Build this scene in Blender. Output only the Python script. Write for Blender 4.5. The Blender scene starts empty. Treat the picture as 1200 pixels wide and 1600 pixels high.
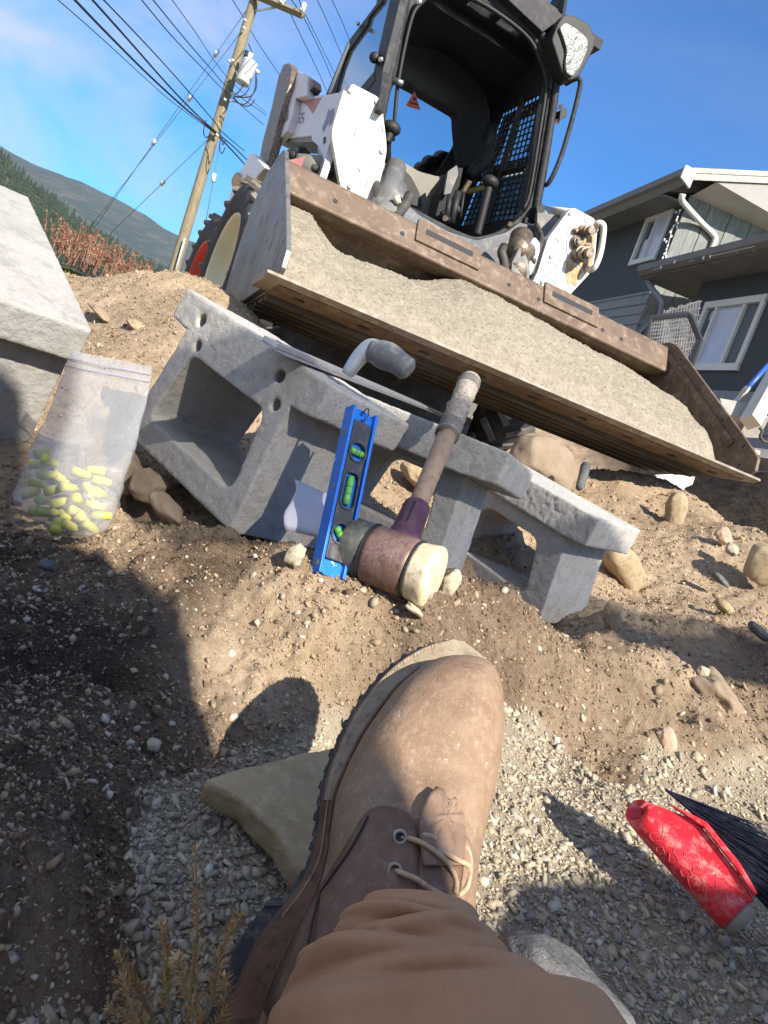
import bpy, bmesh, math, random
import numpy as np
from mathutils import Vector, Matrix, noise as mnoise
random.seed(7); rng = np.random.default_rng(7)
SC = bpy.context.scene
COL = SC.collection
R = math.radians

# ------------------------------------------------------------ camera, sky, sun
FPX = 1155.0; PITCH = R(6.5); ROLL = R(20); CAMZ = .36
CAM = np.array([0, 0, CAMZ])
_f = np.array([0, math.cos(PITCH), -math.sin(PITCH)]); _u = np.array([0, math.sin(PITCH), math.cos(PITCH)]); _r = np.array([1., 0, 0])
CX = math.cos(ROLL)*_r + math.sin(ROLL)*_u; CY = -math.sin(ROLL)*_r + math.cos(ROLL)*_u
cd = bpy.data.cameras.new('camera'); cam = bpy.data.objects.new('camera', cd); COL.objects.link(cam)
cd.sensor_fit = 'VERTICAL'; cd.sensor_height = 36; cd.lens = 36*FPX/1600; cd.clip_start = .02; cd.clip_end = 9000
m = Matrix.Identity(4)
for i in range(3):
    m[i][0] = CX[i]; m[i][1] = CY[i]; m[i][2] = -_f[i]; m[i][3] = CAM[i]
cam.matrix_world = m
SC.camera = cam

SUN = Vector((.50, -.66, .57)).normalized()
el = math.asin(SUN.z); rotz = math.atan2(SUN.x, SUN.y)
w = bpy.data.worlds.new("World"); SC.world = w; w.use_nodes = True
nt = w.node_tree; nt.nodes.clear()
out = nt.nodes.new('ShaderNodeOutputWorld'); bg = nt.nodes.new('ShaderNodeBackground')
sky = nt.nodes.new('ShaderNodeTexSky'); sky.sky_type = 'NISHITA'; sky.sun_disc = False
sky.sun_elevation = el; sky.sun_rotation = rotz; sky.altitude = 600; sky.air_density = 1.0; sky.dust_density = .2; sky.ozone_density = 3.2
bg.inputs[1].default_value = .12
# thin cirrus, a wash of high cloud
tc = nt.nodes.new('ShaderNodeTexCoord'); mp = nt.nodes.new('ShaderNodeMapping')
mp.inputs['Rotation'].default_value = (R(20), R(12), R(35)); mp.inputs['Scale'].default_value = (1.3, 3.2, 3.6)
nz = nt.nodes.new('ShaderNodeTexNoise'); nz.inputs['Scale'].default_value = 1.5; nz.inputs['Detail'].default_value = 9; nz.inputs['Roughness'].default_value = .58; nz.inputs['Distortion'].default_value = .5
rp = nt.nodes.new('ShaderNodeValToRGB'); rp.color_ramp.elements[0].position = .38; rp.color_ramp.elements[1].position = .74
rp.color_ramp.elements[1].color = (.8, .8, .8, 1)
# cloud to the left (world -X), thickened out of view for whiter fill light
vm = nt.nodes.new('ShaderNodeVectorMath'); vm.operation = 'DOT_PRODUCT'; vm.inputs[1].default_value = (-.80, -.60, .10)
mr = nt.nodes.new('ShaderNodeMapRange'); mr.inputs[1].default_value = -.42; mr.inputs[2].default_value = .12; mr.inputs[3].default_value = .12; mr.inputs[4].default_value = 2.2
mu = nt.nodes.new('ShaderNodeMath'); mu.operation = 'MULTIPLY'; mu.use_clamp = True
mx = nt.nodes.new('ShaderNodeMix'); mx.data_type = 'RGBA'; mx.inputs[7].default_value = (3.75, 3.85, 4.15, 1)
hs = nt.nodes.new('ShaderNodeHueSaturation'); hs.inputs['Saturation'].default_value = 1.52; hs.inputs['Value'].default_value = .66
L = nt.links.new
L(tc.outputs['Generated'], mp.inputs[0]); L(mp.outputs[0], nz.inputs['Vector']); L(nz.outputs[0], rp.inputs[0])
L(tc.outputs['Generated'], vm.inputs[0]); L(vm.outputs['Value'], mr.inputs[0])
L(rp.outputs[0], mu.inputs[0]); L(mr.outputs[0], mu.inputs[1]); L(mu.outputs[0], mx.inputs[0])
gm = nt.nodes.new('ShaderNodeGamma'); gm.inputs[1].default_value = 1.30; L(sky.outputs[0], gm.inputs[0]); L(gm.outputs[0], hs.inputs['Color']); L(hs.outputs[0], mx.inputs[6]); L(mx.outputs[2], bg.inputs[0]); L(bg.outputs[0], out.inputs[0])
sl = bpy.data.lights.new('sun', 'SUN'); sl.energy = 5.0; sl.angle = R(.55); sl.color = (1, .92, .80)
so = bpy.data.objects.new('sun', sl); COL.objects.link(so); so.rotation_euler = SUN.to_track_quat('Z', 'Y').to_euler()
vs = SC.view_settings; vs.view_transform = 'Standard'; vs.look = 'None'; vs.exposure = .95; vs.gamma = 1; vs.use_curve_mapping = False
SC.cycles.max_bounces = 8; SC.cycles.transparent_max_bounces = 16

# ------------------------------------------------------------ where things stand
def ray(px, py): return _f + CX*(px-600)/FPX - CY*(py-800)/FPX
def at(px, py, d): return CAM + ray(px, py)*d                     # a point at depth d
def onplane(px, py, p0, n):
    r = ray(px, py); t = ((np.asarray(p0)-CAM)@n)/(r@n); return CAM + r*t

# ------------------------------------------------------------ noise
def _h(ix, iy, iz, s):
    n = (ix*374761393 + iy*668265263 + iz*2147483647 + s*974634777) & 0xffffffff
    n = ((n ^ (n >> 13))*1274126177) & 0xffffffff
    return ((n ^ (n >> 16)) & 0xffff)/32768.0 - 1
def vnoise(P, s=0):
    P = np.asarray(P, float)
    if P.shape[-1] == 2: P = np.concatenate([P, np.zeros(P.shape[:-1]+(1,))], -1)
    I = np.floor(P).astype(np.int64); f = P-I; f = f*f*(3-2*f); r = 0
    for dx in (0, 1):
        for dy in (0, 1):
            for dz in (0, 1):
                wgt = (f[..., 0] if dx else 1-f[..., 0])*(f[..., 1] if dy else 1-f[..., 1])*(f[..., 2] if dz else 1-f[..., 2])
                r = r + wgt*_h(I[..., 0]+dx, I[..., 1]+dy, I[..., 2]+dz, s)
    return r
def fbm(P, o=4, s=0, g=.5):
    a = 1; r = 0; P = np.asarray(P, float)
    for i in range(o): r = r + a*vnoise(P*2**i + 17.3*i, s+i); a *= g
    return r

# ------------------------------------------------------------ materials
MATS = {}
def mat(name, c1, c2=None, c3=None, ns=8., rough=.8, bump=0., bs=60., bump2=0., bs2=400., metal=0., spec=.5, trans=0., alpha=1., emit=None,
        ramp=(.35, .65), spk=None, spks=300., spka=.1, stretch=(1, 1, 1), rough2=None, coat=0., attr=None, ior=1.45, sss=0., det=6, tint=None):
    if name in MATS: return MATS[name]
    m = bpy.data.materials.new(name); m.use_nodes = True; n = m.node_tree; b = n.nodes['Principled BSDF']; k = n.links.new
    MATS[name] = m
    tc = n.nodes.new('ShaderNodeTexCoord'); mp = n.nodes.new('ShaderNodeMapping'); mp.inputs['Scale'].default_value = stretch; k(tc.outputs['Object'], mp.inputs[0])
    V = mp.outputs[0]
    col = None
    def noise(sc, d=det, r=.6):
        t = n.nodes.new('ShaderNodeTexNoise'); t.inputs['Scale'].default_value = sc; t.inputs['Detail'].default_value = d; t.inputs['Roughness'].default_value = r; k(V, t.inputs['Vector']); return t.outputs[0]
    def mix(fac, a, bb):
        t = n.nodes.new('ShaderNodeMix'); t.data_type = 'RGBA'
        if hasattr(fac, 'links'): k(fac, t.inputs[0])
        else: t.inputs[0].default_value = fac
        for s, i in ((a, 6), (bb, 7)):
            if hasattr(s, 'links'): k(s, t.inputs[i])
            else: t.inputs[i].default_value = (*s, 1)
        return t.outputs[2]
    def rampf(x, lo, hi):
        t = n.nodes.new('ShaderNodeMapRange'); k(x, t.inputs[0]); t.inputs[1].default_value = lo; t.inputs[2].default_value = hi; return t.outputs[0]
    col = c1; n1 = noise(ns)
    if c2: col = mix(rampf(n1, *ramp), c1, c2)
    if c3: col = mix(rampf(noise(ns*3.7), .5, .68), col, c3)
    if spk: col = mix(rampf(noise(spks, 2), .70-spka*.5, .745-spka*.4), col, spk)
    if attr:
        at_ = n.nodes.new('ShaderNodeAttribute'); at_.attribute_name = attr
        if tint: col = mix(at_.outputs['Fac'], col, tint)
        else:
            t = n.nodes.new('ShaderNodeMix'); t.data_type = 'RGBA'; t.blend_type = 'MULTIPLY'; t.inputs[0].default_value = 1
            if hasattr(col, 'links'): k(col, t.inputs[6])
            else: t.inputs[6].default_value = (*col, 1)
            k(at_.outputs['Color'], t.inputs[7]); col = t.outputs[2]
    if hasattr(col, 'links'): k(col, b.inputs['Base Color'])
    else: b.inputs['Base Color'].default_value = (*col, 1)
    if rough2 is not None:
        t = n.nodes.new('ShaderNodeMapRange'); k(noise(ns*2), t.inputs[0]); t.inputs[1].default_value = .35; t.inputs[2].default_value = .65; t.inputs[3].default_value = rough; t.inputs[4].default_value = rough2; k(t.outputs[0], b.inputs['Roughness'])
    else: b.inputs['Roughness'].default_value = rough
    b.inputs['Metallic'].default_value = metal; b.inputs['Specular IOR Level'].default_value = spec; b.inputs['IOR'].default_value = ior
    b.inputs['Transmission Weight'].default_value = trans; b.inputs['Alpha'].default_value = alpha; b.inputs['Coat Weight'].default_value = coat
    if sss: b.inputs['Subsurface Weight'].default_value = sss; b.inputs['Subsurface Radius'].default_value = (.01, .006, .004)
    if emit: b.inputs['Emission Color'].default_value = (*emit[0], 1); b.inputs['Emission Strength'].default_value = emit[1]
    last = None
    for st, sc in ((bump, bs), (bump2, bs2)):
        if st:
            bp = n.nodes.new('ShaderNodeBump'); bp.inputs['Strength'].default_value = 1; bp.inputs['Distance'].default_value = st; k(noise(sc, 5, .65), bp.inputs['Height'])
            if last: k(last, bp.inputs['Normal'])
            last = bp.outputs[0]
    if last: k(last, b.inputs['Normal'])
    return m

M_conc = mat('cast_concrete', (.41, .39, .36), (.48, .46, .425), (.35, .335, .31), ns=11, rough=.97, bump=.0016, bs=190, bump2=.0012, bs2=560, spk=(.20, .19, .18), spks=460, spka=.2)
M_conc_s = mat('pale_concrete', (.33, .32, .295), (.40, .385, .355), (.28, .27, .25), ns=9, rough=.95, bump=.0018, bs=150, bump2=.0012, bs2=480, spk=(.26, .25, .23), spks=380, spka=.2)
M_rust = mat('worn_brown_steel', (.105, .070, .048), (.155, .108, .075), (.23, .175, .13), ns=7, rough=.62, bump=.0008, bs=60, bump2=.0003, bs2=500, metal=.2, spk=(.34, .27, .21), spks=120, spka=.04)
M_steel = mat('scoured_steel', (.20, .185, .17), (.30, .28, .26), (.14, .12, .11), ns=5, rough=.42, rough2=.6, bump=.0005, bs=50, metal=.55, stretch=(1, 1, 1))
M_under = mat('scraped_underside_steel', (.055, .045, .036), (.105, .084, .066), (.17, .15, .125), ns=30, rough=.7, bump=.0008, bs=40, metal=.4, stretch=(.04, 1, 1))
M_edge = mat('polished_cutting_edge', (.29, .255, .205), (.21, .18, .14), (.38, .35, .30), ns=9, rough=.45, rough2=.6, bump=.0006, bs=60, metal=.3)
M_white = mat('dirty_white_paint', (.70, .67, .60), (.62, .58, .50), (.74, .72, .67), ns=6, rough=.42, coat=.1, bump=.0003, bs=90, spk=(.34, .27, .19), spks=75, spka=.07)
M_greyw = mat('grey_white_paint', (.62, .62, .66), (.55, .54, .56), ns=5, rough=.4, bump=.0002, bs=90)
M_cab = mat('charcoal_cab_paint', (.018, .019, .024), (.032, .032, .036), (.06, .056, .052), ns=9, rough=.6, spec=.3, bump=.0003, bs=120)
M_cabg = mat('dusty_grey_panel', (.12, .122, .125), (.17, .168, .16), (.26, .24, .21), ns=5, rough=.6, bump=.0003, bs=80)
M_black = mat('black_plastic', (.012, .012, .013), (.02, .02, .02), ns=9, rough=.6, bump=.0004, bs=200)
M_liner = mat('cab_headliner', (.016, .017, .022), (.03, .03, .034), ns=6, rough=.85)
M_tan = mat('tan_grey_cover', (.16, .15, .13), (.21, .195, .165), ns=4, rough=.6, bump=.0004, bs=50)
M_rubber = mat('dusty_tyre_rubber', (.030, .032, .038), (.05, .05, .052), ns=6, rough=.85, bump=.0008, bs=60)
M_rubberd = mat('muddy_tread_rubber', (.12, .105, .09), (.22, .20, .175), (.08, .075, .07), ns=6, rough=.95, bump=.002, bs=40)
M_cream = mat('cream_wheel_paint', (.66, .62, .42), (.56, .52, .36), ns=5, rough=.45)
M_red = mat('red_wheel_paint', (.55, .05, .03), (.4, .04, .03), ns=5, rough=.4)
M_hose = mat('black_hose', (.02, .02, .02), (.08, .07, .06), ns=20, rough=.6)
M_dirtymetal = mat('greasy_brown_metal', (.10, .07, .05), (.22, .16, .11), (.35, .3, .25), ns=25, rough=.5, metal=.5, bump=.0005, bs=150)
M_chrome = mat('bright_metal', (.6, .6, .6), (.5, .5, .5), rough=.25, metal=.95)
M_glass = mat('tinted_glass', (.55, .62, .62), rough=.04, trans=1, ior=1.1, spec=.5)
M_sideglass = mat('dusty_side_glass', (.17, .24, .27), (.22, .29, .31), ns=3, rough=.08, alpha=.93, coat=.6)
M_lens = mat('clear_lamp_lens', (.13, .13, .115), (.24, .24, .21), (.06, .06, .05), ns=18, rough=.2, coat=.6, bump=.002, bs=35, stretch=(1, 3, 1))
M_orange = mat('orange_warning_card', (.62, .12, .03), (.5, .09, .03), ns=40, rough=.5)
M_ink = mat('black_print', (.02, .02, .025), rough=.6)
M_decalr = mat('faded_red_decal', (.32, .10, .10), (.38, .16, .15), ns=20, rough=.5)
M_decalg = mat('grey_navy_decal', (.16, .17, .24), (.22, .22, .3), ns=20, rough=.5)
M_yel = mat('yellow_label', (.6, .42, .05), rough=.5)
M_redhose = mat('maroon_guard', (.22, .05, .05), (.3, .1, .09), ns=12, rough=.5)
M_greasestain = mat('rust_stain', (.36, .22, .10), (.5, .36, .2), ns=30, rough=.7)

# ------------------------------------------------------------ mesh helpers
def empty(name, loc=(0, 0, 0), rot=None, **k):
    o = bpy.data.objects.new(name, None); COL.objects.link(o); o.empty_display_size = .1
    o.location = loc
    if rot is not None:
        if isinstance(rot, Matrix): o.rotation_euler = rot.to_euler()
        else: o.rotation_euler = rot
    return tag(o, **k)
def tag(o, label=None, cat=None, group=None, kind=None):
    if label: o['label'] = label
    if cat: o['category'] = cat
    if group: o['group'] = group
    if kind: o['kind'] = kind
    return o
def world_of(o):
    mm = Matrix.Identity(4)
    while o is not None:
        mm = (Matrix.Translation(o.location) @ o.rotation_euler.to_matrix().to_4x4()) @ mm; o = o.parent
    return mm
def link(name, me, m=None, parent=None, smooth=False):
    o = bpy.data.objects.new(name, me); COL.objects.link(o)
    if m is not None and not me.materials: me.materials.append(m)
    if parent is not None: o.parent = parent
    if smooth: me.polygons.foreach_set('use_smooth', [True]*len(me.polygons))
    return o
def mesh(name, V, F, m=None, parent=None, smooth=False, world=False):
    """V in the parent's frame, or (world=True) in world coordinates; a top-level thing gets its origin at its base"""
    V = np.asarray(V, float).reshape(-1, 3)
    me = bpy.data.meshes.new(name); loc = None
    if world:
        if parent is not None:
            inv = np.array(world_of(parent).inverted()); V = V@inv[:3, :3].T + inv[:3, 3]
        else:
            loc = np.array([V[:, 0].mean(), V[:, 1].mean(), V[:, 2].min()]); V = V-loc
    if isinstance(F, np.ndarray) and len(V) > 2000:
        k = F.shape[1]
        me.vertices.add(len(V)); me.vertices.foreach_set('co', V.ravel())
        me.loops.add(F.size); me.loops.foreach_set('vertex_index', F.ravel())
        me.polygons.add(len(F)); me.polygons.foreach_set('loop_start', np.arange(0, F.size, k)); me.polygons.foreach_set('loop_total', np.full(len(F), k))
        me.update(calc_edges=True)
    else:
        me.from_pydata([tuple(v) for v in V], [], [tuple(int(i) for i in f) for f in F]); me.update()
    o = link(name, me, m, parent, smooth)
    if loc is not None: o.location = loc
    return o
def box(x0, x1, y0, y1, z0, z1):
    V = [(x, y, z) for x in (x0, x1) for y in (y0, y1) for z in (z0, z1)]
    F = [(0, 1, 3, 2), (4, 6, 7, 5), (0, 4, 5, 1), (2, 3, 7, 6), (0, 2, 6, 4), (1, 5, 7, 3)]
    return V, F
def bev(o, wd=.002, seg=2):
    md = o.modifiers.new('bevel', 'BEVEL'); md.width = wd; md.segments = seg; md.limit_method = 'ANGLE'; md.angle_limit = R(35); return o
def boxo(name, m, b, parent=None, world=False, bv=0):
    V, F = box(*b); o = mesh(name, V, F, m, parent, world=world)
    if bv: bev(o, bv)
    return o
class MB:
    def __init__(s): s.V = []; s.F = []
    def add(s, V, F, M=None):
        k = len(s.V); V = np.asarray(V, float)
        if M is not None: M = np.array(M); V = V@M[:3, :3].T + M[:3, 3]
        s.V += [tuple(v) for v in V]; s.F += [tuple(i+k for i in f) for f in F]; return s
    def box(s, *b, M=None): return s.add(*box(*b), M)
    def tube(s, pts, r, n=8, cap=True):
        V, F = tube(pts, r, n, cap); return s.add(V, F)
    def build(s, name, m, parent=None, world=False, smooth=False, bv=0):
        o = mesh(name, s.V, s.F, m, parent, smooth, world)
        if bv: bev(o, bv)
        return o
def tube(pts, r, n=8, cap=True):
    P = np.array(pts, float); m_ = len(P)
    rr = np.full(m_, r, float) if np.isscalar(r) else np.array(r, float)
    T = np.gradient(P, axis=0); T /= np.maximum(np.linalg.norm(T, axis=1, keepdims=True), 1e-9)
    up = np.array([0, 0, 1.]) if abs(T[0][2]) < .9 else np.array([1., 0, 0])
    V = []; F = []
    N = np.cross(T[0], up); N /= np.linalg.norm(N)
    for i in range(m_):
        N = N - T[i]*(N@T[i]); N /= np.linalg.norm(N); B_ = np.cross(T[i], N)
        for k in range(n):
            a = 2*math.pi*k/n; V.append(P[i]+rr[i]*(math.cos(a)*N+math.sin(a)*B_))
    for i in range(m_-1):
        for k in range(n):
            F.append((i*n+k, i*n+(k+1) % n, (i+1)*n+(k+1) % n, (i+1)*n+k))
    if cap: F.append(tuple(range(n))[::-1]); F.append(tuple((m_-1)*n+k for k in range(n)))
    return V, F
def tubeo(name, m, pts, r, parent=None, n=8, world=False):
    V, F = tube(pts, r, n); o = mesh(name, V, F, m, parent, True, world); return o
def smoothpath(pts, k=6):
    P = np.array(pts, float); Q = np.vstack([2*P[0]-P[1], P, 2*P[-1]-P[-2]]); out = []
    for i in range(1, len(Q)-2):
        for t in np.linspace(0, 1, k, endpoint=False):
            a, b_, c, d = Q[i-1], Q[i], Q[i+1], Q[i+2]
            out.append(.5*((2*b_)+(-a+c)*t+(2*a-5*b_+4*c-d)*t*t+(-a+3*b_-3*c+d)*t**3))
    out.append(P[-1]); return np.array(out)
def prism(loops, depth, bevel=0., res=1):
    """closed 2D outlines (first outer, others holes) filled and given a thickness 0..depth along z; returns V,F"""
    cu = bpy.data.curves.new('tmp', 'CURVE'); cu.dimensions = '2D'; cu.fill_mode = 'BOTH'
    for lp in loops:
        s = cu.splines.new('POLY'); s.points.add(len(lp)-1)
        for p, q in zip(s.points, lp): p.co = (q[0], q[1], 0, 1)
        s.use_cyclic_u = True
    cu.extrude = max(depth/2-bevel, .0001); cu.bevel_depth = bevel; cu.bevel_resolution = res; cu.offset = -bevel
    o = bpy.data.objects.new('tmp', cu)
    me = bpy.data.meshes.new_from_object(o)
    V = np.array([v.co[:] for v in me.vertices]); F = [tuple(p.vertices) for p in me.polygons]
    V[:, 2] += depth/2
    bpy.data.objects.remove(o); bpy.data.curves.remove(cu); bpy.data.meshes.remove(me)
    return V, F
def circ(cx, cy, r, n=16, r2=None): return [(cx+r*math.cos(2*math.pi*i/n), cy+(r2 or r)*math.sin(2*math.pi*i/n)) for i in range(n)]
def rounded(pts, rad, k=4):
    out = []; n = len(pts); P = [np.array(p, float) for p in pts]
    rads = rad if hasattr(rad, '__len__') else [rad]*n
    for i in range(n):
        a, b_, c = P[i-1], P[i], P[(i+1) % n]; rd = rads[i]
        if rd <= 0: out.append(b_); continue
        u = (a-b_); v = (c-b_); lu = np.linalg.norm(u); lv = np.linalg.norm(v); u /= lu; v /= lv
        t = min(rd, lu*.45, lv*.45); p0 = b_+u*t; p1 = b_+v*t
        for j in range(k+1):
            s = j/k; out.append((1-s)**2*p0+2*s*(1-s)*b_+s*s*p1)
    return [tuple(p) for p in out]
def voxel(o, size, amp=0., sc=40, seed=0, smooth=True):
    """turn a mesh object into an evenly meshed, slightly worn solid"""
    md = o.modifiers.new('r', 'REMESH'); md.mode = 'VOXEL'; md.voxel_size = size
    dg = bpy.context.evaluated_depsgraph_get(); me = bpy.data.meshes.new_from_object(o.evaluated_get(dg))
    o.modifiers.clear(); old = o.data; mats = list(old.materials)
    V = np.empty(len(me.vertices)*3); me.vertices.foreach_get('co', V); V = V.reshape(-1, 3)
    if amp:
        Nn = np.empty(len(V)*3); me.vertices.foreach_get('normal', Nn); Nn = Nn.reshape(-1, 3)
        d = fbm(V*sc, 4, seed)*amp; d = np.where(d > amp*.35, amp*.35, d)
        V = V + Nn*d[:, None]; me.vertices.foreach_set('co', V.ravel()); me.update()
    me.materials.clear()
    for mm in mats: me.materials.append(mm)
    o.data = me; me.name = o.name
    me.polygons.foreach_set('use_smooth', [smooth]*len(me.polygons))
    return o

# ============================================================ GROUND
def zdep(px, py, d): p = at(px, py, d); return (p[0], p[1], p[2])
def zlev(px, py, z): r = ray(px, py); t = (z-CAMZ)/r[2]; p = CAM+r*t; return (p[0], p[1], z)
CT = [(-.04, .39, -.045), (.27, .42, -.035), (.5, .5, -.02), (0, .2, -.05), (.3, .15, -.05), (-.0, .55, -.02), (.1, .66, -.01), (.3, .75, -.005), (.45, .8, 0), (.28, .92, .02),
      (.55, .98, .01), (.9, 1.3, .04), (.9, 1.0, .01), (.7, .7, -.01), (1.3, 1.4, .05), (1.2, .8, .02), (.5, .2, -.03), (.9, .4, 0),
      zlev(830, 1100, .05), zlev(960, 1240, .015), zlev(1050, 1200, .03), zlev(1190, 1150, .05), zlev(430, 1160, .01), zlev(250, 1250, 0.), zlev(520, 1150, .01),
      
      zdep(0, 860, .95), zdep(150, 860, .98), zdep(330, 850, .96), zdep(450, 848, .95), zdep(520, 905, .915), zdep(600, 935, .92), zdep(680, 955, .91), zdep(715, 930, .99), zdep(740, 910, 1.03), zdep(800, 925, 1.09), zdep(840, 955, 1.15), zdep(880, 992, 1.2), zdep(700, 985, .93), zdep(620, 985, .9), zdep(540, 955, .885), zdep(780, 980, 1.06), zdep(850, 1040, 1.1), zdep(950, 1100, 1.13), zdep(950, 1012, 1.22),
      zdep(1020, 1040, 1.22), zdep(1100, 1062, 1.25), zdep(1200, 1112, 1.45), zdep(0, 700, 1.25), zdep(0, 1000, .66), zdep(150, 1000, .74), zdep(280, 1000, .80), zdep(400, 960, .87), zdep(100, 1150, .55), zdep(0, 1180, .48),
      zdep(0, 1300, .44), zdep(120, 1300, .5), zdep(0, 1500, .385), zdep(130, 1450, .44), zdep(420, 1080, .80), zdep(540, 1040, .86),
      (-.45, .5, .12), (-.6, .7, .14), (-.5, .3, .14), (-.35, .25, .08), (-.6, -.2, .2), (-.3, -.1, .05),
      (.15, 1.16, .11), (.12, 1.3, .09), (.4, 1.5, .07), (.62, 1.5, .075), (.3, 1.35, .08), (-.2, 1.03, .14), (-.3, 1.15, .12), (-.5, 1.2, .11), (-.05, 1.1, .11), (-.1, 1.3, .14), (-.75, 1.25, .11), (-.95, 1.3, .12),
      zdep(950, 960, 1.5), zdep(1100, 960, 1.75), zdep(1200, 1000, 1.62), zdep(975, 915, 1.9), zdep(1180, 925, 2.0), zdep(1050, 800, 2.55), zdep(1075, 782, 2.6), zdep(1135, 825, 2.35), zdep(1200, 872, 2.15), zdep(1030, 748, 2.85), zdep(930, 735, 2.75),
      zdep(600, 720, 1.75), zdep(385, 670, 1.65), zdep(760, 790, 1.8), zdep(850, 775, 2.0), zdep(1020, 850, 2.2),
      zdep(290, 428, 2.3), zdep(235, 428, 2.35), zdep(180, 437, 2.3), zdep(130, 455, 2.2), zdep(200, 520, 1.85), zdep(150, 560, 1.55), zdep(330, 462, 2.1), zdep(330, 520, 1.9), zdep(60, 560, 1.8), (-1.5, 2.1, .40), (-1.5, 1.4, .22),
      (-.2, 2.3, .34), (.4, 2.3, .33), (.8, 2.5, .36), (-.6, 2.8, .36), (0, 2.9, .3), (.6, 3.0, .3),
      (1.45, 3.05, .2), (1.9, 3.1, .15), (1.8, 2.6, .18), (2.3, 2.9, .15),
      zdep(1085, 752, 4.1), zdep(1200, 742, 3.9), (2.6, 4.2, .82), (1.2, 4.2, .62), (.5, 4.0, .35), (-.5, 4, .26), (-1.2, 3.6, .26), (-2, 3, .3), (-2.5, 2, .4), (-2.5, 1, .4), (-2.5, 0, .4),
      (3.5, 3, .7), (3.5, 2, .5), (2.5, 1.5, .3), (3.5, .5, .4), (1.8, .6, .2), (1.6, -.2, .3), (.5, -.9, .4), (-.5, -.9, .4), (1.5, -1.2, .45), (0, -2, .5), (2.5, -1.5, .5), (0.3, -.3, .02)]
CT = np.array(CT, float)
def tps_fit(P, z, lam=1e-4):
    n = len(P); r = np.linalg.norm(P[:, None]-P[None], axis=2); K = r*r*np.log(r+1e-9)+lam*np.eye(n); Q = np.hstack([np.ones((n, 1)), P])
    A_ = np.block([[K, Q], [Q.T, np.zeros((3, 3))]]); return np.linalg.solve(A_, np.concatenate([z, np.zeros(3)]))
TPW = tps_fit(CT[:, :2], CT[:, 2])
def tps(X):
    X = np.asarray(X, float); r_ = np.empty(len(X))
    for i in range(0, len(X), 40000):
        x = X[i:i+40000]; d2 = ((x[:, None, :]-CT[None, :, :2])**2).sum(2)+1e-18
        r_[i:i+40000] = (.5*d2*np.log(d2))@TPW[:-3] + TPW[-3] + x@TPW[-2:]
    return r_
# gravel floor of the trench: foot line of the near bank, as plan points
FOOT = np.array([zlev(-60, 1640, -.02)[:2], zlev(180, 1600, -.02)[:2], zlev(205, 1400, 0)[:2], zlev(250, 1240, 0)[:2], zlev(330, 1185, 0)[:2], zlev(430, 1150, .01)[:2], zlev(520, 1140, .01)[:2], zlev(640, 1130, .03)[:2], zlev(790, 1108, .05)[:2], zlev(830, 1092, .05)[:2],
                 zlev(880, 1160, .035)[:2], zlev(960, 1225, .02)[:2], zlev(1000, 1215, .02)[:2], zlev(1040, 1165, .04)[:2], zlev(1120, 1190, .04)[:2], zlev(1200, 1185, .05)[:2], (1.4, 1.7)])
def hit(px, py):
    """where the line of sight through px,py meets the smooth ground"""
    r = ray(px, py); t = np.concatenate([np.arange(.3, 4, .006), np.arange(4, 9, .05)]); P = CAM+t[:, None]*r; k = np.where(tps(P[:, :2]) > P[:, 2])[0]
    return P[k[0]] if len(k) else P[-1]
FOOT = np.array([hit(*p)[:2] for p in [(-60, 1640), (180, 1600), (205, 1400), (250, 1240), (330, 1185), (430, 1152), (520, 1145), (640, 1135), (780, 1112), (826, 1092), (880, 1165), (960, 1228), (1000, 1215), (1035, 1165), (1120, 1190), (1200, 1185)]]+[(1.4, 1.7)])
def seg_dist(X, PL):
    best = np.full(len(X), 1e9); side = np.zeros(len(X))
    for a, b_ in zip(PL[:-1], PL[1:]):
        d = b_-a; t = np.clip(((X-a)@d)/(d@d), 0, 1); q = a+t[:, None]*d; v = X-q; dd = np.linalg.norm(v, axis=1)
        s = d[0]*(X[:, 1]-a[1])-d[1]*(X[:, 0]-a[0]); mk = dd < best-1e-7; best = np.where(mk, dd, best); side = np.where(mk, np.sign(s), side)
    return best*side           # positive: on the bank side (left of the line)
FOOT_S = smoothpath(np.c_[FOOT, np.zeros(len(FOOT))], 5)[:, :2]
def gravelness(X):
    X = np.asarray(X, float); near = (np.hypot(X[:, 0]-.5, X[:, 1]-.8) < 1.6)
    g = np.zeros(len(X)); xs = X[near]; d = np.empty(len(xs))
    for i in range(0, len(xs), 60000): d[i:i+60000] = seg_dist(xs[i:i+60000], FOOT_S)
    d = d + fbm(xs*14, 3, 5)*.018
    g[near] = np.clip(.5 - d/.02, 0, 1); return g
HOLES = [(*hit(188, 1050)[:2], .022, .04), (*hit(240, 790)[:2], .05, .05), (*hit(150, 1330)[:2], .03, .02), (*hit(1062, 1110)[:2], .02, .025), (*hit(90, 880)[:2], .03, .02)]
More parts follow.
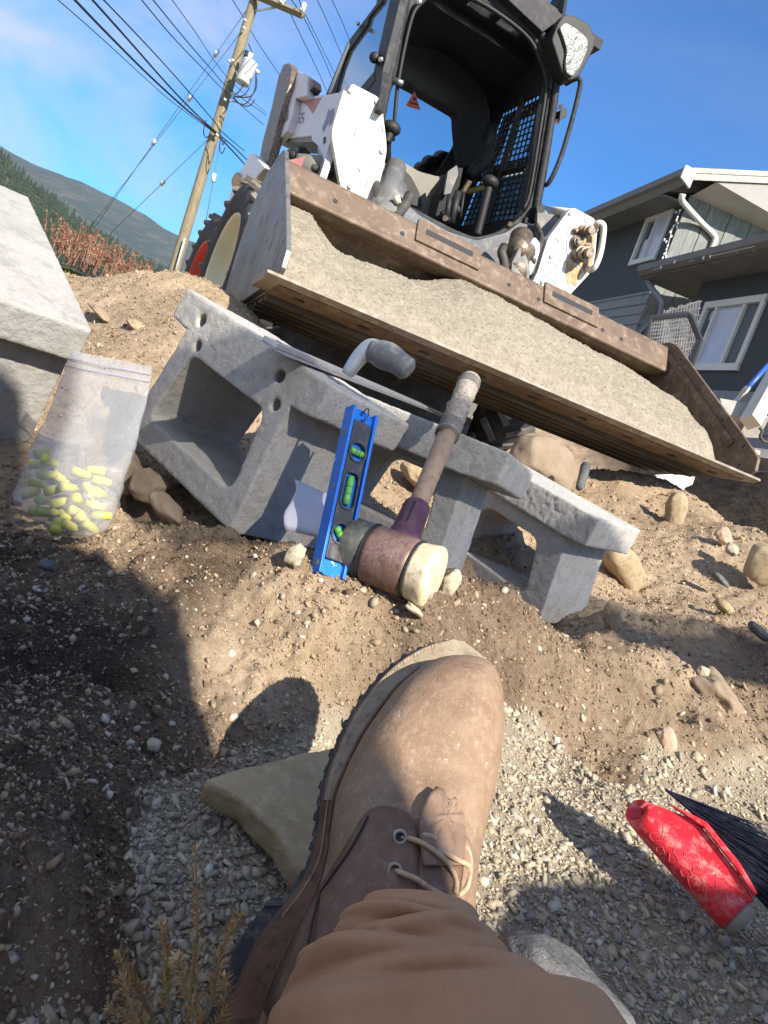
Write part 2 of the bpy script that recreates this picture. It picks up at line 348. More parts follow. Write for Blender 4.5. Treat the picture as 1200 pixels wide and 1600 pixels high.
def gz(X, fine=True):
    X = np.asarray(X, float); r_ = np.hypot(X[:, 0], X[:, 1]); z = np.empty(len(X))
    nr = r_ < 8
    zn = tps(X[nr]); xx = X[nr]; rn = r_[nr]
    # beyond the dig the grade is a slope that climbs to the houses on the right
    far = .45 + .035*np.clip(X[:, 1], 0, 40) + .06*np.clip(X[:, 0], -3, 14)
    far = np.where(r_ > 60, far + 0*r_, far)
    t = np.clip((rn-4.3)/2.5, 0, 1); t = t*t*(3-2*t)
    z[:] = far; z[nr] = zn*(1-t)+far[nr]*t
    if fine:
        g = gravelness(X)
        n1 = fbm(X*3.1, 4, 3)*.012 + fbm(X*13, 4, 8, .55)*.0085; rd = 1-np.abs(fbm(X*24, 3, 21)); n1 = n1 + np.clip(rd-.7, 0, 1)*-.012
        cl = fbm(X*45, 4, 31, .6); n1 = n1 + np.where(cl > 0, cl, cl*.4)*.0065 + np.clip(fbm(X*80, 3, 36)-.1, 0, 1)*.0035
        lf = np.clip((-.04-X[:, 0])/.1, 0, 1)*np.clip((.98-X[:, 1])/.08, 0, 1); q_ = fbm(X*11, 4, 91, .6); n1 = n1 + lf*(np.where(q_ > 0, q_*.016, q_*.008))
        for hx, hy, hr, hd in HOLES: n1 = n1 - hd*np.exp(-(((X[:, 0]-hx)**2+(X[:, 1]-hy)**2)/hr**2)**1.5)
        n2 = fbm(X*7, 4, 13)*.006
        z = z + np.where(r_ < 9, n1*(1-g)+n2*g, fbm(X*.3, 3, 4)*.05)*np.clip((60-r_)/50, 0, 1)
    return z
def gz1(x, y): return float(gz(np.array([[x, y]]))[0])
M_ground = None
def ground_material():
    m = bpy.data.materials.new('dug_earth'); m.use_nodes = True; n = m.node_tree; b = n.nodes['Principled BSDF']; k = n.links.new
    tc = n.nodes.new('ShaderNodeTexCoord')
    def noise(sc, d=6, r=.6):
        t = n.nodes.new('ShaderNodeTexNoise'); t.inputs['Scale'].default_value = sc; t.inputs['Detail'].default_value = d; t.inputs['Roughness'].default_value = r; k(tc.outputs['Object'], t.inputs['Vector']); return t.outputs[0]
    def rmp(x, lo, hi):
        t = n.nodes.new('ShaderNodeMapRange'); k(x, t.inputs[0]); t.inputs[1].default_value = lo; t.inputs[2].default_value = hi; return t.outputs[0]
    def mix(f, a, bb):
        t = n.nodes.new('ShaderNodeMix'); t.data_type = 'RGBA'; k(f, t.inputs[0])
        for s, i in ((a, 6), (bb, 7)):
            if hasattr(s, 'links'): k(s, t.inputs[i])
            else: t.inputs[i].default_value = (*s, 1)
        return t.outputs[2]
    def attr(nm):
        t = n.nodes.new('ShaderNodeAttribute'); t.attribute_name = nm; return t.outputs['Fac']
    dry = mix(rmp(noise(9), .35, .65), (.40, .30, .195), (.50, .385, .265))
    dry = mix(rmp(noise(60, 4), .45, .7), dry, (.30, .22, .14))
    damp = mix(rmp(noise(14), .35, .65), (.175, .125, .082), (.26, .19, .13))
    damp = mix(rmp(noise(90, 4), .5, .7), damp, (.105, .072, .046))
    grav = mix(rmp(noise(30), .35, .65), (.33, .27, .19), (.42, .355, .26))
    top = mix(rmp(noise(20), .35, .65), (.010, .008, .007), (.024, .019, .015))  # near-black soil tone standing in for shade
    grass = mix(rmp(noise(.35), .4, .6), (.10, .105, .045), (.19, .165, .075))
    c = mix(attr('damp'), dry, damp); c = mix(attr('gravel'), c, grav); c = mix(attr('shaded_soil'), c, top); c = mix(attr('grass'), c, grass)
    # pale grit
    c = mix(rmp(noise(420, 2), .66, .69), c, (.45, .4, .33))
    k(c, b.inputs['Base Color']); b.inputs['Roughness'].default_value = .97; b.inputs['Specular IOR Level'].default_value = .15
    last = None
    for st, sc in ((.007, 38), (.0045, 120), (.0025, 380)):
        bp = n.nodes.new('ShaderNodeBump'); bp.inputs['Distance'].default_value = st; k(noise(sc, 6, .7), bp.inputs['Height'])
        if last: k(last, bp.inputs['Normal'])
        last = bp.outputs[0]
    k(last, b.inputs['Normal'])
    return m
M_ground = ground_material()
def damp_shade_mask(X):
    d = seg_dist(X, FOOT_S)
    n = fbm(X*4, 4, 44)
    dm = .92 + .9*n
    # damp cut banks, left one darkened for shade; lens lightened where sun falls
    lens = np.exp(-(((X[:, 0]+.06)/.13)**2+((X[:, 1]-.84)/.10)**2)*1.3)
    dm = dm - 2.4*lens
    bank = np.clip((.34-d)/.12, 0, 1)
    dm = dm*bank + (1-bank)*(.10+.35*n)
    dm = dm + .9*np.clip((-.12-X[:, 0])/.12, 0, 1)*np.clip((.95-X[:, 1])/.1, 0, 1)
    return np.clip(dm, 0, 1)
def build_ground():
    ang = np.concatenate([np.linspace(-60, 66, 560), np.linspace(72, 294, 38)]); ang = np.radians(ang)
    rr = [.12]
    while rr[-1] < 9: rr.append(rr[-1]*(1+.0058 if rr[-1] > .28 else 1.03))
    while rr[-1] < 5200: rr.append(rr[-1]*1.16)
    rr = np.array(rr); A_, R_ = np.meshgrid(ang, rr); na, nr_ = len(ang), len(rr)
    X = np.c_[(R_*np.sin(A_)).ravel(), (R_*np.cos(A_)).ravel()]
    z = gz(X); V = np.c_[X, z]
    V = np.vstack([V, [0, 0, z[:na].mean()]])
    i, j = np.meshgrid(np.arange(nr_-1), np.arange(na), indexing='ij'); j2 = (j+1) % na
    F = np.c_[(i*na+j).ravel(), (i*na+j2).ravel(), ((i+1)*na+j2).ravel(), ((i+1)*na+j).ravel()][:, ::-1]
    me = bpy.data.meshes.new('ground'); me.vertices.add(len(V)); me.vertices.foreach_set('co', V.ravel())
    tri = np.array([(j_, (j_+1) % na, len(V)-1) for j_ in range(na)])
    loops = np.concatenate([F.ravel(), tri.ravel()]); me.loops.add(len(loops)); me.loops.foreach_set('vertex_index', loops)
    st = np.concatenate([np.arange(0, F.size, 4), F.size+np.arange(0, tri.size, 3)]); tt = np.concatenate([np.full(len(F), 4), np.full(len(tri), 3)])
    me.polygons.add(len(st)); me.polygons.foreach_set('loop_start', st); me.polygons.foreach_set('loop_total', tt); me.update(calc_edges=True)
    XX = V[:, :2]; r_ = np.hypot(XX[:, 0], XX[:, 1])
    g = gravelness(XX)
    dmp = np.zeros(len(XX)); nn = r_ < 3; dmp[nn] = damp_shade_mask(XX[nn])
    ts = np.clip((XX[:, 1]-2.75-.25*np.abs(XX[:, 0]-1.9))/.25, 0, 1)*np.clip((XX[:, 0]-.9)/.3, 0, 1)*np.clip((6-r_)/1.0, 0, 1)  # right cut bank painted near-black in place of shade
    gs = np.clip((r_-9)/3, 0, 1)
    lfm = np.clip((-.10-XX[:, 0])/.12, 0, 1)*np.clip((1.02-XX[:, 1])/.1, 0, 1); ts = np.maximum(ts, lfm*np.clip(.30+1.3*fbm(XX*7, 4, 51), 0, .75))  # left bank colour darkened as well, for its shade
    for nm, arr in (('gravel', g), ('damp', dmp), ('shaded_soil', ts), ('grass', gs)):  # damp also carries the sun lens; the dark soil mask is painted shade
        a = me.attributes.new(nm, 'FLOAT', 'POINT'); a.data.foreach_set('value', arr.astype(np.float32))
    me.polygons.foreach_set('use_smooth', [True]*len(me.polygons))
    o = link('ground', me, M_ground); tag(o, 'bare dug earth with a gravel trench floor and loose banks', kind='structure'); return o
build_ground()

# ------------------------------------------------------------ loose stones
def ico(sub=1):
    bm = bmesh.new(); bmesh.ops.create_icosphere(bm, subdivisions=sub, radius=1); V = np.array([v.co[:] for v in bm.verts]); F = np.array([[v.index for v in f.verts] for f in bm.faces]); bm.free(); return V, F
ICO1, ICO2, ICO3 = ico(1), ico(2), ico(4)
def chip_variants(n, angular=.35, seed=1):
    r_ = np.random.default_rng(seed); out = []
    base = np.array([[1, 1, 1], [1, 1, -1], [1, -1, 1], [1, -1, -1], [-1, 1, 1], [-1, 1, -1], [-1, -1, 1], [-1, -1, -1]], float)*.62
    Fq = [(0, 2, 3, 1), (4, 5, 7, 6), (0, 1, 5, 4), (2, 6, 7, 3), (0, 4, 6, 2), (1, 3, 7, 5)]
    F = np.array([t for q in Fq for t in ((q[0], q[1], q[2]), (q[0], q[2], q[3]))])
    for i in range(n):
        V = base*(1+r_.uniform(-angular, angular, base.shape)); V = V*np.array([1, r_.uniform(.45, .85), r_.uniform(.16, .42)]); out.append((V, F))
    return out
def pebble_variants(n, seed=2):
    out = []
    for i in range(n):
        V = ICO1[0].copy(); V = V*(1+.22*vnoise(V*1.4+7*i, i))[:, None]*np.array([1, .75, .55]); out.append((V, ICO1[1]))
    return out
def rand_rot(n, tilt):
    a = rng.uniform(0, 2*np.pi, n); t = rng.normal(0, tilt, n); t2 = rng.normal(0, tilt, n)
    ca, sa = np.cos(a), np.sin(a); Rz = np.zeros((n, 3, 3)); Rz[:, 0, 0] = ca; Rz[:, 0, 1] = -sa; Rz[:, 1, 0] = sa; Rz[:, 1, 1] = ca; Rz[:, 2, 2] = 1
    Rx = np.zeros((n, 3, 3)); Rx[:, 0, 0] = 1; Rx[:, 1, 1] = np.cos(t); Rx[:, 1, 2] = -np.sin(t); Rx[:, 2, 1] = np.sin(t); Rx[:, 2, 2] = np.cos(t)
    Ry = np.zeros((n, 3, 3)); Ry[:, 1, 1] = 1; Ry[:, 0, 0] = np.cos(t2); Ry[:, 0, 2] = np.sin(t2); Ry[:, 2, 0] = -np.sin(t2); Ry[:, 2, 2] = np.cos(t2)
    return Rx@Ry@Rz
def scatter(name, P, size, variants, m, label, tilt=.5, tints=None, normal=None):
    n = len(P); RR = rand_rot(n, tilt); kind = rng.integers(0, len(variants), n); VV = []; FF = []; TT = []; off = 0
    for v in range(len(variants)):
        idx = np.where(kind == v)[0]
        if not len(idx): continue
        Vt, Ft = variants[v]; nv = len(Vt)
        W_ = np.einsum('nij,vj->nvi', RR[idx], Vt)*size[idx][:, None, None] + P[idx][:, None, :]
        VV.append(W_.reshape(-1, 3)); FF.append((Ft[None]+(np.arange(len(idx))*nv)[:, None, None]).reshape(-1, 3)+off); off += len(idx)*nv
        if tints is not None: TT.append(np.repeat(tints[idx], nv, axis=0))
    V = np.vstack(VV); F = np.vstack(FF)
    me = bpy.data.meshes.new(name); me.vertices.add(len(V)); me.vertices.foreach_set('co', V.ravel()); me.loops.add(F.size); me.loops.foreach_set('vertex_index', F.ravel())
    me.polygons.add(len(F)); me.polygons.foreach_set('loop_start', np.arange(0, F.size, 3)); me.polygons.foreach_set('loop_total', np.full(len(F), 3)); me.update(calc_edges=True)
    if tints is not None:
        T = np.vstack(TT); a = me.attributes.new('tint', 'FLOAT_COLOR', 'POINT'); a.data.foreach_set('color', np.c_[T, np.ones(len(T))].astype(np.float32).ravel())
    o = link(name, me, m); tag(o, label, kind='stuff'); return o
M_chip = mat('gravel_chip_stone', (1, 1, 1), (.82, .82, .8), ns=60, rough=.9, bump=.0006, bs=500, attr='tint', spec=.25)
def polar_pts(n, r0, r1, a0, a1, pw=1.0):
    u = rng.uniform(0, 1, n); r_ = r0*(r1/r0)**(u**pw); a = np.radians(rng.uniform(a0, a1, n)); return np.c_[r_*np.sin(a), r_*np.cos(a)]
def tints_of(n, pal, wts, jit=.15):
    pal = np.array(pal); k_ = rng.choice(len(pal), n, p=np.array(wts)/sum(wts)); return np.clip(pal[k_]*(1+rng.uniform(-jit, jit, (n, 1))), 0, 1)
GPAL = [(.47, .41, .31), (.40, .345, .26), (.53, .47, .37), (.44, .37, .26), (.33, .30, .245), (.58, .53, .43)]
chips = chip_variants(10); pebs = pebble_variants(8)
X = polar_pts(135000, .3, 1.9, -32, 55); g = gravelness(X); X = X[rng.uniform(0, 1, len(X)) < g]
r_ = np.hypot(*X.T); sz = np.clip(rng.lognormal(math.log(.0022), .62, len(X)), .0008, .0105)*np.clip(.7+.35*r_, .8, 1.2)
P = np.c_[X, gz(X)+sz*.15]
scatter('gravel', P, sz, chips, M_chip, 'crushed grey gravel spread over the trench floor', .6, tints_of(len(X), GPAL, [4, 4, 2, 2, 3, 1]))
DPAL = [(.40, .30, .20), (.30, .225, .15), (.42, .345, .25), (.54, .48, .39), (.17, .115, .075), (.36, .26, .18)]
X = polar_pts(68000, .3, 3.4, -36, 58); g = gravelness(X); X = X[(g < .5)]
cl = fbm(X*6, 3, 61); X = X[rng.uniform(-.5, 1.1, len(X)) < cl+.35]
r_ = np.hypot(*X.T); sz = np.clip(rng.lognormal(math.log(.0023), .5, len(X)), .0009, .011)*np.clip(.55+.45*r_, .6, 1.7)
P = np.c_[X, gz(X)+sz*.1]
scatter('soil_crumbs', P, sz, chips[:5]+pebs[:4], M_chip, 'small clods and grit lying on the earth banks', .8, tints_of(len(X), DPAL, [5, 4, 2, 1, 2, 2]))
TET = [(np.array([[1, 0, -.4], [-.5, .8, -.4], [-.5, -.8, -.4], [0, 0, .7]])*(1+np.random.default_rng(i).uniform(-.35, .35, (4, 3))), np.array([[0, 2, 1], [0, 1, 3], [1, 2, 3], [2, 0, 3]])) for i in range(8)]
X = polar_pts(190000, .3, 2.9, -34, 56); g = gravelness(X); X = X[g < .6]; cl = fbm(X*9, 3, 62); X = X[rng.uniform(-.6, 1.0, len(X)) < cl+.25]
r_ = np.hypot(*X.T); sz = np.clip(rng.lognormal(math.log(.0015), .4, len(X)), .0007, .005)*np.clip(.5+.6*r_, .6, 2.0); P = np.c_[X, gz(X)+sz*.25]
dm_ = damp_shade_mask(X); tn = (np.array([(.40, .30, .20)])*(1-dm_[:, None])+np.array([(.17, .12, .08)])*dm_[:, None])*(1+rng.uniform(-.25, .3, (len(X), 1)))  # crumb tint follows the painted sun lens and darkened banks
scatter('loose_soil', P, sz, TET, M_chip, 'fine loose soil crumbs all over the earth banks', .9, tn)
X = polar_pts(230, .45, 3.0, -34, 55); g = gravelness(X); X = X[(g < .5)]
sz = np.clip(rng.lognormal(math.log(.0052), .45, len(X)), .003, .016)*np.clip(.6+.4*np.hypot(*X.T), .6, 1.6); P = np.c_[X, gz(X)-sz*.05]
scatter('pebbles', P, sz, pebs, M_chip, 'rounded pebbles sticking out of the earth banks', .5, tints_of(len(X), [(.42, .38, .31), (.30, .26, .2), (.5, .47, .42), (.36, .24, .17)], [3, 3, 1, 1]))

# ------------------------------------------------------------ single stones
M_st = {}
M_st['tan'] = mat('tan_stone', (.31, .235, .14), (.40, .31, .19), (.22, .165, .10), ns=18, rough=.85, bump=.0015, bs=60, bump2=.0006, bs2=300)
M_st['brown'] = mat('brown_stone', (.22, .165, .11), (.30, .23, .16), ns=15, rough=.9, bump=.002, bs=50)
M_st['grey'] = mat('grey_stone', (.12, .12, .118), (.17, .17, .168), (.085, .085, .085), ns=25, rough=1, bump=.005, bs=60, bump2=.0015, bs2=260, spk=(.26, .26, .26), spks=180, spka=.0, spec=.1, det=10)
M_st['pink'] = mat('pinkish_stone', (.42, .28, .19), (.48, .36, .27), ns=25, rough=.8, bump=.001, bs=90)
M_st['pale'] = mat('pale_stone', (.38, .33, .24), (.46, .41, .31), (.28, .23, .16), ns=25, rough=.8, bump=.001, bs=120)
M_st['olive'] = mat('olive_sandstone', (.34, .25, .135), (.44, .335, .20), (.46, .36, .23), ns=22, rough=.9, bump=.0045, bs=38, bump2=.0007, bs2=350)
def stone(label, px, py, d, size, m='tan', rot=(0, 0, 0), seed=1, rough=.16, sink=None, name='stone', blocky=.12):
    V = ICO3[0].copy(); r0 = np.random.default_rng(seed)
    for _ in range(7):      # worn flat facets
        n_ = r0.normal(0, 1, 3); n_ /= np.linalg.norm(n_); dd = V@n_; cut = r0.uniform(.72, .9); V = V-np.clip(dd-cut, 0, None)[:, None]*n_*.85
    if blocky: q = np.abs(V)**(1-blocky)*np.sign(V); V = q/np.abs(q).max()
    V = V*(1+rough*fbm(V*1.1+seed*9.1, 3, seed)+.25*rough*fbm(V*4+seed, 3, seed+5))[:, None]*np.array(size)
    M_ = np.array(Matrix.Rotation(R(rot[2]), 3, 'Z') @ Matrix.Rotation(R(rot[1]), 3, 'Y') @ Matrix.Rotation(R(rot[0]), 3, 'X')); V = V@M_.T
    c = (hit(px, py) if d is None else at(px, py, d)); V = V + c
    o = mesh(name, V, ICO3[1], M_st[m], world=True, smooth=True); tag(o, label, 'stone'); return o
stone('large tan rounded boulder in the earth beyond the right end of the block row', 976, 889, 1.93, (.078, .04, .042), 'tan', (0, 34, 20), 3, .10, blocky=.3)
stone('big smooth tan boulder half cut off by the right picture edge', 1196, 882, 2.0, (.052, .05, .055), 'tan', (0, 0, 0), 5, .1)
stone('long ochre rock set upright in the sunlit mound right of the bucket', 1056, 798, 2.45, (.034, .03, .06), 'tan', (0, -14, 0), 8, .15, blocky=.2)
stone('large grey-tan boulder sitting in the shade under the loader bucket', 850, 728, 2.2, (.115, .08, .075), 'brown', (0, 20, 20), 11, .10)
stone('pale egg-shaped stone at the mouth of the dark slot on the right mound', 1143, 858, 2.1, (.02, .014, .018), 'pale', (0, 20, 0), 4)
stone('pinkish rounded stone on the crest of the right mound', 1131, 838, 2.2, (.028, .02, .024), 'pink', (0, 30, 0), 14)
stone('flat pale shard on end in the shadow beside the last block', 955, 963, 1.36, (.017, .008, .03), 'tan', (0, -20, 0), 15, .25)
stone('pale rounded stone wedged against the white end of the mallet', 702, 911, .97, (.0125, .012, .02), 'pale', (0, 10, 0), 6, .14)
stone('small flat stone under the lower rim of the mallet', 648, 953, .905, (.013, .010, .005), 'pale', (0, 20, 0), 16, .2)
stone('pale lump of stone at the foot of the blue level', 461, 869, .915, (.013, .012, .018), 'pale', (0, 15, 0), 17, .2)
stone('rounded brown cobble in the hollow beneath the first block', 232, 762, 1.16, (.032, .03, .028), 'brown', (0, 0, 0), 18)
stone('brown cobble at the left side of the hollow beside the bag', 200, 742, 1.2, (.03, .03, .036), 'brown', (0, 20, 0), 19)
stone('low brown cobble under the lower edge of the first block', 262, 796, 1.08, (.03, .025, .016), 'brown', (0, 30, 0), 20)
stone('flat pale rock in the mound behind the first block', 215, 512, 1.87, (.03, .02, .014), 'tan', (0, 20, 0), 22)
stone('thin dark slab sticking out of the mound above the bag', 160, 492, 1.95, (.035, .03, .012), 'brown', (0, 25, 10), 23, .25)
stone('smooth brown cobble leaning in the earth at the top of the gravel patch', 1042, 1158, 1.12, (.014, .012, .022), 'pink', (0, -25, 0), 24)
stone('pale pebble on the crumbling lump of the right bank', 1099, 1050, 1.24, (.0105, .009, .009), 'pale', (0, 0, 0), 25)
stone('pale pebble below the crumbling lump of the right bank', 1124, 1134, 1.2, (.012, .01, .008), 'pale', (0, 0, 0), 26)
stone('crumbling brown earth lump with a broken rim on the right bank', 1120, 1086, 1.235, (.058, .05, .03), 'brown', (0, 28, 0), 27, .3, name='earth_clod')
stone('grey stone lying in the soil near the lower right boulder', 1185, 985, 1.6, (.03, .02, .012), 'grey', (0, 20, 0), 28)
stone('bluish grey flat stone in the sunlit soil right of the tan boulder', 1124, 905, 1.95, (.028, .02, .01), 'grey', (0, 20, 0), 33)
stone('small rounded stone at the right edge of the sunlit soil', 1133, 948, 1.75, (.026, .018, .013), 'tan', (0, 20, 0), 34)
stone('rough grey granite rock at the bottom edge beside the trouser leg', 868, 1575, .43, (.048, .04, .03), 'grey', (0, 18, 10), 29, .14)
stone('brownish grey cobble just below the mound crest under the bucket', 760, 775, 1.72, (.03, .03, .02), 'tan', (0, 0, 0), 30)
stone('rounded stone seen through the gap between the first two blocks', 650, 742, 1.7, (.045, .03, .022), 'tan', (0, 20, 0), 35)
stone('small blue-grey pebble on the shaded left bank', 72, 883, .85, (.009, .008, .007), 'grey', (0, 0, 0), 31)
stone('pale pebble at the left edge of the gravel', 241, 1164, .66, (.007, .006, .006), 'pale', (0, 0, 0), 32)
# flat brown flagstone under the boot's left side
def flagstone():
    px = [(318, 1222), (345, 1207), (400, 1192), (455, 1180), (510, 1168), (560, 1170), (570, 1300), (520, 1365), (486, 1372), (470, 1366), (440, 1310), (400, 1272), (372, 1246)]
    n_ = np.array([.12, -.30, .95]); n_ /= np.linalg.norm(n_); p0 = zlev(480, 1280, .022); T = [onplane(x, y, p0, n_) for x, y in px]
    e1 = T[6]-T[0]; e1 -= n_*(e1@n_); e1 /= np.linalg.norm(e1); e2 = np.cross(n_, e1); o_ = T[0]
    lp = [((t-o_)@e1, (t-o_)@e2) for t in T]
    V, F = prism([rounded(lp, .006, 2)], .026, .003); Mw = np.column_stack([e1, e2, n_]); V = V-[0, 0, .026]
    o = mesh('flat_rock', V@Mw.T+o_, F, M_st['olive'], world=True); voxel(o, .0026, .0016, 60, 3); tag(o, 'flat tan slab of rock on the gravel left of the boot', 'stone')
flagstone()

# ============================================================ CONCRETE BLOCKS
def rvmat(rv):
    rv = np.array(rv, float); th = np.linalg.norm(rv); k_ = rv/th; K = np.array([[0, -k_[2], k_[1]], [k_[2], 0, -k_[0]], [-k_[1], k_[0], 0]])
    return np.eye(3)+math.sin(th)*K+(1-math.cos(th))*K@K
def block(label, rv, pos, dims, m, lipf=0., seed=1, left_ear=True, holes=True, size=.0028):
    """hollow retaining-wall block lying on its side; local x along the face slab, y down, z along the core"""
    Lb, ts, T, ins, wb, D, ct, bs, tp = dims
    Mr = Matrix(rvmat(rv).tolist()); base = np.array(pos)+rvmat(rv)@np.array([Lb/2, T, D/2])
    root = empty('concrete_block', tuple(base), Mr, label=label, cat='concrete block', group='hollow concrete wall blocks')
    off = np.array([-Lb/2, -T, -D/2])
    def put(nm, V, F, sd, sz=size):
        o = mesh(nm, np.asarray(V)+off, F, m, root); voxel(o, sz, .0008, 120, sd); return o
    body = [(ins, ts-.004), (Lb-ins, ts-.004), (Lb-ins-tp, T), (ins+tp, T)]
    core = rounded([(ins+wb, ct), (Lb-ins-wb, ct), (Lb-ins-wb-tp, T-bs), (ins+wb+tp, T-bs)], .022, 4)
    slab = rounded([(0, 0), (Lb, 0), (Lb, ts), (Lb-ins, ts+.006), (ins, ts+.006), (0, ts)], [.004, .004, .006, .02, .02, .006], 3)
    hl = []; hb2 = []
    if holes:
        for hx in (ins+wb*.9, Lb-ins-wb*.9):
            hl.append(circ(hx-.012, ts*.60, .0105, 10))
    hb2 = [circ(hx+.008, ts+.016, .0095, 10) for hx in (ins+wb*.9, Lb-ins-wb*.9)] if holes and ct-ts > .028 else []
    V, F = prism([slab]+[h for h in hl if max(q[1] for q in h) < ts], D, 0); put('face_slab', V, F, seed)
    V2, F2 = prism([body, core]+hb2, D-lipf, 0); V2 = V2+[0, 0, lipf]; put('cored_body', V2, F2, seed+3)
    # mould line across the webs
    for sx in (0, 1):
        xx = ins-.001 if not sx else Lb-ins-wb
        0 and boxo('joint_line', M_black, (xx+off[0]+.004, xx+wb+off[0]-.002, T*.62+off[1], T*.62+off[1]+.0016, lipf+off[2]-.0007, lipf+off[2]+.002), root)
    return root
D1 = (.376, .051, .252, .05, .037, .2, .082, .045, -.019)
B1 = block('grey hollow block nearest the bag, with the steel trowel lying on its top slab', [-1.5112, .643, -.3172], [-.4221, 1.2078, .4553], D1, M_conc, 0, 1)
D2 = (.377, .053, .244, .062, .045, .196, .072, .045, -.006)
D2b = (.377, .055, .225, .067, .045, .189, .073, .045, -.02)
B2 = block('middle grey hollow block, the mallet handle leaning on its front edge', [-1.6182, .3719, -.2837], [-.1877, 1.3302, .3971], D2b, M_conc, .04, 11, holes=False)
D3 = (.372, .060, .246, .051, .058, .183, .100, .030, -.034)
B3 = block('grey hollow block at the far right end of the row, its tip sunlit', [-1.4067, .6816, -.488], [.1293, 1.6864, .3793], D3, M_conc, .012, 21, holes=False)
D4 = (.536, .062, .255, .032, .037, .19, .08, .045, -.003)
B4 = block('pale concrete block cut off by the left picture edge, broad face towards the sun', [-1.3207, .8588, -.2996], [-1.0187, 1.3773, .5393], D4, M_conc_s, 0, 31, holes=False)

# ============================================================ TOOLS
def frame3(o_, xdir, zhint):
    x = np.array(xdir, float); x /= np.linalg.norm(x); z = np.array(zhint, float); z = z-x*(z@x); z /= np.linalg.norm(z); y = np.cross(z, x)
    return Matrix(((x[0], y[0], z[0]), (x[1], y[1], z[1]), (x[2], y[2], z[2])))
M_blue = mat('anodised_blue', (.01, .15, .62), (.012, .18, .70), ns=8, rough=.38, metal=.05, bump=.0001, bs=300, spk=(.5, .6, .7), spks=90, spka=.0)
M_vial = mat('green_vial_fluid', (.14, .45, .08), rough=.08, coat=1, emit=None)
M_vialc = mat('clear_vial_plastic', (.75, .95, .6), rough=.05, alpha=.45, coat=1)
M_lblk = mat('scuffed_black_plastic', (.03, .031, .038), (.05, .05, .056), (.10, .10, .10), ns=20, rough=.45, bump=.0002, bs=150)
def spirit_level():
    a = at(512, 900, .925); b_ = at(566, 643, .985); x = b_-a; Ln = np.linalg.norm(x)
    Mx = frame3(a, x, CAM-a+np.array([.62, 0, .02])); root = empty('spirit_level', tuple(a), Mx, label='blue torpedo spirit level propped upright against the first block', cat='spirit level')
    # local x along the tool, z out of the vial face, y across; the broad edge faces -y or +y
    H = .037; W_ = .021
    for s, nm in ((-1, 'flange'), (1, 'flange')):
        pr = [(0, .012), (.010, .0), (Ln-.012, 0), (Ln, .010), (Ln, .0), ]
        V, F = prism([rounded([(0, -W_/2), (Ln, -W_/2), (Ln, W_/2), (0, W_/2)], .0015, 2)], .004, .0006)
        V = np.c_[V[:, 0], s*(H/2)+V[:, 2]-.002, V[:, 1]]; mesh(nm, V, F, M_blue, root)
    V, F = prism([rounded([(.0, -H/2+.009), (.010, -H/2), (Ln-.010, -H/2), (Ln, -H/2+.009), (Ln, H/2-.009), (Ln-.010, H/2), (.010, H/2), (0, H/2-.009)], .001, 1)], .006, 0); V = V-[0, 0, .003]; mesh('web', V, F, M_blue, root)
    pl = rounded([(.020, -H/2+.0045), (Ln-.018, -H/2+.0045), (Ln-.018, H/2-.0045), (.020, H/2-.0045)], .002, 2)
    hs_ = [circ(.055, 0, .0125, 20), rounded([(Ln*.5-.024, -.011), (Ln*.5+.024, -.011), (Ln*.5+.024, .011), (Ln*.5-.024, .011)], .010, 5), circ(Ln-.060, 0, .0125, 20)]
    V, F = prism([pl]+hs_, .0105, .0006); V = V-[0, 0, .002]; mesh('black_insert', V, F, M_lblk, root)
    for (cx, r_) in ((.055, .0135), (Ln-.060, .0135)):
        V, F = prism([circ(cx, 0, r_+.0012, 22), circ(cx, 0, r_-.0012, 22)], .0022, .0004); V = V+[0, 0, .0082]; mesh('vial_ring', V, F, M_lblk, root)
    V, F = prism([rounded([(Ln*.5-.026, -.0125), (Ln*.5+.026, -.0125), (Ln*.5+.026, .0125), (Ln*.5-.026, .0125)], .0115, 5), rounded([(Ln*.5-.0235, -.0105), (Ln*.5+.0235, -.0105), (Ln*.5+.0235, .0105), (Ln*.5-.0235, .0105)], .010, 5)], .0022, .0004); V = V+[0, 0, .0082]; mesh('vial_ring', V, F, M_lblk, root)
    def vial(cx, ang, ln):
        d = np.array([math.cos(ang), math.sin(ang), 0]); c = np.array([cx, 0, .0065])
        v = tubeo('vial', M_vial, [c-d*ln, c-d*ln*.5, c+d*ln*.5, c+d*ln], .0048, root, 14); cap = d*ln
        for s in (-.25, .25):
            p = c+d*ln*s*2*.5; V, F = tube([p-d*.0004, p+d*.0004], .00495, 14); mesh('mark', V, F, M_ink, v)
        return v
    vial(.055, R(45), .0095); vial(Ln*.5, 0, .019); vial(Ln-.060, R(90), .0100)
    for t in (.055, .5, .83):
        V, F = tube([(Ln*t, H/2+.0018, 0), (Ln*t, H/2+.0026, 0)], .0042, 18); mesh('magnet', V, F, M_steel, root)
    tubeo('hang_loop', M_hose, smoothpath([(Ln-.008, .002, .003), (Ln-.004, .004, .010), (Ln+.002, .0, .012), (Ln-.006, -.004, .010), (Ln-.016, -.001, .008), (Ln-.013, .001, .003)], 4), .0009, root, 6)
    return root
spirit_level()

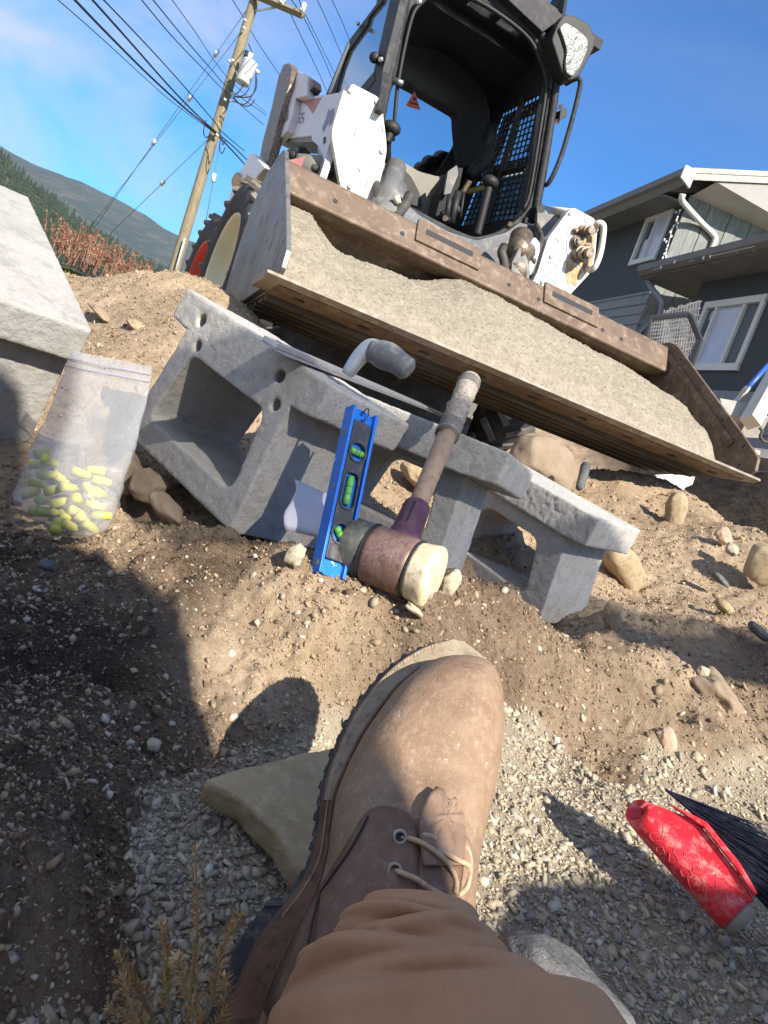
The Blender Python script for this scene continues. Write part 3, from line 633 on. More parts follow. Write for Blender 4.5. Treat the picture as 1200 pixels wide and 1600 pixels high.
M_maul = mat('purple_brown_hammer_paint', (.14, .085, .066), (.22, .15, .12), (.12, .05, .08), ns=45, rough=.5, bump=.0004, bs=220, metal=.25, spk=(.36, .29, .24), spks=400, spka=.1)
M_purp = mat('purple_paint', (.075, .028, .055), (.12, .06, .085), ns=60, rough=.4, bump=.0003, bs=250, spk=(.4, .35, .35), spks=220, spka=.0)
M_face = mat('ivory_nylon_face', (.58, .50, .32), (.66, .61, .48), (.46, .34, .17), ns=38, rough=.5, bump=.0006, bs=130, sss=.1)
M_rawhide = mat('dark_green_rubber_face', (.05, .06, .055), (.09, .10, .09), (.16, .15, .12), ns=30, rough=.75, bump=.0006, bs=130)
M_wood = mat('ash_wood_handle', (.30, .205, .14), (.38, .28, .20), (.24, .16, .11), ns=22, rough=.6, stretch=(1, 1, .12), bump=.0003, bs=90)
M_tape = mat('dirty_cloth_tape', (.26, .225, .19), (.34, .30, .26), (.12, .10, .09), ns=60, rough=.9, bump=.0011, bs=130)
M_taped = mat('grimy_dark_tape', (.10, .09, .085), (.2, .18, .16), ns=70, rough=.9, bump=.0012, bs=140)
def mallet():
    hl = at(543, 850, .965); hr = at(680, 904, .922); x = hr-hl; Ln = np.linalg.norm(x); x = x/Ln
    top = at(736, 590, 1.20); mid = hl+x*Ln*.54; hd = top-mid; hd = hd/np.linalg.norm(hd)
    Mx = frame3(mid, hd, np.cross(hd, x)); root = empty('mallet', tuple(mid), Mx, label='heavy split-head mallet with one ivory face, its taped wooden handle leaning on the middle block', cat='mallet')
    # local: x along the handle; head axis along local y (or -y)
    ax = np.array(Mx.inverted() @ Vector(x.tolist())); ax[0] = ax[0]; hz = ax/np.linalg.norm(ax); rad = .040
    def ring(t0, t1, r0, r1, nm, m, n=36, extra=None):
        pts = [hz*t0, hz*(t0+(t1-t0)*.12), hz*(t0+(t1-t0)*.5), hz*(t0+(t1-t0)*.88), hz*t1]; rs = [r0*.96, r0, (r0+r1)/2, r1, r1*.96]
        V, F = tube(pts, rs, n); return mesh(nm, V, F, m, root, True)
    h = Ln
    c0 = -h*.54
    ring(c0, c0+h*.26, rad*.93, rad*.95, 'rubber_face', M_rawhide)
    ring(c0+h*.26, c0+h*.765, rad*.985, rad*.985, 'head_shell', M_maul)
    V, F = tube([hz*(c0+h*q) for q in (.765, .80, .86, .92, .955, .985, 1.0, 1.012, 1.018)], [rad*q for q in (.93, .945, .975, 1.01, 1.03, 1.01, .95, .80, .01)], 40); V = np.array(V); V += (fbm(V*50, 3, 5)*.0004)[:, None]*np.array([1, 1, 1]); mesh('nylon_face', V, F, M_face, root, True)
    for t in (.26, .765):
        V, F = tube([hz*(c0+h*t-.0012), hz*(c0+h*t+.0012)], rad*.998, 36); mesh('head_seam', V, F, M_ink, root)
    # clamp flange below, and the ear toward the viewer
    side = np.array([0, 0, 1.])
    dn = np.array([-1., 0, .0]); q = dn*.8+side*.6; q /= np.linalg.norm(q)
    MB().tube([hz*(c0+h*.27)+q*rad*1.02, hz*(c0+h*.76)+q*rad*1.02], .0035, 8).build('clamp_lip', M_maul, root, smooth=True)
    # raised boss on the shell
    V, F = prism([rounded([(-.010, -.014), (.012, -.010), (.012, .012), (-.006, .014)], .003, 3)], .006, .0018)
    fr = np.column_stack([hz, -np.cross(side, hz), side]); mesh('boss', (V@fr.T)+side*(rad-.002)+hz*(-.004)+np.array([-.006, 0, 0]), F, M_maul, root)
    # socket for the handle
    sk = MB(); sk.tube([(rad*.55, 0, .0), (rad*.9, 0, 0), (rad*1.4, 0, 0), (rad*2.55, 0, 0), (rad*2.6, 0, 0)], [.029, .025, .0205, .0185, .0160], 20)
    sk.build('handle_socket', M_purp, root, smooth=True)
    boss2 = MB(); boss2.tube([(rad*.95, -.012*0, .016), (rad*.95, 0, .0285)], [.0125, .0115], 18); boss2.build('bolt_boss', M_maul, root, smooth=True)
    MB().tube([(rad*.95, 0, .0285), (rad*.95, 0, .0315)], .0068, 6).build('bolt', M_dirtymetal, root)
    MB().box(rad*.6, rad*2.35, -.0008, .0008, -.0212, .0235).build('socket_split', M_ink, root)
    Lh = np.linalg.norm(top-mid)
    V, F = tube([(rad*2.3, 0, 0), (rad*3.4, 0, 0), (Lh*.66, 0, 0)], [.0135, .0135, .0145], 20); V = np.array(V); hw = mesh('handle', V, F, M_wood, root, True)
    n_ = 26; t = np.linspace(Lh*.63, Lh, n_); rr = .0165+.0016*np.sin(np.arange(n_)*1.9)+.0012*np.sin(np.arange(n_)*.7+1); rr[-1] = .0125; rr[-2] = .0175
    V, F = tube([(a, 0, 0) for a in t], rr, 22); V = np.array(V); V += (fbm(V*90, 3, 3)*.0007)[:, None]*np.array([0, 1, 1]); mesh('grip_tape', V, F, M_tape, root, True)
    for a0, a1 in ((.63, .70), (.93, .97)):
        t = np.linspace(Lh*a0, Lh*a1, 7); V, F = tube([(a, 0, 0) for a in t], .0183+.0008*np.sin(np.arange(7)*2.2), 22); mesh('dark_tape_band', V, F, M_taped, root, True)
    # cast lettering on the socket
    cu = bpy.data.curves.new('raised_lettering', 'FONT'); cu.body = 'SIMPLEX'; cu.size = .0125; cu.extrude = .0004; cu.align_x = 'CENTER'; cu.align_y = 'CENTER'; cu.space_character = 1.15
    oo = bpy.data.objects.new('t', cu); COL.objects.link(oo); dg = bpy.context.evaluated_depsgraph_get(); me = bpy.data.meshes.new_from_object(oo.evaluated_get(dg)); bpy.data.objects.remove(oo)
    tx = link('raised_lettering', me, mat('worn_white_letters', (.55, .50, .50), rough=.6), root); tx.location = (rad*1.75, .001, .0206); tx.rotation_euler = (0, R(6), R(0))
    tx.scale = (-1, -1, 1) if False else (1, 1, 1); tx.rotation_euler = (0, R(4), R(180))
    return root
mallet()

M_blade = mat('brushed_trowel_steel', (.36, .38, .42), (.44, .46, .50), (.28, .27, .26), ns=6, rough=.34, metal=.85, bump=.0001, bs=200, stretch=(1, 6, 1), spk=(.6, .58, .54), spks=70, spka=0.)
M_grip = mat('worn_grey_rubber_grip', (.12, .125, .135), (.17, .175, .18), (.30, .28, .25), ns=20, rough=.6, bump=.0003, bs=150)
M_alu = mat('cast_aluminium', (.50, .51, .53), (.42, .43, .45), ns=20, rough=.42, metal=.75, bump=.0003, bs=150)
def trowel():
    # lies on the top slab of the first block: slab frame
    Rm = rvmat([-1.5112, .643, -.3172]); o_ = np.array([-.4221, 1.2078, .4553])
    nrm = -Rm[:, 1]; top = o_+nrm*.003
    a = onplane(430, 545, top, nrm); b_ = onplane(700, 652, top, nrm)
    x = b_-a; Ln = np.linalg.norm(x); Mx = frame3(a, x, nrm); root = empty('trowel', tuple(a), Mx, label='steel finishing trowel with grey rubber grip resting on the first block', cat='trowel')
    bl = [(-.04, -.028), (Ln-.06, -.034), (Ln, -.002), (Ln-.03, .03), (-.03, .035), (-.05, .0)]
    V, F = prism([rounded(bl, .004, 3)], .0014, 0); V = V+[0, 0, .001]; mesh('blade', V, F, M_blade, root)
    V, F = prism([rounded([(-.03, -.011), (Ln-.055, -.011), (Ln-.048, 0), (Ln-.055, .011), (-.03, .011)], .004, 3)], .007, .001); V = V+[0, 0, .0025]; mb = mesh('mounting_bar', V, F, M_alu, root)
    for t in (.0, .35, .75):
        V, F = tube([(Ln*t, 0, .0095), (Ln*t, 0, .0112)], .004, 12); mesh('rivet', V, F, M_steel, mb)
    px_ = np.array(Mx.inverted() @ Vector((at(545, 578, 1.13)-a).tolist()))
    shank_b = np.array([Ln*.42, 0, .009])
    inv = np.array(Mx.inverted()); loc = lambda p: inv@(p-a)
    q0 = loc(at(546, 580, 1.07)); q1 = loc(at(562, 558, 1.07)); q2 = loc(at(578, 545, 1.07)); q3 = loc(at(600, 552, 1.07)); g0 = loc(at(580, 548, 1.07)); g1 = loc(at(640, 580, 1.05))
    sh = smoothpath([q0+(0, 0, -.006), q0, q1, q2+(0, 0, .0), (q2+q3)/2], 5)
    V, F = tube(sh, np.linspace(.008, .0165, len(sh)), 14); V = np.array(V); mesh('handle_post', V, F, M_alu, root, True)
    t = np.linspace(0, 1, 14)[:, None]; bowp = g0*(1-t)+g1*t; bowp = bowp+np.c_[0*t, 0*t, .004*np.sin(t*math.pi)]
    rr = .0175+.0022*np.sin(t[:, 0]*math.pi*1.2)-.0012*np.cos(t[:, 0]*9); rr[0] = .0165; rr[-1] = .012
    V, F = tube(bowp, rr, 20); mesh('grip', V, F, M_grip, root, True)
    return root
trowel()

# curled sheet leaning in the lap of the first block
M_paper = mat('thin_white_sheet', (.62, .61, .66), rough=.55)
def sheet():
    P = []; nx, ny = 14, 10
    for j in range(ny):
        for i in range(nx):
            u = i/(nx-1); v = j/(ny-1)
            lx = 457+(-8+4*math.sin(v*6))*1.0; ty = 748
            top = at(459+u*75, 748+u*34, 1.03); bot = at(447+u*75, 828+u*18, .985)
            p = top*(1-v)+bot*v; p = p+_f*(.012*math.sin(v*5.2+.6)+.006*math.sin(u*4)); p[0] += .0045*math.sin(v*6.3)*(1-u); P.append(p)
    F = [(j*nx+i, j*nx+i+1, (j+1)*nx+i+1, (j+1)*nx+i) for j in range(ny-1) for i in range(nx-1)]
    o = mesh('sheet_offcut', P, F, M_paper, world=True, smooth=True); md = o.modifiers.new('s', 'SOLIDIFY'); md.thickness = .0007; tag(o, 'curled white sheet tucked behind the blue level', 'plastic sheet')
sheet()

# ============================================================ BAG OF EAR PLUGS
M_bag = mat('cloudy_plastic_bag', (.42, .43, .44), rough=.22, alpha=.38, spec=.6, bump=.006, bs=26, bump2=.001, bs2=120)
M_bag2 = mat('zip_strip_plastic', (.42, .43, .62), rough=.35, alpha=.5)
M_plug = mat('yellow_foam', (.70, .64, .10), (.58, .55, .14), ns=50, rough=.7, sss=.1)
def bag():
    # outline, left and right edges top to bottom, with depth
    Lf = [(112, 548, 1.07), (104, 566, 1.065), (90, 605, 1.05), (75, 640, 1.03), (60, 675, 1.01), (46, 706, .985), (36, 732, .965), (24, 762, .945), (19, 782, .935), (40, 806, .925), (72, 828, .92)]
    Rt = [(237, 573, 1.06), (236, 590, 1.055), (228, 630, 1.04), (219, 668, 1.02), (210, 702, 1.0), (199, 732, .975), (188, 752, .955), (184, 775, .94), (180, 790, .93), (165, 822, .925), (140, 838, .92)]
    prof = [.0005, .0015, .005, .009, .013, .018, .024, .030, .030, .024, .006]
    rowsF = []; n = 30; kk = 5
    Ls = smoothpath([at(*q) for q in Lf], kk); Rs = smoothpath([at(*q) for q in Rt], kk); pr = np.interp(np.linspace(0, 10, len(Ls)), range(11), prof)
    V = []; m_ = len(Ls)
    for i in range(m_):
        a, b_ = Ls[i], Rs[i]; ax = b_-a; nrm = np.cross(ax, Ls[min(i+1, m_-1)]-Ls[max(i-1, 0)]); nrm /= np.linalg.norm(nrm)
        if nrm@(CAM-a) < 0: nrm = -nrm
        for k_ in range(n):
            t = k_/n*2*math.pi; u = .5-.5*math.cos(t); s = math.sin(t)
            p = a+ax*u+nrm*s*pr[i]*(abs(s)**-.25 if abs(s) > .05 else 1)
            V.append(p)
    V = np.array(V); w_ = np.repeat(np.clip(np.linspace(0, 1, m_)*1.6, .12, 1), n)
    nz_ = fbm(V*np.array([45, 45, 22]), 4, 9); rdg = -np.abs(fbm(V*30, 3, 19))
    V = V + (-_f)[None]*((nz_*.006+rdg*.011)*w_)[:, None]
    F = [(i*n+k_, i*n+(k_+1) % n, (i+1)*n+(k_+1) % n, (i+1)*n+k_) for i in range(m_-1) for k_ in range(n)]; F.append(tuple((m_-1)*n+k_ for k_ in range(n)))
    cx = V.mean(0); base = np.array([V[:, 0].mean(), V[:, 1].mean(), V[:, 2].min()])
    root = empty('zip_bag', tuple(base), (0, 0, 0), label='cloudy zip-top plastic bag of yellow ear plugs standing beside the first block', cat='plastic bag')
    o = mesh('pouch', V, F, M_bag, root, True, world=True)
    i0 = 4; a, b_ = Ls[i0], Rs[i0]; a2, b2 = Ls[i0+2], Rs[i0+2]
    for q, (s0, s1) in enumerate((((a, b_), (a, b_)), ((a2, b2), (a2, b2)))):
        V2, F2 = tube([s0[0]+(-_f)*.004, (s0[0]+s0[1])/2-_f*.006, s0[1]-_f*.004], .0011, 6); mesh('zip_seal', V2, F2, M_bag2, root, True, world=True)
    # ear plugs: bell-shaped foam, a thing each
    pts = [(68, 706, 70), (62, 725, 20), (80, 722, 60), (75, 742, 0), (60, 755, -20), (95, 748, 30), (150, 735, 200), (128, 740, 15), (108, 762, 60), (85, 765, 10), (48, 770, 40), (66, 782, 100), (92, 785, 30), (122, 782, 90), (140, 765, 160), (160, 752, 20), (158, 772, 80),
           (150, 790, 10), (120, 800, 50), (98, 805, 140), (75, 800, 20), (60, 798, 80), (132, 812, 30), (110, 822, 60), (160, 806, 0), (88, 820, 120), (142, 824, 45)]
    me0 = None
    for i, (px, py, an) in enumerate(pts):
        d = np.interp(py, [700, 760, 835], [.985, .948, .922])+rng.uniform(-.008, .010)
        c = at(px, py, d)
        if me0 is None:
            t = np.array([-.012, -.0119, -.004, .004, .009, .0115, .0122]); rr = [.001, .0068, .0062, .0055, .0048, .003, .0005]
            Vp, Fp = tube([(a_, 0, 0) for a_ in t], rr, 14); e = mesh('ear_plug', Vp, Fp, M_plug, None, True); me0 = e.data
        else: e = link('ear_plug', me0)
        e.location = tuple(c); e.rotation_euler = (rng.uniform(-.5, .5), rng.uniform(-.6, .6), R(an)); tag(e, 'yellow foam ear plug lying among others in the cloudy plastic bag', 'ear plug', 'ear plugs in the bag')
bag()

# ============================================================ BRUSH
M_redp = mat('dusty_red_plastic', (.62, .015, .03), (.70, .03, .05), (.62, .22, .20), ns=26, rough=.42, bump=.0004, bs=120, spk=(.70, .42, .38), spks=130, spka=.02)
M_bris = mat('black_blue_bristle', (.012, .016, .03), (.03, .035, .06), ns=60, rough=.5)
M_felt = mat('grey_end_cap', (.22, .205, .19), (.3, .28, .25), ns=40, rough=.8)
def brush():
    A0 = at(990, 1262, .775); A1 = at(1150, 1430, .70); x = A1-A0; Ln = np.linalg.norm(x)
    tow = at(1090, 1330, .745)-at(1070, 1350, .745)
    Mx = frame3(A0, x, CAM-A0); ydir = np.array(Mx)[:, 1]
    root = empty('hand_brush', tuple(A0), Mx, label='red plastic hand brush with black bristles lying on the gravel', cat='brush')
    # which way is the bristle side (up-right in view)
    sgn = 1 if (np.array(Mx.inverted())@tow)[1] > 0 else -1
    # round hollow grip
    n = 22; t = np.linspace(0, Ln, 12); V = []
    prof = np.interp(t, [0, Ln*.12, Ln*.5, Ln], [.0140, .0160, .0178, .0190])
    Vt, Ft = tube([(a, 0, 0) for a in t], prof, n, cap=False); Vt = np.array(Vt); Vt[:, 2] *= .8
    Vi, Fi = tube([(a, 0, 0) for a in t[:4]], prof[:4]*.80, n, cap=False); Vi = np.array(Vi); Vi[:, 2] *= .8
    for Q in (Vt, Vi): Q[:n, 0] += Q[:n, 2]*.95+.004; Q[n:2*n, 0] += Q[n:2*n, 2]*.3
    V = np.vstack([Vt, Vi]); k_ = len(Vt); F = [f for f in Ft]+[tuple(i+k_ for i in f)[::-1] for f in Fi]+[(i, (i+1) % n, k_+(i+1) % n, k_+i)[::-1] for i in range(n)]+[tuple(k_+3*n+i for i in range(n))]+[tuple(11*n+i for i in range(n))]
    mesh('handle', V, F, M_redp, root, True)
    V, F = tube([(Ln, 0, 0), (Ln+.011, 0, 0)], [.0182, .016], n); V = np.array(V); V[:, 2] *= .8; mesh('end_cap', V, F, M_felt, root, True)
    # ferrule: the folded red plate that flares to the bristles
    q = [(0.004, .014), (.045, .035), (Ln*.45, .036), (Ln*.8, .030), (Ln+.002, .022), (Ln, .010), (.004, .004)]
    V, F = prism([[(a, sgn*b_) for a, b_ in q]], .020, .002); V = V-[0, 0, .016]; mesh('ferrule', V, F, M_redp, root)
    V, F = prism([[(a, sgn*b_) for a, b_ in [(.02, .029), (.05, .041), (Ln*.45, .043), (Ln*.8, .037), (Ln, .029), (Ln, .024), (Ln*.8, .031), (Ln*.45, .037), (.05, .035)]]], .026, .0015); V = V-[0, 0, .017]; mesh('ferrule_rim', V, F, M_redp, root)
    mb = MB(); r_ = np.random.default_rng(5)
    Vb = []; Fb = []; nb = 2600
    for i in range(nb):
        s = r_.uniform(.06, .99)**1.0; p = np.array([Ln*s, sgn*np.interp(s, [0, .3, .8, 1], [.036, .040, .034, .026]), r_.uniform(-.014, .006)])
        dirn = np.array([1.25+.35*r_.normal()*.3, sgn*(.42+.10*r_.normal()-.25*s), -.10+.06*r_.normal()]); dirn /= np.linalg.norm(dirn); ln = .115+.015*r_.normal()
        q1 = p+dirn*ln*.5+np.array([0, 0, .0]); q2 = p+dirn*ln+np.array([.004*r_.normal(), .003*r_.normal(), -.004]); wv = np.cross(dirn, (0, 0, 1)); wv = wv/np.linalg.norm(wv)*.00045; wz = np.array([0, 0, .0006])
        k_ = len(Vb); Vb += [p-wv, p+wv, p+wz, q1-wv, q1+wv, q1+wz, q2]; Fb += [(k_, k_+1, k_+4, k_+3), (k_+1, k_+2, k_+5, k_+4), (k_+2, k_, k_+3, k_+5), (k_+3, k_+4, k_+6), (k_+4, k_+5, k_+6), (k_+5, k_+3, k_+6)]
    o = mesh('bristles', Vb, Fb, M_bris, root); o['kind'] = 'stuff'
    # pressed ornament on the handle
    orn = MB()
    for i in range(15):
        a = Ln*(.30+.045*i); y = (.006 if i % 2 else -.007); rr = .0045+.002*((i*7) % 3)/3
        rr *= .6+.8*rng.uniform(); a += rng.uniform(-.006, .006); y += rng.uniform(-.004, .004)
        cpts = [(a+rr*math.cos(b_)*(1+.4*math.sin(b_*(2+i % 3))), y+rr*math.sin(b_), .8*math.sqrt(max(1e-6, np.interp(a, t, prof)**2-(y+rr*math.sin(b_))**2))+.0002) for b_ in np.linspace(0, 2*math.pi, 14)]
        orn.tube(cpts, .00028, 5)
    orn.build('pressed_ornament', mat('dusty_pink_wear', (.62, .12, .12), rough=.7), root)
    return root
brush()

# ============================================================ PERSON: boot, trouser leg, body
M_leather = mat('worn_tan_leather', (.225, .142, .088), (.29, .195, .125), (.31, .22, .15), ns=52, rough=.66, bump=.0011, bs=75, bump2=.0006, bs2=480, spk=(.44, .36, .28), spks=190, spka=.01)
M_leatherd = mat('dark_scuffed_leather', (.13, .07, .045), (.18, .10, .068), (.21, .14, .10), ns=22, rough=.6, bump=.0006, bs=70, bump2=.0003, bs2=500)
M_welt = mat('dusty_welt_leather', (.25, .20, .135), (.33, .275, .20), (.16, .125, .09), ns=30, rough=.8, bump=.0007, bs=120)
M_rand = mat('dark_red_brown_edge', (.13, .065, .04), (.20, .11, .07), (.09, .05, .035), ns=30, rough=.7, bump=.0006, bs=120)
M_kilt = mat('frayed_leather_flap', (.19, .12, .085), (.26, .175, .125), ns=40, rough=.8, bump=.0012, bs=90, bump2=.0006, bs2=400)
M_sole = mat('dusty_dark_rubber_sole', (.035, .037, .045), (.06, .06, .064), (.15, .14, .12), ns=30, rough=.85, bump=.0008, bs=120)
M_lace = mat('pale_leather_lace', (.42, .28, .17), (.52, .38, .25), (.3, .2, .13), ns=60, rough=.7, bump=.0004, bs=300)
M_brass = mat('dull_brass', (.42, .40, .33), (.3, .27, .2), ns=50, rough=.4, metal=.7)
M_duck = mat('brown_duck_canvas', (.44, .24, .125), (.50, .29, .16), ns=18, rough=.95, bump=.0007, bs=240, bump2=.0006, bs2=1000, stretch=(1.6, .35, 1))
def add_wale():
    n = M_duck.node_tree; b = n.nodes['Principled BSDF']; k = n.links.new; a = n.nodes.new('ShaderNodeAttribute'); a.attribute_name = 'wale'
    s = n.nodes.new('ShaderNodeMath'); s.operation = 'SINE'; k(a.outputs['Fac'], s.inputs[0]); bp = n.nodes.new('ShaderNodeBump'); bp.inputs['Distance'].default_value = .0007; k(s.outputs[0], bp.inputs['Height'])
    old = b.inputs['Normal'].links[0].from_socket; k(old, bp.inputs['Normal']); k(bp.outputs[0], b.inputs['Normal'])
0 and add_wale()
M_jacket = mat('dark_work_jacket', (.06, .065, .08), (.09, .09, .1), ns=10, rough=.9, bump=.001, bs=90)
M_skin = mat('skin', (.5, .3, .22), (.55, .34, .25), ns=20, rough=.6, sss=.1)
def person():
    root = empty('person', tuple(at(400, 1580, .47)), (0, 0, 0), label='person in the trench wearing a tan work boot and brown canvas trousers, leg stretched out', cat='person')
    UPB = np.array([.25, -.80, .55]); UPB /= np.linalg.norm(UPB)
    bt = empty('boot', (0, 0, 0)); bt.parent = root
    # stations from the toe tip back: left px, right px (widest outline at welt), depth, upper height, left/right of the upper
    # (lx, ly, rx, ry, depth)
    welt = [(697, 998, 730, 1004, .648), (655, 1010, 762, 1030, .640), (612, 1036, 778, 1060, .628), (578, 1070, 785, 1095, .612), (552, 1106, 786, 1130, .598), (528, 1150, 782, 1162, .583), (508, 1200, 776, 1205, .567), (496, 1250, 766, 1250, .552), (489, 1300, 756, 1292, .540), (480, 1345, 748, 1330, .530), (455, 1392, 742, 1372, .518), (428, 1425, 738, 1420, .508), (395, 1470, 735, 1470, .498), (366, 1530, 730, 1530, .488), (347, 1590, 728, 1590, .478), (338, 1660, 726, 1660, .468), (345, 1720, 720, 1720, .460)]
    # the far (right) welt hides behind the upper: keep real widths
    S = []
    for lx, ly, rx, ry, d in welt:
        S.append((at(lx, ly, d), at(rx, ry, d)))
    Ls = smoothpath([a for a, b_ in S], 4); Rs = smoothpath([b_ for a, b_ in S], 4); m_ = len(Ls)
    wid = np.linalg.norm(Rs-Ls, axis=1)
    # real half widths of sole
    tt = np.linspace(0, 1, m_); hw = np.interp(tt, [0, .06, .12, .2, .32, .42, .55, .62, .7, .85, 1], [.016, .040, .050, .056, .059, .056, .048, .045, .044, .042, .035])
    mid = (Ls+Rs)/2
    lat = Rs-Ls; lat /= np.linalg.norm(lat, axis=1, keepdims=True)
    fw = np.gradient(mid, axis=0); fw /= np.linalg.norm(fw, axis=1, keepdims=True)
    # sole: extruded from the left edge, real width, thickness downwards
    upv = []
    for i in range(m_):
        u = UPB-lat[i]*(UPB@lat[i]); upv.append(u/np.linalg.norm(u))
    upv = np.array(upv)
    lat2 = lat.copy()
    wS = np.minimum(wid, 2*hw*1.03)
    Lb = Ls; Rb = Ls+lat2*wS[:, None]
    def strip(name, l, r_, z0, z1, m, jag=0., bulge=.0, parent=bt, i0=0, i1=None):
        V = []; F = []; n = 10; i1 = i1 or m_
        for i in range(i0, i1):
            a = Lb[i]+lat2[i]*l; b_ = Rb[i]-lat2[i]*r_
            j = jag*(1 if (i//1) % 2 else 0)
            q = [a+upv[i]*z0+lat2[i]*j, a+upv[i]*(z0+(z1-z0)*.5)-lat2[i]*bulge, a+upv[i]*z1, a+(b_-a)*.1+upv[i]*(z1+.0005), a+(b_-a)*.5+upv[i]*z1, a+(b_-a)*.9+upv[i]*(z1+.0005), b_+upv[i]*z1, b_+upv[i]*(z0+(z1-z0)*.5)+lat2[i]*bulge, b_+upv[i]*z0-lat2[i]*j, a+(b_-a)*.5+upv[i]*z0]
            V += q
        for i in range(i1-i0-1):
            for k_ in range(n): F.append((i*n+k_, i*n+(k_+1) % n, (i+1)*n+(k_+1) % n, (i+1)*n+k_))
        F.append(tuple(range(n))); F.append(tuple((i1-i0-1)*n+k_ for k_ in range(n))[::-1])
        return mesh(name, V, F, m, parent, False, world=True)
    bev(strip('outsole', .0, .0, -.0215, -.0060, M_sole, .0025), .0012)
    strip('midsole', .0030, .002, -.0060, -.0015, M_rand, 0, .0006)
    k1 = int(m_*.46); bev(strip('welt', .0052, .003, -.0015, .0022, M_welt, 0, .0006, i1=k1), .001); bev(strip('rear_welt', .0052, .003, -.0015, .0020, M_rand, 0, .0006, i0=k1-1), .001)
    st_ = MB()
    for i in range(3, m_-20):
        for q in (0., .5):
            a = (Lb[i]*(1-q)+Lb[i+1]*q)+lat2[i]*.0082+upv[i]*.0024; st_.tube([a-fw[i]*.0014, a+fw[i]*.0014], .00055, 5)
    st_.build('welt_stitching', M_lace, bt, world=True)
    # lugs along the visible left edge
    lg = MB()
    for i in range(2, m_-14, 2):
        a = Lb[i]; f_ = fw[i]; u = upv[i]; l = lat2[i]; M4 = np.eye(4); M4[:3, 0] = f_; M4[:3, 1] = l; M4[:3, 2] = u; M4[:3, 3] = a
        lg.box(-.0035, .0035, -.0012-.0014*((i*5) % 4)/3, .012, -.026, -.0095, M=M4)
    lg.build('lug', M_sole, bt, world=True, bv=.0012)
    # heel block
    hb = MB(); V = []; F = []; n = 6; idx = list(range(int(m_*.665), m_))
    for i in idx:
        a = Lb[i]; b_ = Rb[i]; V += [a+upv[i]*-.006-lat2[i]*.0095, a+upv[i]*-.030-lat2[i]*.0115, a+upv[i]*-.048-lat2[i]*.009, b_+upv[i]*-.048, b_+upv[i]*-.010, (a+b_)/2+upv[i]*-.009]
    for i in range(len(idx)-1):
        for k_ in range(n): F.append((i*n+k_, i*n+(k_+1) % n, (i+1)*n+(k_+1) % n, (i+1)*n+k_))
    F.append(tuple(range(n))); F.append(tuple((len(idx)-1)*n+k_ for k_ in range(n))[::-1]); bev(mesh('heel', V, F, M_sole, bt, False, world=True), .002)
    # upper: lofted, from inside the welt on the left to the right silhouette
    V = []; n = 40
    URpx = [(728, 1032, .636), (756, 1040, .630), (770, 1052, .620), (779, 1072, .608), (784, 1100, .596), (784, 1140, .582), (778, 1195, .567), (768, 1245, .552), (757, 1292, .540), (748, 1330, .530), (742, 1372, .518), (738, 1420, .508), (735, 1470, .498), (730, 1530, .488), (728, 1590, .478), (726, 1660, .468), (720, 1720, .460)]; UR = smoothpath([at(*q) for q in URpx], 4)
    ULpx = [(708, 1030, .638), (672, 1038, .630), (644, 1056, .618), (618, 1080, .603), (592, 1114, .588), (568, 1150, .574), (543, 1200, .558), (526, 1245, .543), (519, 1290, .530), (514, 1335, .519), (499, 1390, .507), (476, 1435, .497), (452, 1485, .487), (425, 1545, .477), (405, 1610, .467), (398, 1680, .457), (400, 1740, .450)]
    UL = smoothpath([at(*q) for q in ULpx], 4)
    insL = np.interp(tt, [0, .1, .25, .4, .6, 1], [.010, .0145, .013, .012, .008, .006])
    hgt = np.interp(tt, [0, .03, .08, .15, .28, .40, .50, .60, .75, 1], [.006, .024, .038, .046, .050, .056, .070, .086, .110, .14])
    rgt = np.linalg.norm(Rs-Lb, axis=1)
    for i in range(m_):
        a = UL[i]; b_ = UR[i]; c = (a+b_)/2; hx = np.linalg.norm(b_-a)/2
        for k_ in range(n):
            th = math.pi*k_/(n-1)
            ct_ = math.cos(th); st_ = math.sin(th)
            ex = .80; x_ = np.sign(ct_)*abs(ct_)**ex; z_ = st_**.78
            V.append(c-(b_-a)/2*x_ + upv[i]*(hgt[i]*z_) )
    V = np.array(V)
    cr = fbm(V*np.array([38, 38, 38]), 4, 77); w_ = np.repeat(np.clip((tt-.05)*5, 0, 1), n)
    crease = -np.abs(fbm(V*np.array([22, 22, 60]), 3, 33))*np.repeat(np.exp(-((tt-.42)/.13)**2), n)
    V = V + np.repeat(upv, n, axis=0)*(cr*.0011*w_+crease*.0035)[:, None]
    F = [(i*n+k_, i*n+k_+1, (i+1)*n+k_+1, (i+1)*n+k_) for i in range(m_-1) for k_ in range(n-1)]; F.append(tuple(range(n)))
    up = mesh('upper', V, F, M_leather, bt, True, world=True)
    VU = V.reshape(m_, n, 3)
    gr = [UL[i]-upv[i]*.0005-lat2[i]*.0022 for i in range(m_)]; mesh('shadow_gap', *tube(gr, .0015, 6), M_rand, bt, True, world=True)
    def surf(px, py, lift=.001):
        """point on the upper's surface met by the line of sight through px,py, raised by lift"""
        r = ray(px, py); r = r/np.linalg.norm(r); q = VU.reshape(-1, 3)-CAM; t = q@r; dist = np.linalg.norm(q-t[:, None]*r, axis=1)
        c = np.where(dist < dist.min()+.0035)[0]; k_ = c[np.argmin(t[c])]; p = CAM+r*t[k_]
        return p-r*lift
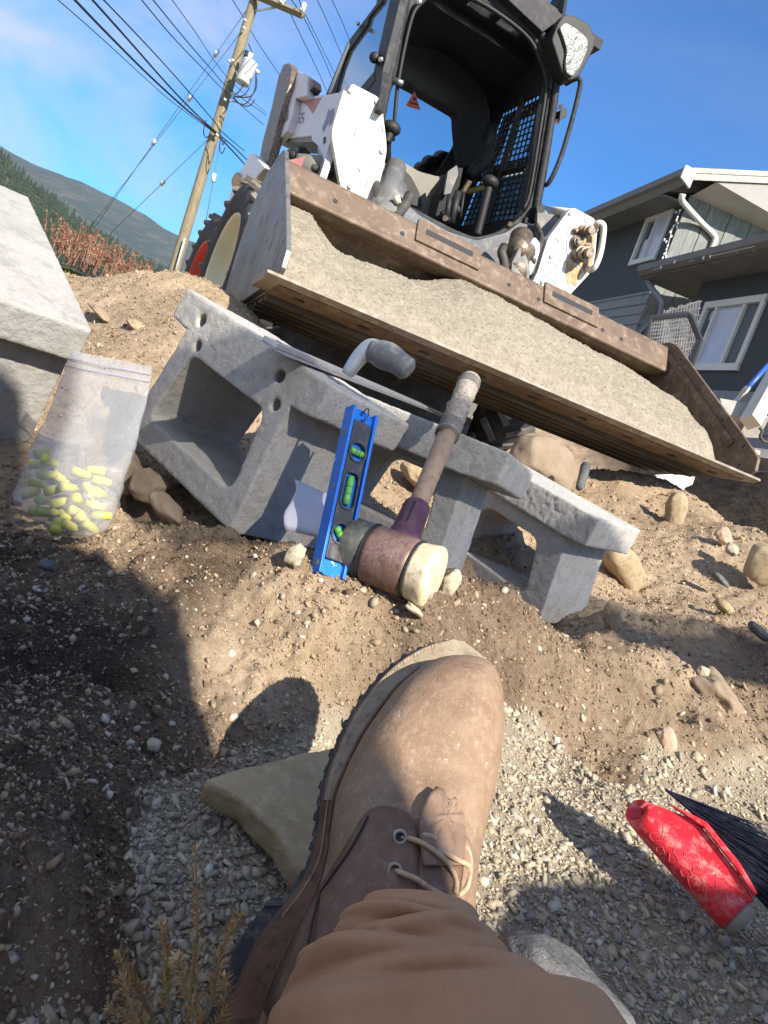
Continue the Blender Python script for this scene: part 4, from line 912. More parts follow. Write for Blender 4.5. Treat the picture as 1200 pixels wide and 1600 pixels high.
    # quarter (eyelet facing) panel: a thin second leather lying on the upper
    def panel(name, outline, lift, m, parent=bt, dens=9, th=.0016, rd=10, sm=3):
        P = rounded(outline, rd, 3); c = np.mean(P, axis=0); rings = []; V = []; F = []; nn = len(P)
        K = 7
        for k_ in range(K+1):
            s = 1-k_/K
            for p in P:
                q = c+(np.array(p)-c)*s; V.append(surf(q[0], q[1], lift))
        V = np.array(V)
        # smooth
        G = V.reshape(K+1, nn, 3)
        for _ in range(sm): G = (np.roll(G, 1, 1)+np.roll(G, -1, 1)+2*G)/4; G[1:-1] = (G[:-2]+G[2:]+2*G[1:-1])/4
        V = G.reshape(-1, 3)
        for k_ in range(K):
            for i in range(nn): F.append((k_*nn+i, k_*nn+(i+1) % nn, (k_+1)*nn+(i+1) % nn, (k_+1)*nn+i))
        o = mesh(name, V, F, m, parent, True, world=True); md = o.modifiers.new('s', 'SOLIDIFY'); md.thickness = th; md.offset = 0; return o
    panel('quarter_panel', [(400, 1600), (470, 1440), (560, 1290), (575, 1264), (605, 1258), (642, 1272), (656, 1310), (652, 1400), (640, 1500), (560, 1600)], .0022, M_leatherd, th=.0022)
    panel('tongue', [(655, 1300), (700, 1290), (722, 1310), (725, 1400), (700, 1440), (650, 1440)], .0022, M_leatherd)
    kl = panel('kiltie', [(656, 1310), (655, 1285), (660, 1262), (672, 1240), (682, 1229), (696, 1234), (699, 1252), (703, 1248), (712, 1246), (717, 1252), (712, 1268), (722, 1266), (726, 1272), (724, 1290), (728, 1310), (722, 1352), (662, 1352)], .0062, M_kilt, th=.0018, rd=3, sm=1)
    panel('right_quarter_edge', [(724, 1300), (735, 1318), (741, 1350), (735, 1400), (715, 1420), (722, 1380), (724, 1340)], .003, M_leather)
    # eyelets
    for ex, ey in ((625, 1308), (617, 1360)):
        c = surf(ex, ey, .0032); nn_ = (CAM-c); nn_ /= np.linalg.norm(nn_); nn_ = nn_+upv[30]*1.2; nn_ /= np.linalg.norm(nn_)
        e1 = np.cross(nn_, [0, 0, 1]); e1 /= np.linalg.norm(e1); e2 = np.cross(nn_, e1)
        ringp = [c+(e1*math.cos(a)+e2*math.sin(a))*.0037 for a in np.linspace(0, 2*math.pi, 25)]; ey_ = mesh('eyelet', *tube(ringp, .0012, 8, False), M_brass, bt, True, world=True)
        V_ = [c+(e1*math.cos(a)+e2*math.sin(a))*.0034-nn_*.0006 for a in np.linspace(0, 2*math.pi, 20, endpoint=False)]; mesh('eyelet_hole', V_, [tuple(range(20))], M_ink, bt, world=True)
    def lace(pts, r_=.0016):
        P = [surf(x, y, l) for x, y, l in pts]; P = smoothpath(P, 5); V_, F_ = tube(P, r_, 8); mesh('lace', V_, F_, M_lace, bt, True, world=True)
    lace([(625, 1308, .001), (634, 1309, .0058), (650, 1313, .0075), (668, 1322, .009), (690, 1338, .009), (705, 1356, .0075), (713, 1376, .0055), (712, 1396, .004)])
    lace([(660, 1305, .006), (672, 1306, .0078), (681, 1310, .0065)])
    lace([(664, 1334, .0055), (690, 1331, .009), (712, 1342, .0085), (728, 1350, .006), (736, 1356, .003)])
    lace([(617, 1360, .001), (628, 1364, .0055), (650, 1373, .0065), (672, 1388, .0068), (700, 1403, .006), (722, 1409, .004)])
    lace([(722, 1318, .003), (732, 1330, .004), (735, 1355, .004), (730, 1385, .004), (716, 1400, .004)])
    # stitching lines on the quarter
    stp = [surf(x, y, .0032) for x, y in ((500, 1395), (520, 1365), (545, 1330), (562, 1300), (575, 1275))]; mesh('seam', *tube(smoothpath(stp, 5), .0007, 6), M_ink, bt, True, world=True)
    stp = [surf(x, y, .0034) for x, y in ((468, 1560), (478, 1500), (488, 1440), (500, 1395))]; mesh('seam', *tube(smoothpath(stp, 5), .0008, 6), M_ink, bt, True, world=True)
    # ---- trouser leg: lofted tube from the cuff to behind the camera's right
    rings = [((582, 1418, .445), (645, 1394, .412), (736, 1426, .420), (640, 1500, .49)),
             ((556, 1450, .435), (645, 1410, .400), (750, 1462, .408), (640, 1530, .48)),
             ((512, 1500, .42), (645, 1442, .380), (772, 1500, .39), (640, 1590, .465)),
             ((461, 1548, .40), (660, 1485, .348), (825, 1550, .365), (650, 1660, .45)),
             ((433, 1608, .375), (700, 1530, .315), (890, 1562, .335), (670, 1740, .43)),
             ((430, 1690, .345), (745, 1580, .280), (940, 1600, .305), (700, 1840, .40)),
             ((480, 1800, .31), (810, 1680, .235), (1010, 1720, .28), (760, 1980, .37))]
    V = []; n = 44
    RS = []
    for rg in rings:
        a, t_, b_, bo = [at(*q) for q in rg]; RS.append((a, t_, b_, bo))
    RS = [smoothpath([q[k_] for q in RS], 8) for k_ in range(4)]; m2 = len(RS[0])
    for i in range(m2):
        a, t_, b_, bo = [RS[k_][i] for k_ in range(4)]; c = (a+b_)/2; vx = (b_-a)/2; vt = t_-c; vb = bo-c
        for k_ in range(n):
            th = 2*math.pi*k_/n; x_ = -math.cos(th); s = math.sin(th); V.append(c+vx*x_+(vt if s > 0 else vb)*abs(s))
    V = np.array(V); ti = np.repeat(np.linspace(0, 1, m2), n); ki = np.tile(np.arange(n)/n*2*math.pi, m2)
    # folds sweeping across the leg
    fold = fbm(V*15, 3, 12)*.9+fbm(V*6, 2, 3)*1.2
    for t0, sl0, k0, dp, wd in ((.16, .035, 1.2, 1.9, .018), (.24, -.05, 2.0, 2.4, .024), (.36, .06, 1.0, 2.6, .028), (.47, -.03, 1.8, 2.2, .03), (.30, .10, 2.6, 1.6, .018), (.60, .05, 1.4, 2.4, .04), (.42, -.12, .5, 1.8, .02)):
        q = (ti-t0-sl0*(ki-k0)-.02*fbm(V*10, 2, 31))/wd; along = np.exp(-((ki-k0)/1.25)**2); fold = fold+(-1.1*dp*np.exp(-q*q*.7)+1.0*dp*np.exp(-((q-2.2)/1.9)**2))*along
    fold = fold+np.where(ti < .05, .35*np.clip(ti/.01, 0, 1), 0)
    cc = V.reshape(m2, n, 3).mean(1); nr_ = V-np.repeat(cc, n, axis=0); nr_ /= np.linalg.norm(nr_, axis=1, keepdims=True)
    V = V+nr_*(fold*.0034)[:, None]
    F = [(i*n+k_, i*n+(k_+1) % n, (i+1)*n+(k_+1) % n, (i+1)*n+k_) for i in range(m2-1) for k_ in range(n)]
    tr = mesh('trouser_leg', V, F, M_duck, root, True, world=True); at_ = tr.data.attributes.new('wale', 'FLOAT', 'POINT'); kk_ = np.tile(np.arange(n), m2); at_.data.foreach_set('value', (np.minimum(kk_, n-kk_)/n*2*math.pi*95).astype(np.float32)); md = tr.modifiers.new('s', 'SOLIDIFY'); md.thickness = .0022; md.offset = -1
    md = tr.modifiers.new('ss', 'SUBSURF'); md.levels = 1; md.render_levels = 1
    hem = V.reshape(m2, n, 3); 
    for hi in (3, 4):
        hp = hem[hi]+(hem[hi]-hem[hi].mean(0))*.016; hp = smoothpath(np.vstack([hp, hp[:1]]), 3); sb2 = MB()
        for q in range(0, len(hp)-1, 1): sb2.tube([hp[q]*.85+hp[q+1]*.15, hp[q]*.15+hp[q+1]*.85], .00045, 5)
        sb2.build('hem_stitch', mat('hem_thread', (.62, .44, .30), rough=.8), tr, world=True)
    # ---- the sitter's body behind the camera: one skinned figure
    knee = RS[1][-1]*.5+RS[3][-1]*.5
    J = {'hip': (.63, -.50, .62), 'kneeR': tuple(knee+np.array([.03, -.06, .04])), 'chest': (.61, -.54, 1.10), 'neck': (.59, -.50, 1.34), 'head': (.57, -.46, 1.50), 'top': (.57, -.45, 1.62),
         'shL': (.42, -.52, 1.24), 'elL': (.20, -.42, .95), 'haL': (.08, -.20, .62), 'shR': (.78, -.56, 1.24), 'elR': (.79, -.54, .95), 'haR': (.68, -.42, .74), 'hL': (.46, -.46, .60), 'knL': (.12, -.34, .62), 'anL': (-.06, -.36, .20), 'toL': (-.08, -.22, .16), 'hR': (.64, -.44, .60)}
    rad = {'hip': .16, 'kneeR': .075, 'chest': .18, 'neck': .06, 'head': .095, 'top': .07, 'shL': .07, 'elL': .05, 'haL': .035, 'shR': .07, 'elR': .05, 'haR': .035, 'hL': .1, 'knL': .075, 'anL': .05, 'toL': .04, 'hR': .1}
    nm = list(J); E_ = [('hip', 'chest'), ('chest', 'neck'), ('neck', 'head'), ('head', 'top'), ('chest', 'shL'), ('shL', 'elL'), ('elL', 'haL'), ('chest', 'shR'), ('shR', 'elR'), ('elR', 'haR'), ('hip', 'hL'), ('hL', 'knL'), ('knL', 'anL'), ('anL', 'toL'), ('hip', 'hR'), ('hR', 'kneeR')]
    me = bpy.data.meshes.new('body'); me.from_pydata([J[k_] for k_ in nm], [(nm.index(a), nm.index(b_)) for a, b_ in E_], []); o = bpy.data.objects.new('body', me); COL.objects.link(o)
    md = o.modifiers.new('skin', 'SKIN')
    for i, k_ in enumerate(nm): me.skin_vertices[0].data[i].radius = (rad[k_], rad[k_])
    me.skin_vertices[0].data[0].use_root = True
    o.modifiers.new('sub', 'SUBSURF').levels = 2
    dg = bpy.context.evaluated_depsgraph_get(); me2 = bpy.data.meshes.new_from_object(o.evaluated_get(dg)); bpy.data.objects.remove(o)
    inv = world_of(root).inverted(); me2.transform(inv); ob = link('body', me2, M_jacket, root, True); me2.name = 'body'
    return root
person()

# ============================================================ SKID-STEER LOADER
LO = np.array([-.5024, 1.9473, .6101]); LAZ = R(23.1)
LA = np.array([math.cos(LAZ), math.sin(LAZ), 0]); LB_ = np.array([-math.sin(LAZ), math.cos(LAZ), 0]); LU = np.array([0, 0, 1.])
def lfr(p): q = p-LO; return np.array([q@LA, q@LB_, q@LU])
def pb(px, py, b): return lfr(onplane(px, py, LO+LB_*b, LB_))      # point of the plane b behind the bucket lip
def pa(px, py, a): return lfr(onplane(px, py, LO+LA*a, LA))
SK = empty('skid_steer_loader', tuple(LO), (0, 0, LAZ), label='white and charcoal skid-steer loader with its raised bucket full of sand', cat='skid steer')
def plate_b(name, px, b, th, m, parent=SK, holes=(), rad=0., bv=.002):
    """plate facing forward at distance b behind the lip, thickness th going back"""
    P = [pb(x, y, b) for x, y in px]; lp = [(p[0], p[2]) for p in P]
    if rad: lp = rounded(lp, rad, 4)
    V, F = prism([lp]+[list(h) for h in holes], th, bv if bv < th/2 else 0)
    V = np.c_[V[:, 0], b+V[:, 2], V[:, 1]]; return mesh(name, V, F, m, parent)
def plate_a(name, bc, a, th, m, parent=SK, holes=(), rad=0., bv=.002, px=False):
    if px: bc = [tuple(pa(x, y, a)[1:]) for x, y in bc]
    lp = rounded(bc, rad, 4) if rad else bc
    V, F = prism([lp]+[list(h) for h in holes], th, bv if bv < th/2 else 0)
    V = np.c_[a+V[:, 2], V[:, 0], V[:, 1]]; return mesh(name, V, F, m, parent)
# ---- bucket
BK = empty('bucket', (0, 0, 0)); BK.parent = SK
WB = 1.83
side = [(-.02, .004), (-.045, .03), (-.035, .075), (.0, .10), (.10, .165), (.59, .468), (.64, .478), (.70, .47), (.86, .44), (.97, .33), (.985, .16), (.94, .0), (.70, -.05), (.50, -.055), (.2, -.02)]
h_ = [circ(b_, c_, .006, 8) for b_, c_ in ((.045, .105), (.19, .185), (.36, .29), (.53, .405), (.03, .035))]
plate_a('side_plate', side, .03, .014, M_steel, BK, h_)
plate_a('side_plate', side, WB-.044, .014, M_rust, BK, h_)
for aa, mm in ((.044, M_steel), (WB-.05, M_rust)):     # doubler strip along the slanted edge
    st_ = [(-.03, .03), (-.03, .075), (.0, .10), (.59, .468), (.66, .462), (.62, .425), (.10, .075), (.06, .03)]
plate_a('edge_strip', [(.09, .115), (.60, .43), (.618, .41), (.11, .09)], WB-.052, .008, M_rust, BK, bv=.001)
# floor, curved back
prof = [(-.01, .0), (.50, -.045), (.64, -.035), (.735, .02), (.765, .12), (.755, .22), (.715, .30), (.67, .345)]
pr2 = smoothpath([(b_, c_, 0) for b_, c_ in prof], 3)[:, :2]
off = np.gradient(pr2, axis=0); off = np.c_[-off[:, 1], off[:, 0]]; off /= np.linalg.norm(off, axis=1, keepdims=True)
lp = [tuple(p) for p in pr2]+[tuple(p-o*.012) for p, o in zip(pr2[::-1], off[::-1])]
V, F = prism([lp], WB-.09, 0); V = np.c_[.045+V[:, 2], V[:, 0], V[:, 1]]; mesh('floor_and_back', V, F, M_rust, BK)
# wear bars under the floor
for i, b_ in enumerate((.14, .215, .29, .37, .45)):
    MB().box(.05, WB-.05, b_, b_+.045, -.045*b_/.5-.030-.0*i, -.045*b_/.5-.0125).build('wear_bar', M_under, BK, bv=.003)
mb = MB(); mb.add([(.045, .10, -.0215), (WB-.045, .10, -.0215), (WB-.045, .50, -.0585), (.045, .50, -.0585)], [(0, 1, 2, 3)]); mb.build('underside_skin', M_under, BK)
# cutting edge
e = [(-.045, .004), (-.04, .012), (.15, .004), (.15, -.020), (-.02, -.008)]
V, F = prism([e], WB+.0, .0015); V = np.c_[0+V[:, 2], V[:, 0], V[:, 1]]; ce = mesh('cutting_edge', V, F, M_edge, BK)
for i in range(9):
    a_ = .12+i*.199; V, F = tube([(a_, .06, -.0155), (a_, .06, -.0225)], .017, 14); mesh('plough_bolt', V, F, M_under, ce)
# top tube (angle section) with spill-guard pockets
t_ = rounded([(.60, .33), (.565, .345), (.625, .455), (.70, .46), (.72, .345), (.66, .322)], .012, 3)
V, F = prism([t_], WB-.10, 0); V = np.c_[.05+V[:, 2], V[:, 0], V[:, 1]]; tt_ = mesh('top_tube', V, F, M_rust, BK)
def on_tube(a0, a1, t0, t1, lift, th, nm, m, parent=BK):
    p0 = np.array([.565, .345]); p1 = np.array([.625, .455]); d = p1-p0; nn = np.array([-d[1], d[0]]); nn /= np.linalg.norm(nn)
    q = [p0+d*t0+nn*lift, p0+d*t1+nn*lift, p0+d*t1+nn*(lift+th), p0+d*t0+nn*(lift+th)]
    V = []; 
    for a in (a0, a1): V += [(a, x[0], x[1]) for x in q]
    F = [(0, 1, 2, 3), (7, 6, 5, 4), (0, 4, 5, 1), (1, 5, 6, 2), (2, 6, 7, 3), (3, 7, 4, 0)]
    return mesh(nm, V, F, m, parent)
for a0 in (.55, 1.12):
    bev(on_tube(a0, a0+.27, .38, 1.12, -.004, .014, 'step_pocket', M_rust), .003)
    on_tube(a0+.035, a0+.235, .70, .88, .0098, .0014, 'step_slot', M_ink)
for a0 in (.24, .50, .96, 1.10, 1.42, 1.52):
    p0 = np.array([.565, .345]); d = np.array([.06, .11]); nn = np.array([-d[1], d[0]])/np.linalg.norm(d); c = p0+d*.42+nn*.0006
    V, F = tube([(a0, c[0]+nn[0]*-.002, c[1]+nn[1]*-.002), (a0, c[0]+nn[0]*.0012, c[1]+nn[1]*.0012)], .009, 12); mesh('tube_hole', V, F, M_ink, BK)
for a0, c0 in ((.20, .30), (.37, .20), (.97, .22), (1.30, .25)):
    V, F = tube([(a0, .735, c0), (a0, .78, c0)], .010, 12); mesh('back_plate_bolt', V, F, M_dirtymetal, BK)
# ---- sand heap in the bucket: a thing of its own
M_sand = mat('grey_sand', (.27, .235, .175), (.35, .31, .24), (.20, .175, .13), ns=25, rough=.97, bump=.005, bs=90, bump2=.003, bs2=260, spk=(.48, .44, .36), spks=260, spka=.1, spec=.15)
na_, nb_ = 420, 150
ag = np.linspace(.046, WB-.052, na_); bg_ = np.linspace(.0, .745, nb_)
AA, BB = np.meshgrid(ag, bg_)
# top line of the sand against the back plate, read along the bucket
sb_ = [pb(x, y, .70) for x, y in [(455, 358), (470, 385), (490, 408), (520, 420), (560, 434), (600, 452), (645, 458), (690, 453), (730, 472), (780, 500), (830, 528), (900, 565), (960, 600), (985, 618)]]
tx = [p[0] for p in sb_]; hz_ = [p[2]+.010 for p in sb_]; tx += [1.80]; hz_ += [hz_[-1]-.02]
HB = np.interp(AA, tx, hz_)
floor_c = np.interp(BB, [0, .5, .64, .735, .75], [.0, -.045, -.035, .02, .05])
ramp = np.clip((BB-.012)/.62, 0, 1)
edge = np.clip((WB-.055-AA-.22*np.clip(.40-BB, 0, 1))/.05, 0, 1)
ZZ = .002+HB*np.sin(ramp*math.pi/2)**.9*np.clip(edge*1.6, 0, 1)+ .025*np.clip(BB*14, 0, 1)*np.clip(edge*2, 0, 1)
PN = np.c_[AA.ravel(), BB.ravel()]
nzs = (fbm(PN*9, 4, 71)*.006+fbm(PN*55, 3, 73)*.0025+fbm(PN*140, 2, 75)*.0015).reshape(ZZ.shape)
ZZ = np.maximum(ZZ+nzs*np.clip(BB*10, .15, 1), floor_c+.0015)
Pw = LO+AA.ravel()[:, None]*LA+BB.ravel()[:, None]*LB_+ZZ.ravel()[:, None]*LU
i_, j_ = np.meshgrid(np.arange(nb_-1), np.arange(na_-1), indexing='ij'); F = np.c_[(i_*na_+j_).ravel(), (i_*na_+j_+1).ravel(), ((i_+1)*na_+j_+1).ravel(), ((i_+1)*na_+j_).ravel()]
so_ = mesh('sand_heap', Pw, F, M_sand, world=True, smooth=True); tag(so_, 'heap of damp grey sand filling the loader bucket', kind='stuff')
n_ = 16000; aa = rng.uniform(.05, WB-.06, n_); bb = rng.uniform(0.01, .73, n_); ii = np.clip((bb/.745*(nb_-1)).astype(int), 0, nb_-1); jj = np.clip(((aa-.046)/(WB-.098)*(na_-1)).astype(int), 0, na_-1); zz = ZZ[ii, jj]
Pg = LO+aa[:, None]*LA+bb[:, None]*LB_+zz[:, None]*LU
keep = (zz > .004)
scatter('sand_grit', Pg[keep], np.clip(rng.lognormal(math.log(.0026), .35, keep.sum()), .0012, .006), chips[:6], M_chip, 'coarse grit on the sand heap in the bucket', .9, tints_of(int(keep.sum()), [(.34, .30, .23), (.24, .21, .16), (.44, .40, .32)], [4, 3, 2]))

# ---- loader arms
AR = empty('lift_arm', (0, 0, 0)); AR.parent = SK
LPX = [(548, 129), (592, 152), (597, 166), (604, 222), (604, 240), (584, 327), (570, 345), (545, 322), (534, 302), (518, 212), (520, 198), (538, 136)]
plate_b('arm_plate', LPX, 1.10, .035, M_white, AR, rad=.018)
# box of the arm, going back from the plate
pl = [pb(x, y, 1.135) for x, y in [(540, 136), (520, 200), (520, 225), (536, 300), (560, 300), (575, 200), (570, 145)]]
def loft_back(name, front, back, m, parent=AR):
    V = [tuple(p) for p in front]+[tuple(p) for p in back]; n = len(front)
    F = [tuple(range(n))[::-1], tuple(range(n, 2*n))]+[(i, (i+1) % n, n+(i+1) % n, n+i) for i in range(n)]
    return mesh(name, V, F, m, parent)
c1 = pb(545, 150, 1.14); c2 = pb(522, 212, 1.14); zt = c1[2]; zb = pb(528, 250, 1.14)[2]; al = .262
# outer cheek of the arm facing left (near the front it is a swelling plate, further back a tube)
cheek = [pa(x, y, al) for x, y in [(540, 144), (505, 150), (496, 165), (486, 200), (488, 218), (497, 226), (508, 250), (522, 290), (532, 318), (538, 300)]]
V, F = prism([[(max(p[1], 1.13), p[2]) for p in cheek[:-2]]], .03, .003); V = np.c_[al+V[:, 2], V[:, 0], V[:, 1]]; mesh('arm_cheek', V, F, M_greyw, AR)
tubepx = [pa(x, y, al+.012) for x, y in [(503, 148), (463, 153), (458, 170), (452, 200), (434, 218), (488, 212), (490, 190)]]
V, F = prism([[(p[1], p[2]) for p in tubepx]], .17, .004); V = np.c_[al+.012+V[:, 2], V[:, 0], V[:, 1]]; mesh('arm_tube', V, F, M_greyw, AR)
under = [pa(x, y, al+.02) for x, y in [(430, 222), (434, 216), (490, 211), (494, 222)]]
V, F = prism([[(p[1], p[2]) for p in under]], .14, .0); V = np.c_[al+.02+V[:, 2], V[:, 0], V[:, 1]]; mesh('arm_underside', V, F, M_tan, AR)
inner = [pb(x, y, 1.14) for x, y in [(534, 300), (560, 310), (552, 322), (528, 300), (510, 245), (516, 235)]]
def decal(px, a, m, nm='decal', parent=AR):
    P = [pa(x, y, a) for x, y in px]; mesh(nm, P, [tuple(range(len(P)))], m, parent)
decal([(468, 157), (504, 152), (497, 165), (488, 177), (481, 166)], al+.0105, M_decalr)
for k_, x0 in enumerate((459, 465, 471)):      # model lettering, three upright characters
    for (dx, dy, w_, h_) in ((0, 0, 5, 2), (0, 0, 1.6, 8), (1, 7, 5, 2), (3.6, 8, 1.6, 7), (-1, 14, 5, 2)):
        x, y = x0+dx-.25*dy, 176+dy+k_*.2
        decal([(x, y), (x+w_, y-.3), (x+w_, y+h_), (x, y+h_)], al+.0100, M_decalg, 'letter_mark')
decal([(513, 170), (517, 173), (521, 168), (523, 180), (518, 192), (513, 197), (516, 188), (511, 194), (505, 207), (503, 200), (509, 186)], al-.0015, M_decalg, 'animal_head_emblem')
decal([(505, 215), (509, 213), (509, 222), (505, 226)], al-.0015, M_ink, 'bolt_hole')
# upright link and rear tower at the left
def bar_b(name, p0, p1, w_, th, m, parent=AR):
    (x0, y0, b0), (x1, y1, b1) = p0, p1; a = pb(x0, y0, b0); b_ = pb(x1, y1, b1); V, F = tube([a, b_], w_, 4); return mesh(name, V, F, m, parent)
lk = [pa(x, y, .20) for x, y in [(443, 101), (451, 98), (456, 106), (452, 130), (441, 165), (428, 215), (416, 262), (404, 256), (410, 222), (424, 170), (435, 120)]]
V, F = prism([[(p[1], p[2]) for p in lk]], .05, .003); V = np.c_[.20+V[:, 2], V[:, 0], V[:, 1]]; mesh('rear_link', V, F, M_dirtymetal, AR)
wk = [pa(x, y, .235) for x, y in [(453, 105), (480, 118), (479, 150), (461, 153), (457, 178), (448, 205), (430, 224), (412, 262), (414, 250), (430, 215), (428, 190), (444, 148)]]
V, F = prism([[(p[1], p[2]) for p in wk]], .04, .004); V = np.c_[.235+V[:, 2], V[:, 0], V[:, 1]]; mesh('link_bracket', V, F, M_greyw, AR)
sl_ = [pa(x, y, .2335) for x, y in [(444, 173), (451, 170), (450, 186), (438, 200), (441, 185)]]
mesh('bracket_slot', sl_, [tuple(range(5))], M_greyw if False else M_tan, AR)
kn = [pa(x, y, .25) for x, y in [(474, 114), (488, 125), (489, 135), (481, 145), (476, 130)]]
V, F = prism([[(p[1], p[2]) for p in kn]], .05, .003); V = np.c_[.25+V[:, 2], V[:, 0], V[:, 1]]; mesh('pivot_knuckle', V, F, M_dirtymetal, AR)
tw = [pa(x, y, .12) for x, y in [(392, 238), (396, 240), (414, 262), (402, 275), (372, 330), (352, 345), (345, 345), (366, 285)]]
V, F = prism([[(p[1], p[2]) for p in tw]], .05, .004); V = np.c_[.12+V[:, 2], V[:, 0], V[:, 1]]; mesh('rear_fender', V, F, M_white, AR)
lampb = [pa(x, y, .10) for x, y in [(365, 273), (370, 268), (376, 280), (372, 292), (362, 291), (361, 282)]]
V, F = prism([[(p[1], p[2]) for p in lampb]], .05, .003); V = np.c_[.10+V[:, 2], V[:, 0], V[:, 1]]; mesh('side_marker', V, F, M_greasestain, AR)
# tilt cylinder and hose bundle behind the left plate
def cyl(name, p0, p1, r_, m, parent=AR, n=16):
    a = pb(*p0); b_ = pb(*p1); V, F = tube([a, b_], r_, n); return mesh(name, V, F, m, parent, True)
cyl('tilt_cylinder', (618, 262, 1.25), (598, 345, .95), .046, M_cabg)
cyl('cylinder_guard', (610, 300, 1.18), (600, 350, .98), .075, M_cabg)
mesh('grease_nipple', *tube([pb(619, 306, .95), pb(622, 318, .95)], .014, 10), M_cream, AR, True)
mesh('hose', *tube(smoothpath([pb(640, 305, 1.0), pb(634, 318, .98), (pb(622, 335, .95)), pb(612, 352, .9)], 5), .022, 10), M_hose, AR, True)
mesh('hose', *tube(smoothpath([pb(470, 245, 1.3), pb(478, 252, 1.3), pb(490, 262, 1.2), pb(520, 275, 1.2)], 5), .014, 8), M_hose, AR, True)
plate_b('maroon_guard', [(445, 262), (452, 250), (478, 244), (470, 262), (462, 272)], .95, .05, M_redhose, AR, bv=0)
cyl('cross_tube', (465, 262, 1.25), (540, 268, 1.25), .055, M_tan)
mb = MB()
for x, y, r_ in ((452, 241, .02), (460, 238, .025), (470, 240, .02), (466, 232, .015)):
    V, F = tube([pb(x, y, 1.4), pb(x+9, y+3, 1.35)], r_, 8); mb.add(V, F)
mb.build('hose_coupler', M_black, AR, smooth=True)
bar_b('tan_strut', (490, 245, 1.5), (480, 275, 1.5), .02, .02, M_cream)
# ---- right arm end with the quick-coupler block
RPX = [(896, 324), (928, 341), (934, 352), (930, 400), (921, 428), (882, 470), (868, 476), (826, 452), (840, 425), (849, 395), (857, 371), (888, 330)]
plate_b('arm_plate', RPX, 1.10, .035, M_white, AR, rad=.014)
armr = [pb(x, y, 1.6) for x, y in [(850, 322), (890, 332), (895, 345), (850, 333)]]
cyl('arm_top_tube', (893, 334, 1.15), (846, 327, 1.75), .022, M_white)
plate_b('arm_inner_web', [(840, 332), (888, 338), (892, 350), (858, 372), (852, 395), (838, 385)], 1.3, .02, M_cabg, AR, bv=0)
RC = [(893, 345), (905, 341), (926, 352), (932, 362), (927, 420), (914, 425), (900, 416), (888, 402), (885, 388), (888, 360)]
cb = plate_b('coupler_recess', RC, 1.096, .004, M_greyw, AR, rad=.02, bv=0)
for rr_, cc_ in (((893, 372, 886, 404), M_greasestain),):
    pass
plate_b('rust_stain', [(897, 362), (906, 350), (924, 356), (930, 366), (925, 418), (913, 421), (902, 412), (894, 398), (895, 380)], 1.0925, .003, M_greasestain, AR, rad=.02, bv=0)
plate_b('rust_run', [(886, 405), (896, 415), (911, 424), (905, 432), (900, 450), (893, 440), (888, 446), (884, 425)], 1.0975, .002, M_greasestain, AR, rad=.01, bv=0)
def coupler(px, py, r_, ln):
    c = pb(px, py, 1.09); V, F = tube([c, c+(0, -ln*.35, 0), c+(0, -ln*.36, 0), c+(0, -ln*.7, 0), c+(0, -ln*.71, 0), c+(0, -ln, 0)], [r_, r_, r_*.82, r_*.86, r_*.62, r_*.6], 18); mesh('hydraulic_coupler', V, F, M_dirtymetal, AR, True).data.polygons.foreach_set('use_smooth', [False]*0 or [False]*len(F))
coupler(911, 362, .030, .07); coupler(901, 377, .029, .03); coupler(903, 398, .036, .10); coupler(917, 386, .018, .03); coupler(898, 360, .012, .02)
mesh('coupler_handle', *tube(smoothpath([pb(930, 360, 1.09), pb(932, 350, 1.05), pb(941, 350, 1.03), pb(943, 362, 1.03), pb(938, 395, 1.03), pb(930, 416, 1.03), pb(922, 422, 1.06), pb(918, 420, 1.09)], 5), .014, 10), M_white, AR, True)
tx_ = [(853, 407), (872, 415), (867, 440), (848, 430)]
mbd = MB()
for (x0, y0), (x1, y1) in zip(tx_, tx_[1:]+tx_[:1]):
    a = pb(x0, y0, 1.0985); b_ = pb(x1, y1, 1.0985); mbd.add(*tube([a, b_], .0012, 4))
for k_ in range(4): a = pb(855-k_*1.2, 416+k_*4, 1.0985); b_ = pb(866-k_*1.2, 421+k_*4, 1.0985); mbd.add(*tube([a, b_], .0010, 4))
mbd.build('printed_notice', M_decalg, AR)
for x, y in ((548, 140), (590, 158), (598, 235), (566, 320), (548, 290)): mesh('plate_bolt', *tube([pb(x, y, 1.10), pb(x, y, 1.088)], .011, 8), M_greyw, AR)
for x, y in ((892, 333), (916, 344), (862, 400), (848, 440), (884, 455)): mesh('plate_bolt', *tube([pb(x, y, 1.10), pb(x, y, 1.090)], .009, 8), M_greyw, AR)
for (x0, y0, x1, y1) in ((556, 200, 553, 214), (596, 196, 599, 208), (575, 280, 571, 292), (560, 262, 563, 270), (868, 372, 874, 379)): mesh('paint_scratch', *tube([pb(x0, y0, 1.0985), pb(x1, y1, 1.0985)], .0016, 4), M_dirtymetal, AR)
mesh('hose', *tube(smoothpath([pb(585, 250, 1.3), pb(592, 262, 1.2), pb(588, 290, 1.1), pb(594, 330, 1.0)], 5), .016, 8), M_hose, AR, True)
mesh('hose', *tube(smoothpath([pb(838, 352, 1.25), pb(846, 372, 1.15), pb(840, 392, 1.05), pb(832, 410, 1.0)], 5), .013, 8), M_hose, AR, True)
